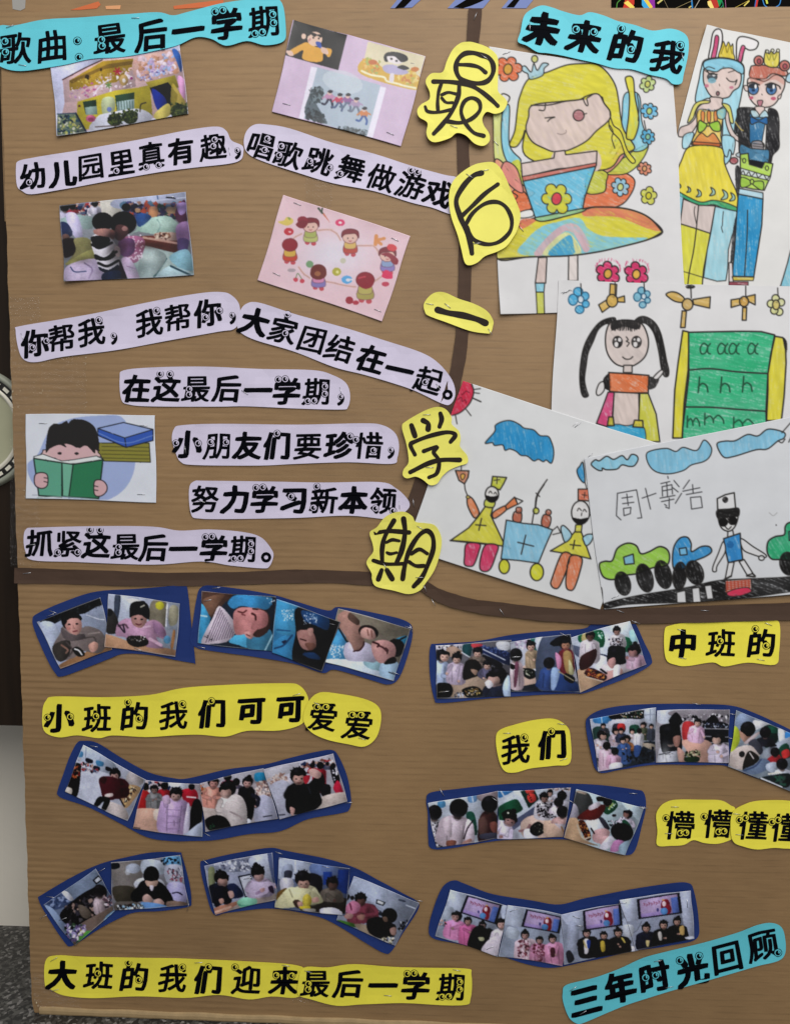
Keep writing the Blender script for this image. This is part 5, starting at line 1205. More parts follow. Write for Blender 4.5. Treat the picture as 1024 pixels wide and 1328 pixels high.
backing('navy backing paper arching behind three photos of children making crafts, bottom middle', vU, '35 100 60 80 200 50 330 32 400 40 560 70 700 115 800 170 900 220 965 260 960 300 900 390 850 470 820 480 750 440 600 350 520 320 400 295 300 290 150 305 90 310 55 200', st=[(268, 1117, 40), (362, 1105, 20)])

def f(c):
    c.F('40 215 450 65 500 200 470 330 60 300', 'b9c4dc'); c.F('60 220 200 150 440 70 480 110 420 130 350 170 240 190 160 235 90 235', '1e2026', sm=0); c.speck('70 210 440 80 440 130 120 240', ['2c2e30', '15151a', '3a4048'], 30, 5, 1)
    c.F('60 240 150 230 200 330 170 430 110 420', 'c6d0e4'); c.F('180 500 480 370 560 420 300 540', 'a27a56'); c.L('360 180 430 205 470 210', 'e4e8f2', 1.2)
    c.F('190 300 215 250 330 260 360 250 430 270 470 310 480 370 440 420 330 410 280 450 180 470 150 420 155 360', '8c7f7c'); c.F('150 370 250 340 250 430 200 475 155 440', '4a4440'); c.F('200 260 260 300 340 300 345 330 260 345 210 320', '75696a')
    c.L('230 350 270 400 250 440', '5c5250', 2); c.L('330 330 400 320 420 350', '5c5250', 1.6); c.L('370 300 440 290', 'a39690', 2)
    c.E(262, 215, 62, 62, '1b191c'); c.F('222 240 240 205 270 190 310 195 328 230 325 275 300 305 270 300 240 280', 'dca79c'); c.F('215 240 225 185 290 170 325 190 325 215 300 200 250 205 230 235', '1b191c')
    for e in ((250, 240), (298, 236)): c.E(*e, 9, 5, '1c1416')
    c.L('275 245 278 262 285 264', 'b07a70', .8); c.L('275 285 300 280', '8c4048', 1.4); c.E(245, 265, 14, 10, 'd0857c', al=.5)
    c.F('370 375 400 350 430 360 425 400 390 415', 'd0a090'); c.F('270 395 300 380 330 400 350 430 320 445 290 430', '23211f'); c.L('285 395 310 405 330 430', 'ececee', 2); c.L('200 370 240 400 230 420', '9a7668', 2.4)
ph('photo of a boy in a brown hooded coat sitting at a table, on blue paper', n1, '47 222 447 70 520 400 195 517', 'aab4cc', f, st=[(67, 797, -22)])
def f(c):
    c.F('500 45 950 105 940 250 900 440 620 390 500 260', 'b6bccb'); c.F('540 55 575 60 560 200 535 190', '4d5568'); c.F('580 60 690 75 680 160 600 150', 'cdd3de'); c.F('620 75 700 85 690 110 620 100', 'eeeeea')
    c.F('770 95 870 110 850 260 760 240', '8f8672'); c.E(822, 120, 28, 26, 'd6cf3c'); c.F('885 130 935 130 930 230 880 240', 'a6a088'); c.L('870 110 860 250', 'e0e2e8', 2); c.F('905 280 920 290 905 390 890 380', 'a87a50')
    c.F('470 300 640 350 740 370 920 400 930 440 700 405 470 385', 'c59a78'); c.F('478 150 520 145 560 220 550 290 490 295 475 230', '3e3a38'); c.E(505, 165, 20, 22, '1a181c')
    c.F('560 230 620 200 700 230 790 210 850 260 860 330 800 320 830 370 840 390 740 380 720 330 640 340 600 320 545 310 545 270', 'c59ab4'); c.F('780 220 850 270 855 320 790 290', 'a07a98'); c.L('560 250 600 240 620 260', '7a5a6a', 2.4); c.L('700 260 760 250', 'dcb8cc', 2.4); c.L('760 330 830 370', 'dbb5c8', 4)
    c.E(868, 335, 22, 26, '5d93b4')
    c.E(696, 160, 62, 66, '17151a'); c.F('640 190 660 175 700 180 735 185 738 225 710 258 680 258 650 235', 'b98c84'); c.F('632 190 640 110 700 92 750 120 756 200 735 200 700 178 655 185', '17151a'); c.E(712, 105, 20, 16, '17151a'); c.L('700 130 725 118', 'd8d4c0', 1.6)
    for e in ((668, 203), (708, 207)): c.E(*e, 8, 5, '120e10')
    c.L('672 236 690 242 705 236', '6a3038', 1.6)
    c.F('612 330 640 310 720 315 750 345 740 370 680 382 630 365', '26221f'); c.speck('620 312 730 310 740 345 640 345', ['e6e2e0', '4a3a34', 'a89a90'], 22, 3, 3); c.L('560 240 600 290 590 240', '46384a', 2)
ph('photo of a girl in a pink coat eating from a dark bowl', n1, '500 45 950 105 922 440 475 380', 'b0b4c2', f, z=.0030, st=[(181, 841, 20)])

def f(c):
    c.F('20 80 740 130 690 640 10 560', '1d2c40'); c.F('50 80 330 100 250 200 120 330 60 200', '5b4238'); c.F('60 170 150 120 260 110 200 200 130 300', '80604e'); c.F('40 200 120 300 130 350 60 550 15 560', '3f9fcb'); c.L('40 300 100 310', 'bfe0ec', 2)
    c.F('290 190 350 120 480 115 640 130 700 150 660 240 560 240 420 215 340 240', '3d9bd2'); c.speck('640 140 720 150 700 210 640 200', ['e4eef4', '2a78a8'], 14, 3, 2)
    c.F('300 540 380 470 480 480 560 560 480 600 380 570', '52b4de'); c.F('480 480 640 420 700 480 680 640 480 610', '3f88aa'); c.L('700 480 640 600 620 640', '9cc8d8', 2)
    c.F('215 215 330 330 360 400 355 470 280 540 160 560 50 556 90 440 150 330', 'cfc4d0')
    for k in range(11): c.L([90+k*24, 548-k*5, 222+k*12, 232+k*22], '4a3c54', .9, al=.85)
    c.speck('70 470 150 500 150 530 70 510', ['2a2a3a'], 8, 2, 5)
    c.F('340 290 400 230 520 230 620 250 670 320 660 420 600 490 540 500 470 470 400 480 355 460', 'c98a8a'); c.F('560 240 640 260 680 340 660 440 580 500 520 480 560 430 620 400 620 300', '4c3430'); c.F('560 250 640 270 660 340 640 400 560 430 500 420 540 330', 'bd7f80')
    c.L('385 265 430 275 460 255', '6d3438', 2); c.L('510 285 540 300 545 340', '55282c', 2.4); c.L('520 240 560 245', '4a2c2c', 2.2); c.L('420 290 445 300', '8c4a50', 2)
    c.F('440 460 490 450 525 490 500 515 460 500', 'd09c98'); c.L('460 475 490 490', '7a4644', 1.4)
ph('photo of a sleeping baby in a striped shirt on blue bedding', n2, '55 78 735 132 692 632 18 555', '2a5a80', f, st=[(270, 778, -12)])
def f(c):
    c.F('730 150 1000 210 1010 800 690 660', '2b7fb0'); c.F('720 180 930 200 930 380 880 480 720 430', '3a97c6'); c.F('700 560 820 480 920 560 940 640 900 740 700 650', '2f86b8'); c.speck('780 250 890 240 890 340 800 350', ['d8e8f0', 'a8cce0'], 30, 5, 4); c.L('720 600 800 570 880 480', '144a78', 2.4); c.L('740 430 860 440', '1c5c8c', 2); c.L('790 540 820 530 800 550', '1a2a50', 2)
    c.view(*n3)
    c.F('-20 80 350 205 190 650 -60 560 -40 300', '0c1018'); c.F('10 110 130 130 250 170 240 280 130 240 40 200', '174a80'); c.speck('30 130 150 140 160 220 30 230', ['c4d4e6', '8ab0d0'], 26, 5, 6)
    c.E(80, 360, 130, 100, '0b0a0e', rot=20); c.F('-30 300 40 280 110 300 140 380 130 440 60 460 0 420', '9a7470'); c.F('60 275 110 265 110 320 80 330', 'b08a84'); c.F('40 400 120 400 130 440 80 460', '6d4c44'); c.L('0 360 50 375', '3a2024', 1.6); c.F('20 490 120 480 180 540 80 530', '123a66')
    c.view(*n2)
ph('photo of a dark-haired child asleep under a patterned blue quilt', ID, np.vstack([vw(n2, '735 150'), vw(n3, '352 205 187 645'), vw(n2, '692 640')]), '102a48', lambda c: f(c.view(*n2)), z=.0034, st=[(433, 809, 15)], lifts=(0, .001, 0, 0))
def f(c):
    c.F('340 90 960 270 800 740 200 560', '8a8272'); c.F('320 110 420 100 520 200 560 250 700 330 940 330 960 270 400 90', '8f8674'); c.F('800 380 940 330 910 420 830 400', '3b8fb0'); c.L('800 385 870 370 930 340', '14181c', 2)
    c.F('250 420 340 270 410 380 400 540 240 560', '55aad8'); c.speck('260 400 390 420 380 520 250 520', ['e6eef4', 'c4dcea'], 30, 6, 8); c.F('230 540 400 540 600 560 760 620 840 620 820 720 560 660 230 570', 'd8e4f0'); c.F('560 560 720 570 720 640 600 620', '9cc0c8'); c.F('720 570 860 570 830 720 700 680', 'a8c4d8'); c.L('340 270 400 370 415 385', '1a2028', 2)
    c.F('400 400 560 390 640 440 670 560 560 560 400 540', 'cfcadc'); c.F('330 150 420 110 520 230 560 350 560 420 520 470 470 460 440 400 350 270 330 200', 'b58c7e'); c.F('440 130 520 200 500 240 420 180', '6c5448'); c.L('470 470 520 460 555 420 560 390', '4a2a2c', 2)
    c.E(600, 300, 90, 60, '2a1c1a', rot=15); c.F('530 290 570 260 640 280 665 340 640 370 580 360 535 340', 'd0a498'); c.L('590 280 600 330', '8a5a50', 1.4); c.L('625 290 630 345', '8a5a50', 1.4)
    c.E(840, 440, 80, 80, '171418'); c.F('630 400 720 370 800 390 840 440 830 520 770 570 690 570 640 500', 'c49690'); c.F('770 540 830 520 840 570 740 585', '1e1818'); c.L('690 420 730 440 760 470', '5a3034', 2.2); c.L('640 390 690 410 680 430', '4a2426', 2.4); c.L('750 440 770 460 765 490', '4a2a2c', 1.6)
    c.L('780 655 835 675', '2a2a30', 1.2)
ph('photo of a sleeping child with a fist beside the face', n3, '335 92 972 268 822 728 190 560', '9a9484', f, z=.0024, st=[(513, 872, 22), (530, 813, 20)])

def f(c):
    c.F('90 230 720 150 720 660 100 670', '6a6870'); c.F('90 230 330 225 320 290 100 270', 'd6d2dc'); c.speck('120 230 330 230 330 270 120 260', DK, 10, 6, 1); c.F('180 260 250 240 320 300 220 330', 'b69a88'); c.F('320 230 390 220 380 320 320 290', '22545a'); c.F('390 220 480 222 465 265 400 250', 'c84650')
    c.F('470 240 720 300 720 400 480 300', '22305a'); c.speck('480 230 700 270 700 330 480 260', ['3d4f86', '1c2a4c', '5a6ca0'], 26, 6, 2); c.F('600 205 700 205 700 270 610 262', 'd4d6dc'); c.L('480 262 670 355', 'ccd0d8', 1.4); c.L('490 300 660 390', '9a9ea8', 1); c.F('490 310 640 380 620 420 500 360', '1c1c26')
    c.F('210 560 480 470 560 520 540 660 220 660', 'b7a08c'); c.L('310 290 390 340', 'd0d4da', 1.6)
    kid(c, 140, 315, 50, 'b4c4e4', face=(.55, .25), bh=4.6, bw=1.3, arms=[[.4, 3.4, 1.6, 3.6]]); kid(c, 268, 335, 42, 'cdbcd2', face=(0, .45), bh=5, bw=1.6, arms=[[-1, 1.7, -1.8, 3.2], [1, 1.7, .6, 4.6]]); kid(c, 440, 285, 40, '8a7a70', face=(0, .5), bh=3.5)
    c.F('340 370 420 350 470 400 460 470 400 500 320 510', '221e1e'); c.F('380 430 440 440 420 480', 'a88a78'); kid(c, 520, 390, 36, '5d5a72', face=(0, .5), bh=3)
    kid(c, 610, 480, 72, '23283c', face=(-.55, .55), bh=2.8, skin='c8a498', eyes=0); c.F('650 560 700 480 715 655 660 655', 'b8cce6'); c.F('100 560 150 540 220 560 235 620 200 665 100 665', '0f0e12'); c.L('120 620 180 612', 'c0b8a0', .8)
    c.F('310 600 400 570 460 590 480 640 420 665 350 660', '1c1a18'); c.speck('330 600 440 580 460 640 360 655', ['e0c87a', 'd8d4cc', '8a6a40', '2a2420'], 30, 6, 3); c.F('500 540 540 520 570 560 530 590', 'd8d6dc'); c.speck('240 630 320 620 320 660 250 660', ['c4d0e4', '3a4660'], 12, 6, 4)
ph('photo of five children round a table with a tray, left end of its strip', p1, '95 232 722 190 712 658 103 670', '6c6a74', f, st=[(665, 851, -8), (577, 896, -8)])
def f(c):
    c.F('700 240 1200 100 1300 700 700 620', 'b4b8c4'); c.speck('750 170 880 165 870 260 760 260', ['c8b8d0', 'a896b4', 'e4dce8'], 24, 8, 1); c.F('880 160 950 180 940 280 890 250', '2a6e66'); c.F('920 165 1120 140 1180 300 1060 400 960 340', 'd0d8e6'); c.L('920 340 1000 400', '5a6480', 2)
    c.F('720 560 800 420 900 380 1010 430 1050 520 900 560 780 600', 'c4aa9c'); c.F('880 390 950 380 960 440 900 440', 'e4e6ee'); c.F('720 590 960 540 1100 520 1100 600 720 620', '1e2433')
    kid(c, 880, 235, 40, 'b09a80', face=(0, .3), bh=4.5, bw=1.3, arms=[[-.8, 1.7, .3, 3.0]]); c.F('800 420 900 430 920 490 860 510 800 460', '15171a'); c.speck('810 430 900 440 900 490 830 470', ['5a6a50', 'c8c8b8'], 14, 4, 2)
    kid(c, 755, 310, 55, 'c8b4bc', face=(-.9, .5), bh=5, bw=.9, eyes=None); c.F('700 380 750 400 740 430 710 420', '121015'); c.F('750 380 780 390 760 560 740 560', '7a4a60')
    c.view(*p2)
    c.F('20 230 350 200 340 700 -20 700', '525c74'); c.F('270 310 360 350 340 600 290 600', 'a4a4ac'); c.F('80 300 150 240 230 220 270 260 160 320', '1b1c26'); c.F('160 560 330 660 345 725 -20 690 0 600', '2c4a86')
    kid(c, 215, 300, 50, '8a3040', skin='b88870', face=(.1, .3), bh=5, bw=1.1); c.F('200 380 270 380 280 560 220 540', 'a88a5a'); c.F('250 440 290 520 290 570 250 560', 'b8b48a')
    kid(c, 75, 470, 50, '3a5590', face=(-.4, .3), bh=4.6, bw=1.3, eyes=None); c.F('100 520 170 540 130 690 90 690', '9ab4da'); c.F('220 560 300 600 280 650 210 610', '15161c'); c.L('160 545 290 625', 'b0a488', 1.4); c.F('130 380 180 420 180 500 150 520', 'd492b8')
ph('photo with a dark tray on a table and a child in red and yellow', ID, np.vstack([vw(p1, '705 200'), vw(p2, '262 212 345 728'), vw(p1, '712 610')]), 'a0a4b0', lambda c: f(c.view(*p1)), z=.0030, st=[(669, 851, -5)], amp=.06)
def f(c):
    c.F('340 210 800 95 950 480 350 740', 'c4ccda'); c.F('560 130 780 95 860 280 700 230', 'dce8ee'); c.F('340 215 450 180 550 190 545 330 350 290', '1f7a52', sm=1); c.F('370 210 420 200 410 280 360 270', 'c2b47a'); c.speck('500 200 545 205 540 260 500 260', ['d4e6dc', '5aa888'], 10, 7, 2); c.F('715 240 800 265 790 370 720 350', '1c7250'); c.F('780 190 840 180 860 280 800 280', 'b0dce2')
    c.F('270 310 500 380 580 400 580 440 340 420', '606880'); c.F('280 600 400 500 560 640 360 730', 'c2a486'); c.F('440 500 470 430 530 400 600 430 640 480 600 560 480 520', 'e2e6f2')
    kid(c, 436, 225, 42, 'd2cad0', skin='6c4c44', face=(0, .35), bh=5.5, bw=1.8, arms=[[.7, 2, 1.2, 3.4]]); c.F('350 420 440 360 490 350 490 420 440 500 350 530', '4b2a2c'); kid(c, 670, 180, 36, 'e4e0e4', skin='a07c70', face=(0, .5), bh=4.3, bw=1.7, arms=[[-1, 2, 0, 2.8], [1, 2, .2, 2.9]]); c.speck('600 260 720 250 720 310 600 320', ['2a2430', 'e8e4e8', '1c1a22'], 34, 5, 5)
    kid(c, 668, 400, 76, 'dfd6da', skin='c89c94', face=(-.6, .6), bh=2.6, eyes=None, long=.9); c.F('680 330 740 420 750 470 680 480 660 420', '15131a'); c.F('600 440 650 420 660 470 630 520 590 480', 'c79a96'); c.F('560 560 640 530 700 510 720 560 600 620 540 640', 'caa09a'); c.F('650 500 700 490 690 590 640 600', 'f0eef4')
    kid(c, 835, 350, 52, 'd8b4c8', skin='a87c78', face=(-.5, .5), bh=3.2, bw=1.5, eyes=0, arms=[[-.6, 1.6, -1.5, 1.3]])
    c.F('400 530 460 515 580 580 545 625 400 580', '43242c'); c.speck('400 530 470 520 570 580 540 620 410 580', ['d48a3a', 'e0a050', '7a2a30', '2a1c28', 'c06040'], 46, 7, 6); c.L('400 590 545 630', 'd8c8b4', 1.4); c.L('530 525 580 560', '1c1820', 2.4)
ph('photo of four children by green wall panels with a small orange tray', p2, '270 242 790 95 935 478 350 728', 'b8c0cc', f, z=.0036, st=[(823, 806, 20), (730, 822, 25)], amp=.06)

def f(c):
    c.F('20 130 480 70 475 430 80 500', 'b4bccc'); c.F('50 130 160 120 160 170 55 170', '4490cc'); c.L('100 120 105 170', 'd8e4f0', 1); c.F('180 100 390 80 385 140 175 145', '19191f'); c.speck('230 95 390 85 385 130 230 138', ['e4e4ea', '2c5f48', '19191f', 'b8a080'], 26, 5, 1); c.F('170 150 400 150 400 220 170 230', 'c4c8d4'); c.F('185 180 260 178 260 235 185 240', '3a3a48'); c.F('215 178 262 178 260 225 218 225', 'cf3c3c'); c.F('300 190 360 188 360 250 300 250', '235848'); c.F('400 80 480 65 478 160 410 160', 'c2ccda'); c.L('440 75 440 155', '8a94a4', 1); c.L('405 115 478 108', '9aa4b4', 1)
    c.F('40 210 150 215 150 350 60 380', '2a4a46'); c.F('60 330 200 340 470 300 470 440 80 480', '2c3846')
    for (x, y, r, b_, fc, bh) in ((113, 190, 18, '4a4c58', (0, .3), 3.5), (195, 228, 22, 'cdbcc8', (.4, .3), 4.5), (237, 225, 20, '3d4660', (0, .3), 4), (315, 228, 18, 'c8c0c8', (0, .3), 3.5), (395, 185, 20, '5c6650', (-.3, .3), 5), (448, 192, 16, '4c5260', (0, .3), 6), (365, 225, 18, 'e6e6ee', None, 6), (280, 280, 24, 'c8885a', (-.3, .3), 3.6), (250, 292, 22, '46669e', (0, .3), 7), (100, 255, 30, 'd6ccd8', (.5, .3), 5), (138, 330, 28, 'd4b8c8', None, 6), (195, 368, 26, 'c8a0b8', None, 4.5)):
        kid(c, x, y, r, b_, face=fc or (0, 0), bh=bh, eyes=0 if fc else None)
    c.F('165 455 235 445 240 480 160 495', 'dcdce6'); c.F('390 310 470 320 470 360 400 335', 'b0a494'); c.speck('240 380 470 340 470 440 260 450', ['1c222c', '3c4656', '0f141c'], 26, 9, 3); c.F('330 330 380 335 360 400 330 400', '3d5c94')
ph('photo of a busy classroom crowded with many small children and blue windows', w1, '22 140 482 62 474 442 80 506', 'a8b0be', f, z=.0024, st=[(892, 926, 0)])
def f(c):
    c.F('480 80 990 70 980 445 470 445', 'a8a2a8'); c.F('490 85 600 80 590 160 500 170', 'd4d8e4'); c.F('600 85 990 75 985 170 620 130', '9a9298'); c.speck('640 110 980 100 980 180 640 170', ['e0dce0', '1a1820', '8a8088'], 40, 9, 1); c.F('570 150 620 95 665 155 640 190 590 180', '1b191f'); c.F('820 170 880 110 915 170', '14131a'); c.F('815 170 985 180 985 310 820 310', '1c1b24'); c.speck('820 170 980 178 980 205 820 200', ['9aa4bc', '3c4660', 'c8ccd8'], 26, 4, 2)
    for yy in (208, 262, 305): c.L([815, yy, 985, yy+4], 'b4b0b4', 1.2)
    c.F('668 170 745 172 740 290 670 290', 'c03a3e'); c.F('640 300 850 295 860 440 640 440', 'd0a493')
    kid(c, 770, 165, 27, 'd7b0c8', face=(0, .25), bh=5, bw=1.8, arms=[[-1, 2, -1.9, 3], [1.1, 2, 2.1, 3.6]])
    kid(c, 580, 250, 70, 'dcdce6', face=(.7, .3), bh=2.9, bw=1.3, eyes=None, long=1.6); c.F('600 270 650 260 640 330 610 330', 'a87c70'); c.F('630 340 680 380 680 440 640 440', 'c49a8c')
    c.speck('680 370 780 360 790 410 680 410', ['2a2e1c', '8c8c6c', '14160f', 'c8c4a0'], 40, 6, 3); c.F('680 410 775 405 770 440 690 440', '22381e')
    kid(c, 920, 275, 40, 'dccfe0', face=(-.5, .3), bh=4.4, bw=1.6, eyes=0)
    c.L('500 390 580 375', '2a2a34', 1)
ph('photo of a girl in pink standing behind a table, black shelves behind her', w1, '482 82 990 72 984 444 474 444', 'a8a4aa', f, z=.0030, st=[(866, 976, -10)])
def f(c):
    c.F('350 110 1300 500 1300 1100 350 720', '7d8a94'); c.F('400 300 480 160 620 200 600 280 470 330', '8fa2bc'); c.F('620 230 780 270 700 310 640 330', 'd4d6d8'); c.F('720 310 860 290 880 450 740 520', '14322c'); c.F('780 290 880 320 870 370 800 360', '1d5a48'); c.F('880 330 940 340 970 440 900 470', 'd4dce0'); c.F('960 360 1060 340 1060 420 970 440', '3c8ed0'); c.F('720 560 1024 400 1060 420 1060 500 760 640', 'a9b4c0')
    c.F('900 520 980 480 1024 600 980 640 860 640', '1d5040'); c.F('920 570 990 540 1010 610 940 640', 'd23c3c'); c.F('800 620 900 600 890 660 830 670', 'c8403c')
    c.F('370 580 520 500 640 520 700 580 660 640 540 760 370 720', 'ccc0b8'); c.F('540 600 600 560 680 650 510 770', '2c2826'); c.E(497, 595, 32, 34, '2b2a2e'); c.L('580 580 620 640', 'd0ccc8', 1.6)
    kid(c, 560, 325, 80, None, skin='a8806c', face=(-.5, .6), eyes=None); c.F('455 340 500 360 560 420 540 480 470 400', 'b08a78'); c.F('410 300 460 330 475 440 440 520 380 570 290 570 340 440', 'c2d43c'); c.F('520 470 660 360 680 380 560 480', 'c2b4b4')
    kid(c, 745, 360, 60, '2a2c38', face=(-.6, .1), bh=2.5, skin='c09a98', eyes=None); c.F('560 480 640 430 720 540 690 600 620 520', '4a4c58'); kid(c, 850, 570, 50, 'a02c34', face=(-.4, .4), bh=2.4, skin='8a6460', eyes=None); kid(c, 925, 700, 62, 'c8ccd8', face=(-.6, .3), bh=2, eyes=None)
    c.F('500 770 640 700 720 640 800 680 760 760 620 810', '7488a4'); c.L('520 770 640 720 700 650', '46587c', 2); c.F('760 700 860 680 840 790 760 760', 'b8c4d4'); c.F('680 860 800 820 1000 800 1020 900 940 950', '1f2c30'); c.speck('800 820 980 820 960 930 840 880', ['18201e', '3c4a48', '2d5a4a'], 22, 12, 1); c.L('780 805 890 790', 'e4e2d4', 2); c.L('700 850 920 945', 'c8ccd0', 2.4)
    c.F('250 580 350 570 355 700 250 680', '1c1a18'); 
ph('tilted photo with a child in a lime green sleeve, cut by the right edge', w2, '440 118 1240 470 1180 1060 352 722', '808c98', f, z=.0026, st=[(948, 925, 10)])

def f(c):
    c.F('25 210 650 95 645 520 100 600', 'bcc4d0'); c.F('60 190 470 130 460 180 70 240', 'dce4ea'); c.F('120 195 180 190 182 240 125 245', '5a9cc8'); c.F('385 145 460 130 458 190 395 200', '74a0cc'); c.L('420 140 430 195', 'd8e2ee', 1.4); c.F('470 130 645 95 645 200 500 190', '9a8c90'); c.F('370 300 440 300 465 480 400 450', '1d5c4c')
    kid(c, 90, 290, 66, 'd0ccd4', skin='8a6c62', face=(.4, .5), bh=4.6, bw=1.1, eyes=None); c.speck('70 370 160 400 170 590 100 590', ['1c1a22', 'e4e2ea', '2a2830'], 44, 8, 1)
    kid(c, 302, 250, 82, 'd3c2cc', skin='3c2a28', face=(0, .55), bh=4.1, bw=1.7, eyes=None); c.E(305, 235, 80, 62, '0f0d10'); c.F('160 370 230 330 240 500 190 480', 'dccbd4'); c.F('380 350 430 400 440 520 370 560 350 470', 'dccdd8'); c.L('430 360 380 430 350 520', '2a2028', 1.6)
    c.F('200 540 280 540 260 590 200 590', '8c5a4c'); c.F('330 560 400 520 420 540 340 590', 'b0867c')
    kid(c, 575, 215, 74, '4a2a2c', skin='7c5850', face=(-.1, .65), bh=4.6, bw=1.0, eyes=None); c.F('500 320 560 320 550 350 510 350', '5c3a38'); c.F('475 360 530 330 560 400 540 480 490 490', '6a4c48'); c.F('580 380 640 380 640 480 590 450', '7c4a44'); c.F('500 480 645 470 645 520 500 520', '4a4a5c'); c.L('530 290 560 300', '2a1a1c', 1.6)
ph('photo of three dark-haired children with bowed heads, one with hands at the mouth', x1, '27 212 648 98 644 516 103 606', 'b4bac8', f, z=.0024, st=[(642, 1036, 35)])
def f(c):
    c.F('640 90 1100 60 1100 540 640 520', 'c4ccd6'); c.F('655 95 780 80 780 100 660 160', '3f86c4'); c.L('670 90 700 140', 'dce6f0', 2); c.F('655 240 800 170 850 220 860 270 740 330 680 375 655 330', '1d6044', sm=1); c.F('845 100 960 70 1010 170 920 250', '1e4038', sm=0); c.F('890 75 955 68 965 110 905 122', 'dd4c44'); c.F('905 140 965 120 985 180 930 200', 'd84840'); c.speck('900 80 960 180 940 190 910 110', ['2a1a1c'], 6, 4, 3)
    c.F('655 460 830 330 1024 210 1060 260 850 400 700 490', '5d6480'); c.F('850 380 960 310 1100 320 1200 480 900 520', 'cfb6a8'); c.F('655 440 700 400 760 520 655 520', '59607c')
    kid(c, 755, 330, 62, 'd7cce2', skin='a8807c', face=(.3, .5), rot=25, bh=3.4, bw=1.4); c.F('680 300 740 260 810 300 800 330 720 340', '16221c'); c.E(738, 292, 10, 9, 'e8e8d8'); c.L('840 450 900 440 930 400', 'a07c7c', 3.4); c.F('880 440 960 440 1000 520 890 520', 'e6e6f0')
    c.view(*x2); c.F('50 380 110 345 165 390 150 440 90 465 40 430', '17181a'); c.speck('60 380 140 360 150 430 80 440', ['8c8c7c', '2a2c24', 'd4d0b8'], 14, 4, 1); c.F('180 330 330 380 330 480 180 470 150 400', 'cbaf9a'); c.F('100 210 370 100 330 400 230 350', 'c8c8d4')
    c.speck('160 65 370 65 370 90 170 90', ['2a2228', 'b89c94'], 14, 8, 4); kid(c, 305, 130, 40, 'e2e0ec', face=(0, 0), bh=3.5, eyes=None); kid(c, 205, 110, 26, 'd8d4de', bh=3)
    kid(c, 155, 140, 38, 'dcd8de', skin='9a786e', face=(.2, .5), bh=4.8, bw=1.6, arms=[[-1, 2, -.8, 4]]); c.speck('100 190 220 190 270 330 150 310 100 270', ['15131a', '221e28', '1a1822'], 52, 6, 5); kid(c, 278, 185, 40, 'd8ccd8', skin='b08c86', face=(-.4, .4), bh=2.5, eyes=None); kid(c, 310, 265, 50, 'c4a09c', skin='b08880', face=(-.2, .7), bh=2, eyes=None); c.L('300 390 340 470', 'a07a56', 2)
ph('photo of children at a table with a black box, green boards behind', ID, np.vstack([vw(x1, '650 98'), vw(x2, '382 68 318 478'), vw(x1, '645 520')]), 'c0c4ce', lambda c: f(c.view(*x1)), z=.0030, st=[(740, 1038, 32), (655, 1105, 0)][:1])
def f(c):
    c.F('420 80 980 230 830 620 330 480', 'b4c6cc'); c.F('420 90 520 110 560 200 500 280 420 330 390 200', '4a4c4c'); c.F('430 85 500 100 500 120 430 100', 'b8a898'); c.F('390 200 430 220 440 300 360 340', 'a8a4b0'); c.F('640 240 720 160 765 200 740 250 680 285', '1f5a40'); c.speck('690 180 750 190 720 240 690 250', ['b4c46a', 'd0e0d4'], 12, 6, 2); c.F('800 180 970 230 940 330 860 260', 'c6d8e0')
    c.F('330 340 430 320 480 480 600 540 320 480', 'c0a282'); c.F('500 340 580 320 640 330 680 400 600 430 520 400', 'dde4ea'); c.F('600 300 650 320 700 400 660 400', '3c3c4a')
    c.F('430 310 520 240 640 200 660 240 600 320 500 330', '6d2220'); kid(c, 680, 175, 38, None, skin='8a5c50', face=(-.6, .2), eyes=None); c.F('590 140 650 135 650 170 600 175', '1a1a16'); c.F('525 220 600 180 620 210 540 250', 'd0c8d0')
    c.F('440 350 490 340 545 470 500 490', '54281c'); c.speck('445 350 490 345 540 460 490 480', ['c47838', '8a3a24', 'd8a860', '2a1410'], 34, 6, 6); c.L('430 370 475 480 540 470', 'c8bca8', 1.8)
    kid(c, 852, 282, 34, 'd8d0e0', skin='946c64', face=(-.5, .2), rot=15, bh=3.2, bw=1.8, eyes=0); c.speck('680 340 830 300 820 370 700 380', ['1c1a24', 'e4e0ea'], 26, 6, 7); c.E(735, 292, 18, 12, '2a2424'); c.F('830 330 880 390 860 430 800 350', '1f5640')
    c.E(800, 430, 95, 75, '0d0c0f', rot=15); c.F('570 420 660 400 700 440 640 520 560 500', 'caa4a4'); c.F('600 490 680 460 720 500 640 540', 'd0a8a8'); c.F('610 560 700 460 740 510 680 570', 'e4e2ec'); c.F('740 500 820 510 780 580 700 590', 'c48ab8'); c.F('780 540 860 500 830 610 780 600', 'a0b8c8'); c.L('545 400 570 440', '241c20', 2)
ph('photo of children leaning over a box with an orange pattern, right end of its strip', x2, '425 78 985 228 828 622 322 482', 'b4c0c8', f, z=.0036, st=[(832, 1046, 12)])

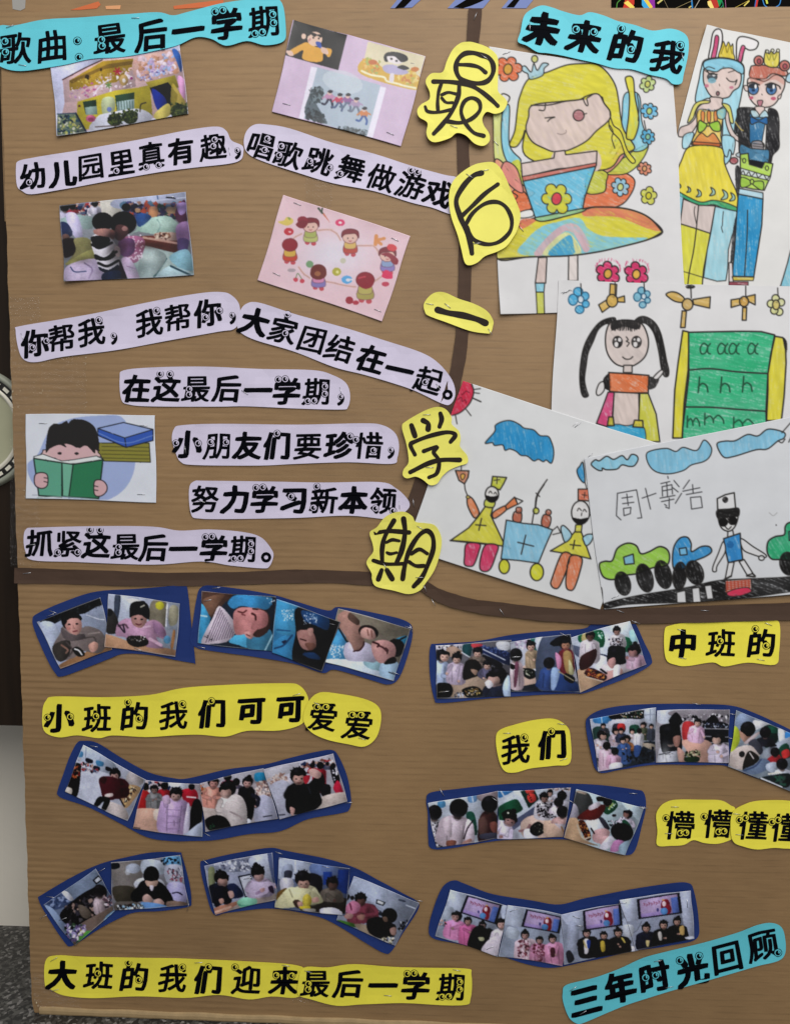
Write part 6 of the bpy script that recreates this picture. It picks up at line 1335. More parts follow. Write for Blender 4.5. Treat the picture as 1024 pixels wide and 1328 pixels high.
def screen(c, pts, hair):
    """wall screen with a pale lilac picture and a bust"""
    P = nums(pts); c.F(P, '15172e', sm=0); q = P.mean(0) + (P-P.mean(0))*.88; c.F(q, 'b9a4cc', sm=0)
    A = lambda u, v: (q[0]*(1-u)*(1-v) + q[1]*u*(1-v) + q[2]*u*v + q[3]*(1-u)*v)
    c.F(np.array([A(.82, .15), A(1, .15), A(1, 1), A(.82, 1)]), '5f78c0', sm=0); c.F(np.array([A(0, .8), A(.8, .8), A(.8, 1), A(0, 1)]), 'a690c8', sm=0)
    for k in range(7): a = A(.1 + .065*k, .22 + .05*(k % 2)); c.L(np.array([a, a+np.array([9, 6]), a+np.array([2, 16])]), 'a0607e', 1.1)
    w = np.hypot(*(q[1]-q[0]))
    e = A(.66, .5); c.E(e[0], e[1], w*.12, w*.16, hair, rot=10); e = A(.72, .75); c.E(e[0], e[1], w*.08, w*.13, hair); e = A(.61, .82); c.E(e[0], e[1], w*.10, w*.09, '5a8fc8'); e = A(.63, .42); c.E(e[0], e[1], w*.055, w*.07, 'e8d0d8'); e = A(.62, .2); c.E(e[0], e[1], w*.04, w*.02, 'd8a860'); c.E(*A(.45, .7), w*.03, w*.05, '4a4488')
def f(c):
    c.F('80 60 620 190 470 560 20 410', '9fa6ba'); c.F('130 65 255 100 215 230 85 190', 'c4cce0', sm=0); c.F('510 185 680 250 560 420 520 300', 'b4bcd2'); c.F('70 200 150 200 150 260 60 300', 'b0b8c8')
    screen(c, '255 110 515 180 470 325 205 240', '8c2038')
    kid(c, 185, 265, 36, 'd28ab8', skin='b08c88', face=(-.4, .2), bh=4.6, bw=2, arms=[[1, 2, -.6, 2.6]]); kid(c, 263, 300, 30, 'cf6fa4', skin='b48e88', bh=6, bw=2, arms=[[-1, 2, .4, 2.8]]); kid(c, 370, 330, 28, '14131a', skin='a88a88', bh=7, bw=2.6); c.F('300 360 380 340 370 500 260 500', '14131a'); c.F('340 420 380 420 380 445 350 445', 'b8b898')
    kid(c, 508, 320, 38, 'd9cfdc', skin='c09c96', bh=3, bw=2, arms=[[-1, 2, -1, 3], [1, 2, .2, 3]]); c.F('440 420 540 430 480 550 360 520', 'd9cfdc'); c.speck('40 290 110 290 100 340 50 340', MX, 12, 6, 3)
ph('photo of four children under a wall screen, third one dressed in black', y1, '135 66 560 190 482 562 22 408', '9aa2b6', f, z=.0024, st=[(635, 1227, -25)])
def f(c):
    c.F('550 180 1000 280 1000 640 500 560', '9ca4b8'); c.F('560 180 680 208 655 345 520 320', 'c2cade', sm=0); c.F('950 270 1060 300 1000 600 940 500', 'aeb6cc'); c.F('560 340 640 370 620 430 540 410', 'b8c0d0')
    screen(c, '690 210 960 270 935 390 655 340', '8c2030')
    kid(c, 682, 400, 32, 'd8c0cc', skin='a88480', bh=6, bw=2.2, arms=[[-1, 2, 0, 3.5], [1, 2, .2, 3]]); c.speck('640 440 720 440 700 560 620 560', ['8c4a58', 'b88898', '5c2c3c'], 26, 7, 1); kid(c, 790, 440, 28, 'c88cac', skin='b08c88', bh=6, bw=2); c.speck('740 470 840 470 820 600 740 590', ['6c2c40', 'd0a0b8', '8c4a60'], 34, 7, 2); kid(c, 884, 430, 30, 'dc98bc', skin='c09a94', bh=7, bw=2, arms=[[-1, 2, 0, 4], [1, 2, .2, 4]]); c.F('870 500 900 500 900 560 875 560', '5c2c3c')
ph('photo of three girls in pink below a wall screen', y1, '555 178 1035 262 960 625 490 555', '98a0b4', f, z=.0030, st=[(665, 1178, -22)])
def f(c):
    c.F('30 240 560 130 600 500 60 600', '9aa2b6'); c.F('40 240 185 205 195 360 100 330', 'bcc4da'); c.F('90 300 160 330 150 480 80 500', 'a8b0c6'); c.F('460 290 560 280 580 480 480 460', 'a8b0c4'); c.F('480 320 550 325 545 395 490 395', 'c2c8d4'); c.F('500 470 590 475 585 500 510 505', 'd0d0dc')
    screen(c, '190 215 460 160 475 320 200 360', '8c2038')
    kid(c, 218, 375, 30, '15141c', skin='c09c94', bh=5.6, bw=2.1); c.F('200 425 235 425 230 510 205 520', 'dcd8de'); c.L('195 430 215 480', 'c8b880', 2); c.F('220 430 245 430 240 480 225 480', '2c4a9c'); kid(c, 341, 392, 28, '14131a', skin='b89488', bh=5.6, bw=2.1, arms=[[1, 2, -.2, 2.8]]); c.F('315 440 345 435 350 500 325 505', 'c8b048'); kid(c, 443, 370, 32, '16151a', skin='b89488', bh=5, bw=2.1); c.L('470 410 490 440', 'c8b860', 2.4); c.F('70 520 100 500 130 560 90 590', '2a2c38')
ph('photo of three children in black under a screen, one with a blue sash', y2, '36 240 478 158 590 498 60 600', '949cb0', f, z=.0036, st=[(746, 1187, 20), (750, 1198, 5)])
def f(c):
    c.F('450 130 960 65 990 415 560 500', '989fb4'); c.F('453 132 570 120 585 285 480 290', 'c0c8de', sm=0); c.F('880 80 960 70 985 410 930 400', 'b2b9ce'); c.F('480 320 550 320 545 395 490 395', 'c4cad6'); c.L('610 290 580 350 550 370', '6a7080', 1)
    screen(c, '575 130 880 80 900 230 588 275', '8c2038')
    for (x, y, r, b_) in ((642, 335, 32, '1b2038'), (766, 312, 32, '121218'), (862, 288, 30, '121218')): kid(c, x, y, r, b_, skin='b89488', bh=4.8, bw=2.1, arms=[[-1, 2, .1, 3], [1.2, 2, .4, 3]])
    c.F('640 425 665 430 660 465 645 465', 'd4c48c'); c.F('725 370 750 365 755 420 735 420', 'c8c4c0'); c.F('880 330 910 320 915 380 885 380', 'd0b070'); c.F('920 400 985 395 985 415 930 415', 'd0d4e0')
ph('photo of three boys in dark tracksuits holding trophies, right end of the curved strip', y2, '452 132 962 68 988 412 570 495', '949cb0', f, z=.0042, st=[(806, 1168, -5), (889, 1169, 88)])

def f(c):
    c.F('240 75 635 290 520 550 125 370', 'ccd0e0'); c.F('235 75 420 170 440 260 210 180', 'c8d2e4'); c.L('260 90 255 150', '9aa4b8', 1); c.L('350 150 330 240', 'aab4c8', 1); c.F('210 110 240 120 235 150 208 145', '5a9ac8'); c.F('260 155 300 170 295 190 258 180', '1e2236'); c.F('325 170 370 185 360 210 325 200', '5294c0'); c.F('310 205 345 215 340 235 305 225', '1e2236'); c.F('385 210 420 222 415 240 383 232', '23202c')
    c.speck('210 160 290 200 350 240 330 250 230 230', MX, 30, 6, 1); c.F('540 240 620 290 590 330 510 300', 'c0b8b8'); c.F('150 210 220 190 225 250 200 400 130 370', '231a1c'); c.speck('180 200 220 200 215 280 170 280', ['c86a3a', '8c3030', 'e0c8a0', '1c1a20'], 18, 6, 2); c.F('135 340 170 350 165 385 125 370', 'd8cfc4')
    c.F('460 330 600 340 560 420 500 470', 'c2a078'); c.speck('480 330 590 350 540 400 490 460', ['d8b880', '6a4c38', 'e4d4b0', '3c3440'], 26, 8, 3); c.F('400 430 500 470 520 545 390 490', 'd0c4c0'); c.L('470 410 500 460', '3a3030', 2)
    kid(c, 443, 255, 34, '5c1c2c', skin='d0a8a0', face=(-.2, .4), bh=4.4, bw=1.7); c.F('340 290 380 270 460 290 475 370 430 420 370 410 350 350', '5c1c2c'); c.F('340 290 370 270 390 290 370 320', '45141f'); c.F('380 385 425 378 425 398 380 402', 'e0d0cc'); c.F('340 400 410 415 380 490 355 480 370 430 330 465 305 460', '15131a')
ph('photo of a child in a dark red jacket, left end of the sagging strip', vR, '240 75 635 292 520 552 125 370', 'c8cad8', f, z=.0024)
def f(c):
    c.F('630 300 1010 320 990 655 550 600', 'c4b4b8'); c.F('780 310 900 320 880 350 780 340', 'dcdce6'); c.speck('620 300 800 310 780 400 620 400', MX, 34, 10, 1); c.F('590 370 640 360 670 400 660 480 565 475', 'c62a2e'); kid(c, 635, 335, 22, None, eyes=None); kid(c, 755, 330, 24, 'b02434', face=(0, .4), bh=3, eyes=None); c.F('860 360 940 350 965 400 930 460 880 430', 'bc2038'); c.L('895 400 950 405', 'ecdcdc', 2); kid(c, 925, 335, 20, None, eyes=None); kid(c, 690, 350, 26, '8f8a8c', skin='9a7a74', face=(0, .3), bh=5)
    c.F('560 480 740 490 750 622 552 598', 'd8ac98'); c.F('690 480 760 485 750 560 690 540', 'e0cabc'); c.F('930 440 975 420 1000 520 960 580 900 620', '17141a')
    kid(c, 826, 378, 40, 'c4a4cc', skin='c49c94', face=(0, .5), bh=6.2, bw=2.1, arms=[[-1.4, 2, -1.6, .9]]); c.F('900 440 915 500 905 630 870 630', 'd8cce0'); c.F('740 400 780 390 790 440 750 440', 'd4b4d0')
    for yy in (480, 520, 560, 600): c.L([770, yy, 860, yy+6], 'a486b0', 1)
    c.F('900 620 990 560 990 655 880 640', 'c4c8dc'); c.L('560 592 600 598', '2a2028', 1)
ph('photo of a child in a puffy lilac coat with others in red behind', vR, '632 296 1002 322 990 655 552 600', 'c0b0b4', f, z=.0030)
def f(c):
    c.F('50 290 430 205 520 510 80 585', 'c2b8bc'); c.F('100 270 430 205 440 290 240 290', 'c8c4cc'); c.F('380 240 438 236 440 282 382 285', '2f9cc8'); c.speck('380 290 480 290 480 380 390 370', ['b08a80', 'd8c0b4', '7a5c5c', 'e4d4cc'], 34, 9, 1); c.F('400 380 480 390 515 500 380 530', 'b8b8cc'); c.F('20 380 100 360 200 430 120 520 60 500', 'd4c4bc')
    kid(c, 130, 290, 34, 'd89888', skin='c49088', face=(.1, .3), bh=4.4); c.speck('20 300 80 300 60 370 30 370', ['c86a3a', '2a2028', 'd8b088'], 12, 7, 2); kid(c, 215, 260, 24, '8c2c48', bh=2, eyes=None); kid(c, 268, 290, 22, '6c6478', bh=2, eyes=None)
    kid(c, 335, 290, 32, '16141c', skin='c09890', face=(0, .3), bh=7, bw=1.4, arms=[[1, 2, 2, 4.4]]); c.L('365 370 400 390 395 430', '2a2a3a', 5); c.F('335 510 355 520 350 540 335 540', 'd8d8e0')
    kid(c, 220, 330, 46, 'd4c8c4', skin='c8a094', face=(-.4, .5), bh=4.8, bw=1.5, eyes=0); c.F('190 440 240 370 300 380 330 450 325 545 250 565 190 500', 'd6cbc8'); c.L('230 470 290 500 300 520', 'b0a0a0', 2); c.F('80 520 140 490 200 505 235 560 200 585 110 585', '15151a'); c.speck('105 545 140 545 140 570 110 570', ['3a6a4a'], 5, 4, 1); c.L('430 500 480 492', '2a2a38', 1.2)
ph('photo of a child in a cream coat at a table, third in the sagging strip', vS, '48 296 430 206 518 510 82 588', 'beb4ba', f, z=.0036)
def f(c):
    c.F('430 215 850 115 935 405 530 515', 'c6c2cc'); c.F('440 225 640 170 600 230 460 270', 'd4d0d8'); c.speck('460 260 560 240 580 300 470 300', ['b08a80', 'd8c0b4', 'e4d4cc'], 26, 8, 2); c.F('470 320 580 290 620 470 530 510', 'b8b8c8'); c.speck('640 185 850 150 860 200 680 210', MX, 34, 10, 3)
    kid(c, 725, 190, 16, 'c02c3c', bh=3, eyes=None); kid(c, 772, 190, 22, 'c02440', bh=7, bw=1.6, eyes=None); kid(c, 815, 180, 12, '5c5c70', bh=3, eyes=None); c.F('830 200 860 180 890 280 860 310', '1c1a22'); c.speck('840 200 870 200 880 280 850 280', ['e4e0ec'], 7, 5, 1); c.F('850 320 880 280 915 370 890 390 860 350', 'c42448'); c.F('775 310 830 310 830 370 780 370', '1e1a20'); c.F('780 380 930 350 935 405 760 455', 'cfc0b8')
    kid(c, 640, 250, 50, '17161b', skin='cda398', face=(.05, .4), bh=4.4, bw=1.4); c.F('600 340 620 310 700 300 770 230 800 290 770 350 780 420 700 480 650 480 620 430 595 440', '17161b'); c.F('700 220 740 210 780 240 760 270 720 255', 'd8b0a8'); c.F('590 440 620 450 610 490 595 480', 'c8a098'); c.F('670 260 710 250 700 290 680 300', 'c02c40'); c.L('700 320 715 360', '3a3a44', 1.4)
    c.L('515 488 560 485', '2a2a38', 1.2)
ph('photo of a boy in black raising his hand, right end of the sagging strip', vS, '430 216 850 116 936 404 530 516', 'c4c0ca', f, z=.0042)

def f(c):
    c.F('40 370 390 120 530 370 250 640', '6f7f9c'); c.F('45 370 160 285 240 350 120 400', '4c5f88'); c.speck('60 350 200 300 220 340 100 390', ['8a9cc0', '35466c'], 26, 8, 1); c.F('190 270 380 130 440 230 300 320', '8596b0'); c.F('160 285 195 278 240 330 210 340', 'd0d4e0'); c.F('365 205 405 170 435 200 390 235', '20242e', sm=0); c.F('378 205 405 182 425 200 392 222', 'c4ccd8', sm=0); c.F('50 380 110 400 190 520 170 540', '8fa4c4')
    c.F('150 430 250 330 340 270 430 240 460 300 400 420 300 500 200 500', '17161b'); c.speck('160 400 440 250 440 400 220 500', ['0e0d12', '24222a', '3c3a46', '5c5860', 'a08880'], 60, 10, 2); c.F('270 370 320 380 360 430 330 460 290 440', '6c625a')
    kid(c, 410, 275, 42, 'c0b0b8', skin='6c5450', face=(.3, .6), rot=-15, bh=3.6, bw=1.1, eyes=None); c.speck('440 330 520 300 530 350 460 390', ['c4a8b0', '6c5460', '3c3440', 'd8d0d8'], 26, 9, 3)
    c.F('270 510 420 420 520 370 440 490 300 590 240 640', '7c6c64'); c.F('440 480 460 440 560 370 600 390 500 450', '5c8cb4'); c.speck('440 480 560 380 580 400 470 480', ['d8e0e8', '5c8cb4', '9cc4dc'], 22, 8, 4)
    c.F('270 590 330 540 390 560 300 620', '58a04c'); c.F('270 550 310 530 320 550 285 575', 'b8b03c'); c.speck('180 500 330 500 270 620 200 590', ['a89cc8', '1c1a28', 'e0dce8', '3c5c44', '6c5c8c'], 40, 10, 5)
ph('steeply tilted photo of children crowded at a craft table, lower left', n4, '38 372 385 125 535 385 245 642', '6c7a94', f, z=.0024, st=[(133, 1127, -30), (58, 1187, -30), (83, 1190, -20)])
def f(c):
    c.F('488 85 945 40 1000 365 520 405', '8a8890'); c.F('490 90 700 70 690 200 640 300 540 350 500 200', '8b8582'); c.F('500 250 640 250 620 350 530 350', '4c463c'); c.E(635, 125, 50, 34, 'b4bccc'); c.E(600, 150, 18, 20, 'd4dce8', al=.6); c.F('490 92 540 90 545 120 495 130', '1c222c')
    c.F('690 80 760 65 840 90 850 150 800 170 700 160', 'c0cad8'); c.F('830 60 945 45 950 110 870 110', '6fb0dc'); c.speck('820 60 940 55 940 90 820 95', ['17202c', '2a4a6a'], 10, 7, 1); c.F('850 110 960 110 975 220 860 220', 'b8bccc'); c.speck('860 130 950 120 960 210 870 210', ['9a9cae', '5c4c5c', 'd0d0dc', 'a05c6c'], 26, 7, 2); c.F('865 225 975 230 985 350 880 320', 'b8b4dc'); c.L('895 290 930 285 960 300', '2a2440', 1.6)
    c.F('650 250 680 190 820 200 850 280 830 340', 'd0d4de'); c.F('620 300 660 250 700 205 800 210 860 260 900 340 850 370 780 330 700 340 640 350', '14121a')
    c.E(755, 170, 52, 60, '0f0e12'); c.F('715 205 755 210 800 205 790 240 755 250 725 238', 'c8a898'); c.F('745 240 770 240 765 270 750 270', 'd8d0dc'); c.F('700 310 730 295 765 330 740 360 700 340', 'c4a49c'); c.F('770 340 810 325 840 350 830 380 780 380', 'c4a49c'); c.F('690 350 780 355 860 375 860 395 690 400', '6d9cd4'); c.F('860 345 960 345 990 365 870 385', '8a7468')
    c.F('520 350 640 345 700 370 690 395 530 405', '6a6460'); c.F('600 365 640 360 650 395 610 395', '3c2420'); c.speck('520 370 700 360 690 400 540 405', ['e4e8ee', '9cc0d8', '2a2c34'], 26, 7, 4)
ph('photo of a person in black with a bowed head doing crafts', n4, '487 88 945 38 1003 368 500 405', '84848e', f, z=.0030, st=[(245, 1175, -75)])
def f(c):
    c.F('40 185 680 60 730 480 140 645', 'a4aac0'); c.F('90 180 480 100 480 230 120 250', '9aa0b4'); c.speck('120 170 460 120 460 240 280 240', ['7a8098', 'c4c8d8', '5c6078', 'd8dce6'], 40, 12, 1); c.F('480 110 650 70 720 330 620 320 480 200', 'c2c9dc'); c.F('640 75 680 70 735 340 690 330', '5c688c'); c.F('80 230 140 220 140 460 100 470', '8a9070'); c.F('360 290 480 265 520 470 430 490', '1c2030', sm=0); c.F('375 300 478 278 510 460 438 480', 'c8ccd8', sm=0)
    c.F('130 600 260 560 460 480 690 440 720 560 140 650', 'a89a94'); c.F('140 590 340 530 360 550 200 650 140 645', 'c08a74'); c.L('150 630 290 580', 'e0b8a4', 3); c.F('355 530 420 490 530 500 530 560 420 600 370 570', '8fd0b4'); c.L('370 560 440 570 510 555', '5ca890', 1.6)
    kid(c, 200, 300, 66, '1c2238', skin='b8948c', face=(.3, .6), bh=3.6, bw=1.5, eyes=0); c.F('260 380 330 360 400 430 410 480 330 500 270 480', '253056'); c.F('130 420 200 380 270 420 260 500 150 580', '15172a'); c.F('265 440 310 430 325 480 290 500', 'c8a49c'); c.F('180 510 220 500 230 540 195 550', 'c0988c')
    kid(c, 548, 250, 66, 'c8b8d4', skin='c09c98', face=(.1, .6), bh=3.5, bw=1.6, bang=.3, eyes=0); c.F('455 400 500 340 560 350 640 340 730 360 760 390 650 400 640 450 540 480 470 470', 'cbbcd6'); c.L('540 450 600 420', 'a890b0', 4); c.F('570 410 610 400 610 430 580 440', 'c8a0a0'); c.F('650 390 690 380 700 450 660 430', '3c2c48'); c.L('720 390 770 370', 'd0a8a8', 3.4)
ph('photo of two children doing handicraft, one in dark blue and one in lilac', n5, '38 188 682 62 735 505 142 652', 'a0a6ba', f, z=.0030, st=[(322, 1137, -12)])
def f(c):
    c.F('40 55 520 125 505 430 10 395', '5e6a88'); c.F('45 60 270 90 260 170 40 200', 'bcc6da'); c.F('70 110 130 105 125 190 60 180', 'a0aac0'); c.F('78 145 125 145 120 195 78 195', '3a3e50'); c.L('150 70 150 150', 'e4e8f2', 1.6); c.L('210 85 270 100', '8a94a8', 1.2); c.F('265 95 440 125 430 170 265 165', '7288b8'); c.F('235 165 325 185 325 290 250 280', '1d1e2a'); c.F('340 150 400 150 400 230 340 240', '24489a', sm=0); c.F('440 135 518 130 500 300 430 280', '1d3c82', sm=0); c.F('50 200 130 200 130 280 60 290', 'c0c0cc'); c.F('30 290 90 260 80 310 20 340', '7c6030')
    c.F('240 340 500 330 500 430 200 420', '2f2a26')
    kid(c, 400, 225, 42, '6c645c', skin='5c4440', face=(.1, .4), bh=3, bw=1.7, eyes=0, arms=[[-.6, 2, .6, 2.8]]); kid(c, 200, 195, 54, 'd2cfaa', skin='c0988c', face=(.05, .7), bh=3.3, bw=1.6); c.F('20 350 100 260 170 260 250 270 330 330 330 360 260 370 240 340 200 380 20 395', 'd0cda4'); c.L('110 270 130 320', 'a8a484', 2); c.L('250 290 240 340', 'a8a484', 2)
    c.F('135 350 170 340 200 380 160 395', '4a3830'); c.F('165 355 200 355 195 385 170 385', 'c0988c'); c.F('200 330 230 300 260 330 250 380 210 390', 'c8b848'); c.F('260 335 300 320 310 350 270 360', 'c49c90'); c.F('180 385 250 385 240 410 190 405', 'd8c838'); c.F('200 400 280 400 280 420 210 415', 'a8a49c')
    c.F('315 410 340 395 420 395 470 430 440 460 330 435', 'd8d8e4')
ph('photo of a child in a pale yellow coat holding a yellow toy', n6, '42 55 522 126 490 445 12 396', '5c6884', f, z=.0036, st=[(423, 1122, 12)])
def f(c):
    c.F('540 185 990 355 830 655 430 500', '98a0b4'); c.F('550 190 985 355 960 410 700 330 530 280', 'a4aec6'); c.F('560 200 780 280 900 420 860 460 640 350 520 290', 'b2bcd2'); c.F('850 335 895 345 890 355 855 348', '4a5468'); c.L('900 375 960 395', 'd4dcea', 1.4); c.F('700 340 762 360 745 385 695 370', '20242e', sm=0); c.F('706 346 752 362 742 378 702 364', 'd4d8dc', sm=0); c.F('690 410 730 420 740 450 690 440', '2c3346'); c.F('690 410 720 420 715 430 695 425', 'a4acc0')
    c.F('500 300 520 320 500 350 495 330', '1a1820'); kid(c, 535, 330, 14, None, eyes=None)
    kid(c, 592, 335, 40, '8c4458', skin='6c4c48', face=(0, .5), bh=4, bw=2.2, eyes=0); c.F('490 390 540 350 590 380 570 430 500 435', 'c880a0'); c.L('520 370 530 410', '7c3c58', 2); c.F('480 440 540 440 530 470 490 470', 'b08884'); c.F('570 450 620 445 610 480 575 475', 'a87c74')
    c.F('450 480 560 510 560 530 440 500', '4c8038'); c.F('550 510 640 520 760 610 700 600 600 560', '9a8a78'); c.E(788, 450, 52, 52, '101014'); c.F('640 480 720 460 800 500 830 520 830 580 770 600 700 600 640 550', '131218'); c.F('740 460 770 460 775 490 750 490', '7c6458'); c.F('790 540 830 530 830 580 800 580', 'a08078'); c.speck('730 600 830 590 800 640 740 620', ['c4c0a8', '2a2420', 'e0dccc'], 18, 6, 1); c.F('860 500 910 480 900 540 870 540', '2a2c38'); c.speck('850 490 920 470 900 560 850 540', ['1c1e28', '5c6478', 'c4c8d4'], 16, 6, 2)
ph('photo of a child in red and one in black before a pale wall', n6, '545 184 990 356 825 654 425 485', '949cb0', f, z=.0024, lifts=(0, .002, 0, 0), st=[(543, 1166, 10)])

# ------------------------------------------------------------------ the five printed pictures, upper left
def f(c):
    c.F('10 180 360 130 200 430 60 520', 'cfd0e4', sm=0); c.F('95 270 370 130 980 60 990 500 60 680 110 440', 'd8b8b4', sm=0); c.F('140 280 380 140 600 120 610 210 480 300 340 310 150 360', 'c2a032', sm=0); c.F('140 280 420 160 600 135 600 160 380 200 160 300', '8a6c30', sm=0, al=.7); c.L('95 272 250 190 380 130', '5a3a3a', 1.4)
    c.F('100 275 145 265 145 350 330 310 480 290 610 180 620 320 460 360 330 395 200 430 110 435', 'd6b8b6', sm=0); c.speck('330 240 610 170 620 310 330 370', ['e4d4d8', 'c2a494', 'd8b0b0', 'e8dce0'], 30, 9, 1); c.speck('150 330 340 290 340 390 150 410', ['c2709c', 'e4d0d8', 'dca8a8', 'b890b0'], 24, 7, 2)
    c.E(270, 255, 16, 20, '4c3a20'); c.E(370, 200, 9, 12, '5c4424'); c.speck('170 280 400 220 400 270 200 310', ['d8c060', 'a88838'], 16, 6, 3)
    for k in range(3): a = k*1.05; c.L([488-26*math.cos(a), 212-26*math.sin(a), 488+26*math.cos(a), 212+26*math.sin(a)], 'c03048', 1.8)
    for k in range(3): a = k*1.05+.3; c.L([425-22*math.cos(a), 310-22*math.sin(a), 425+22*math.cos(a), 310+22*math.sin(a)], '7c9c58', 1.6)
    c.E(533, 275, 32, 40, 'c4a468'); c.E(535, 278, 12, 16, 'e0d8d0'); c.E(588, 262, 9, 10, '9c3c7c'); c.L('630 165 625 215', 'c87c84', 1.6); c.L('650 160 660 215', 'c87c84', 1.6); c.L('320 385 345 340 400 290 440 270', 'e4dce4', 1.6)
    c.F('610 125 900 60 940 200 800 250 640 280', 'd9b2a4'); c.speck('620 130 900 80 930 210 640 260', ['d4a898', 'e0c8cc', 'c8b0d0', 'a8b8d8', 'c89878', 'e4d4d8'], 60, 16, 4); c.F('880 60 915 60 950 130 945 220 915 150', '3c6cb0'); c.speck('640 240 820 200 840 250 650 280', ['b4b4d8', 'dcd4e4', '7c6ca0'], 18, 7, 5)
    c.F('200 430 470 350 620 330 720 310 740 540 200 640', 'c9b938', sm=0); c.F('240 430 335 415 345 520 260 520', '34503c', sm=0); c.F('255 470 340 460 345 520 262 525', '9ab0a4', sm=0); c.F('470 385 610 362 610 490 485 500', '3f5c44', sm=0); c.F('485 430 608 410 610 490 487 500', 'a8bcb8', sm=0)
    for k in range(6): c.L([495+k*20, 425, 500+k*20, 498], '5a7468', 1)
    c.F('380 410 460 400 470 480 430 520 380 510', 'c4cca0'); c.E(430, 485, 18, 18, '8090c4'); c.F('340 540 420 510 640 480 740 540 640 600 300 640', 'd4d4dc'); c.E(297, 550, 35, 26, 'c86c8c'); c.E(297, 555, 20, 14, 'a04868'); c.L('650 500 655 450 690 435', '4c4430', 1.6); c.E(215, 460, 9, 9, '6c3c40')
    c.F('690 290 900 240 930 330 720 330', 'b8a83c', sm=0); c.F('720 330 850 290 920 380 910 440 870 470 800 500 760 450', '12141c', sm=0); c.F('735 335 820 390 840 450 800 500 760 460', '1c3c9c'); c.F('920 250 970 280 970 400 940 390', 'd8a0c4'); c.F('880 300 930 360 980 450 920 470 870 460', 'c0ac44', al=.8); c.F('750 520 850 440 870 520 780 560', 'd4c468')
    for (x, y, r) in ((470, 560, 52), (580, 540, 55), (930, 500, 62)): c.E(x, y, r, r*.9, '3c4824'); c.speck([x-r, y-r, x+r, y-r, x+r, y+r*.6, x-r, y+r*.6], ['2c3a1c', '55622c', '6a7238', '22301a'], 34, 7, int(x))
    c.L('470 600 478 620', '3a2c20', 2); c.L('580 590 585 605', '3a2c20', 2); c.F('60 520 190 510 270 655 60 678', '74826c', sm=0); c.speck('70 530 190 530 250 650 70 670', ['b8b468', '3a5c6c', '8a9c54', '22384c', 'c8c8b0'], 44, 8, 7); c.L('190 512 270 655', '1a2c48', 2); c.L('60 520 190 512', '4a5c70', 1.4); c.L('330 610 640 590 980 540', '5a4840', 1.6, al=.7)
ph('printed picture of a yellow kindergarten building with painted walls, below the song title', t1_, '10 150 935 20 1000 520 62 680', 'd0d0e0', f, z=.0012, cat='printed picture', group='printed pictures beside the lyrics', name='printed_picture', amp=.05, lifts=(0, 0, 0, .002), st=[])
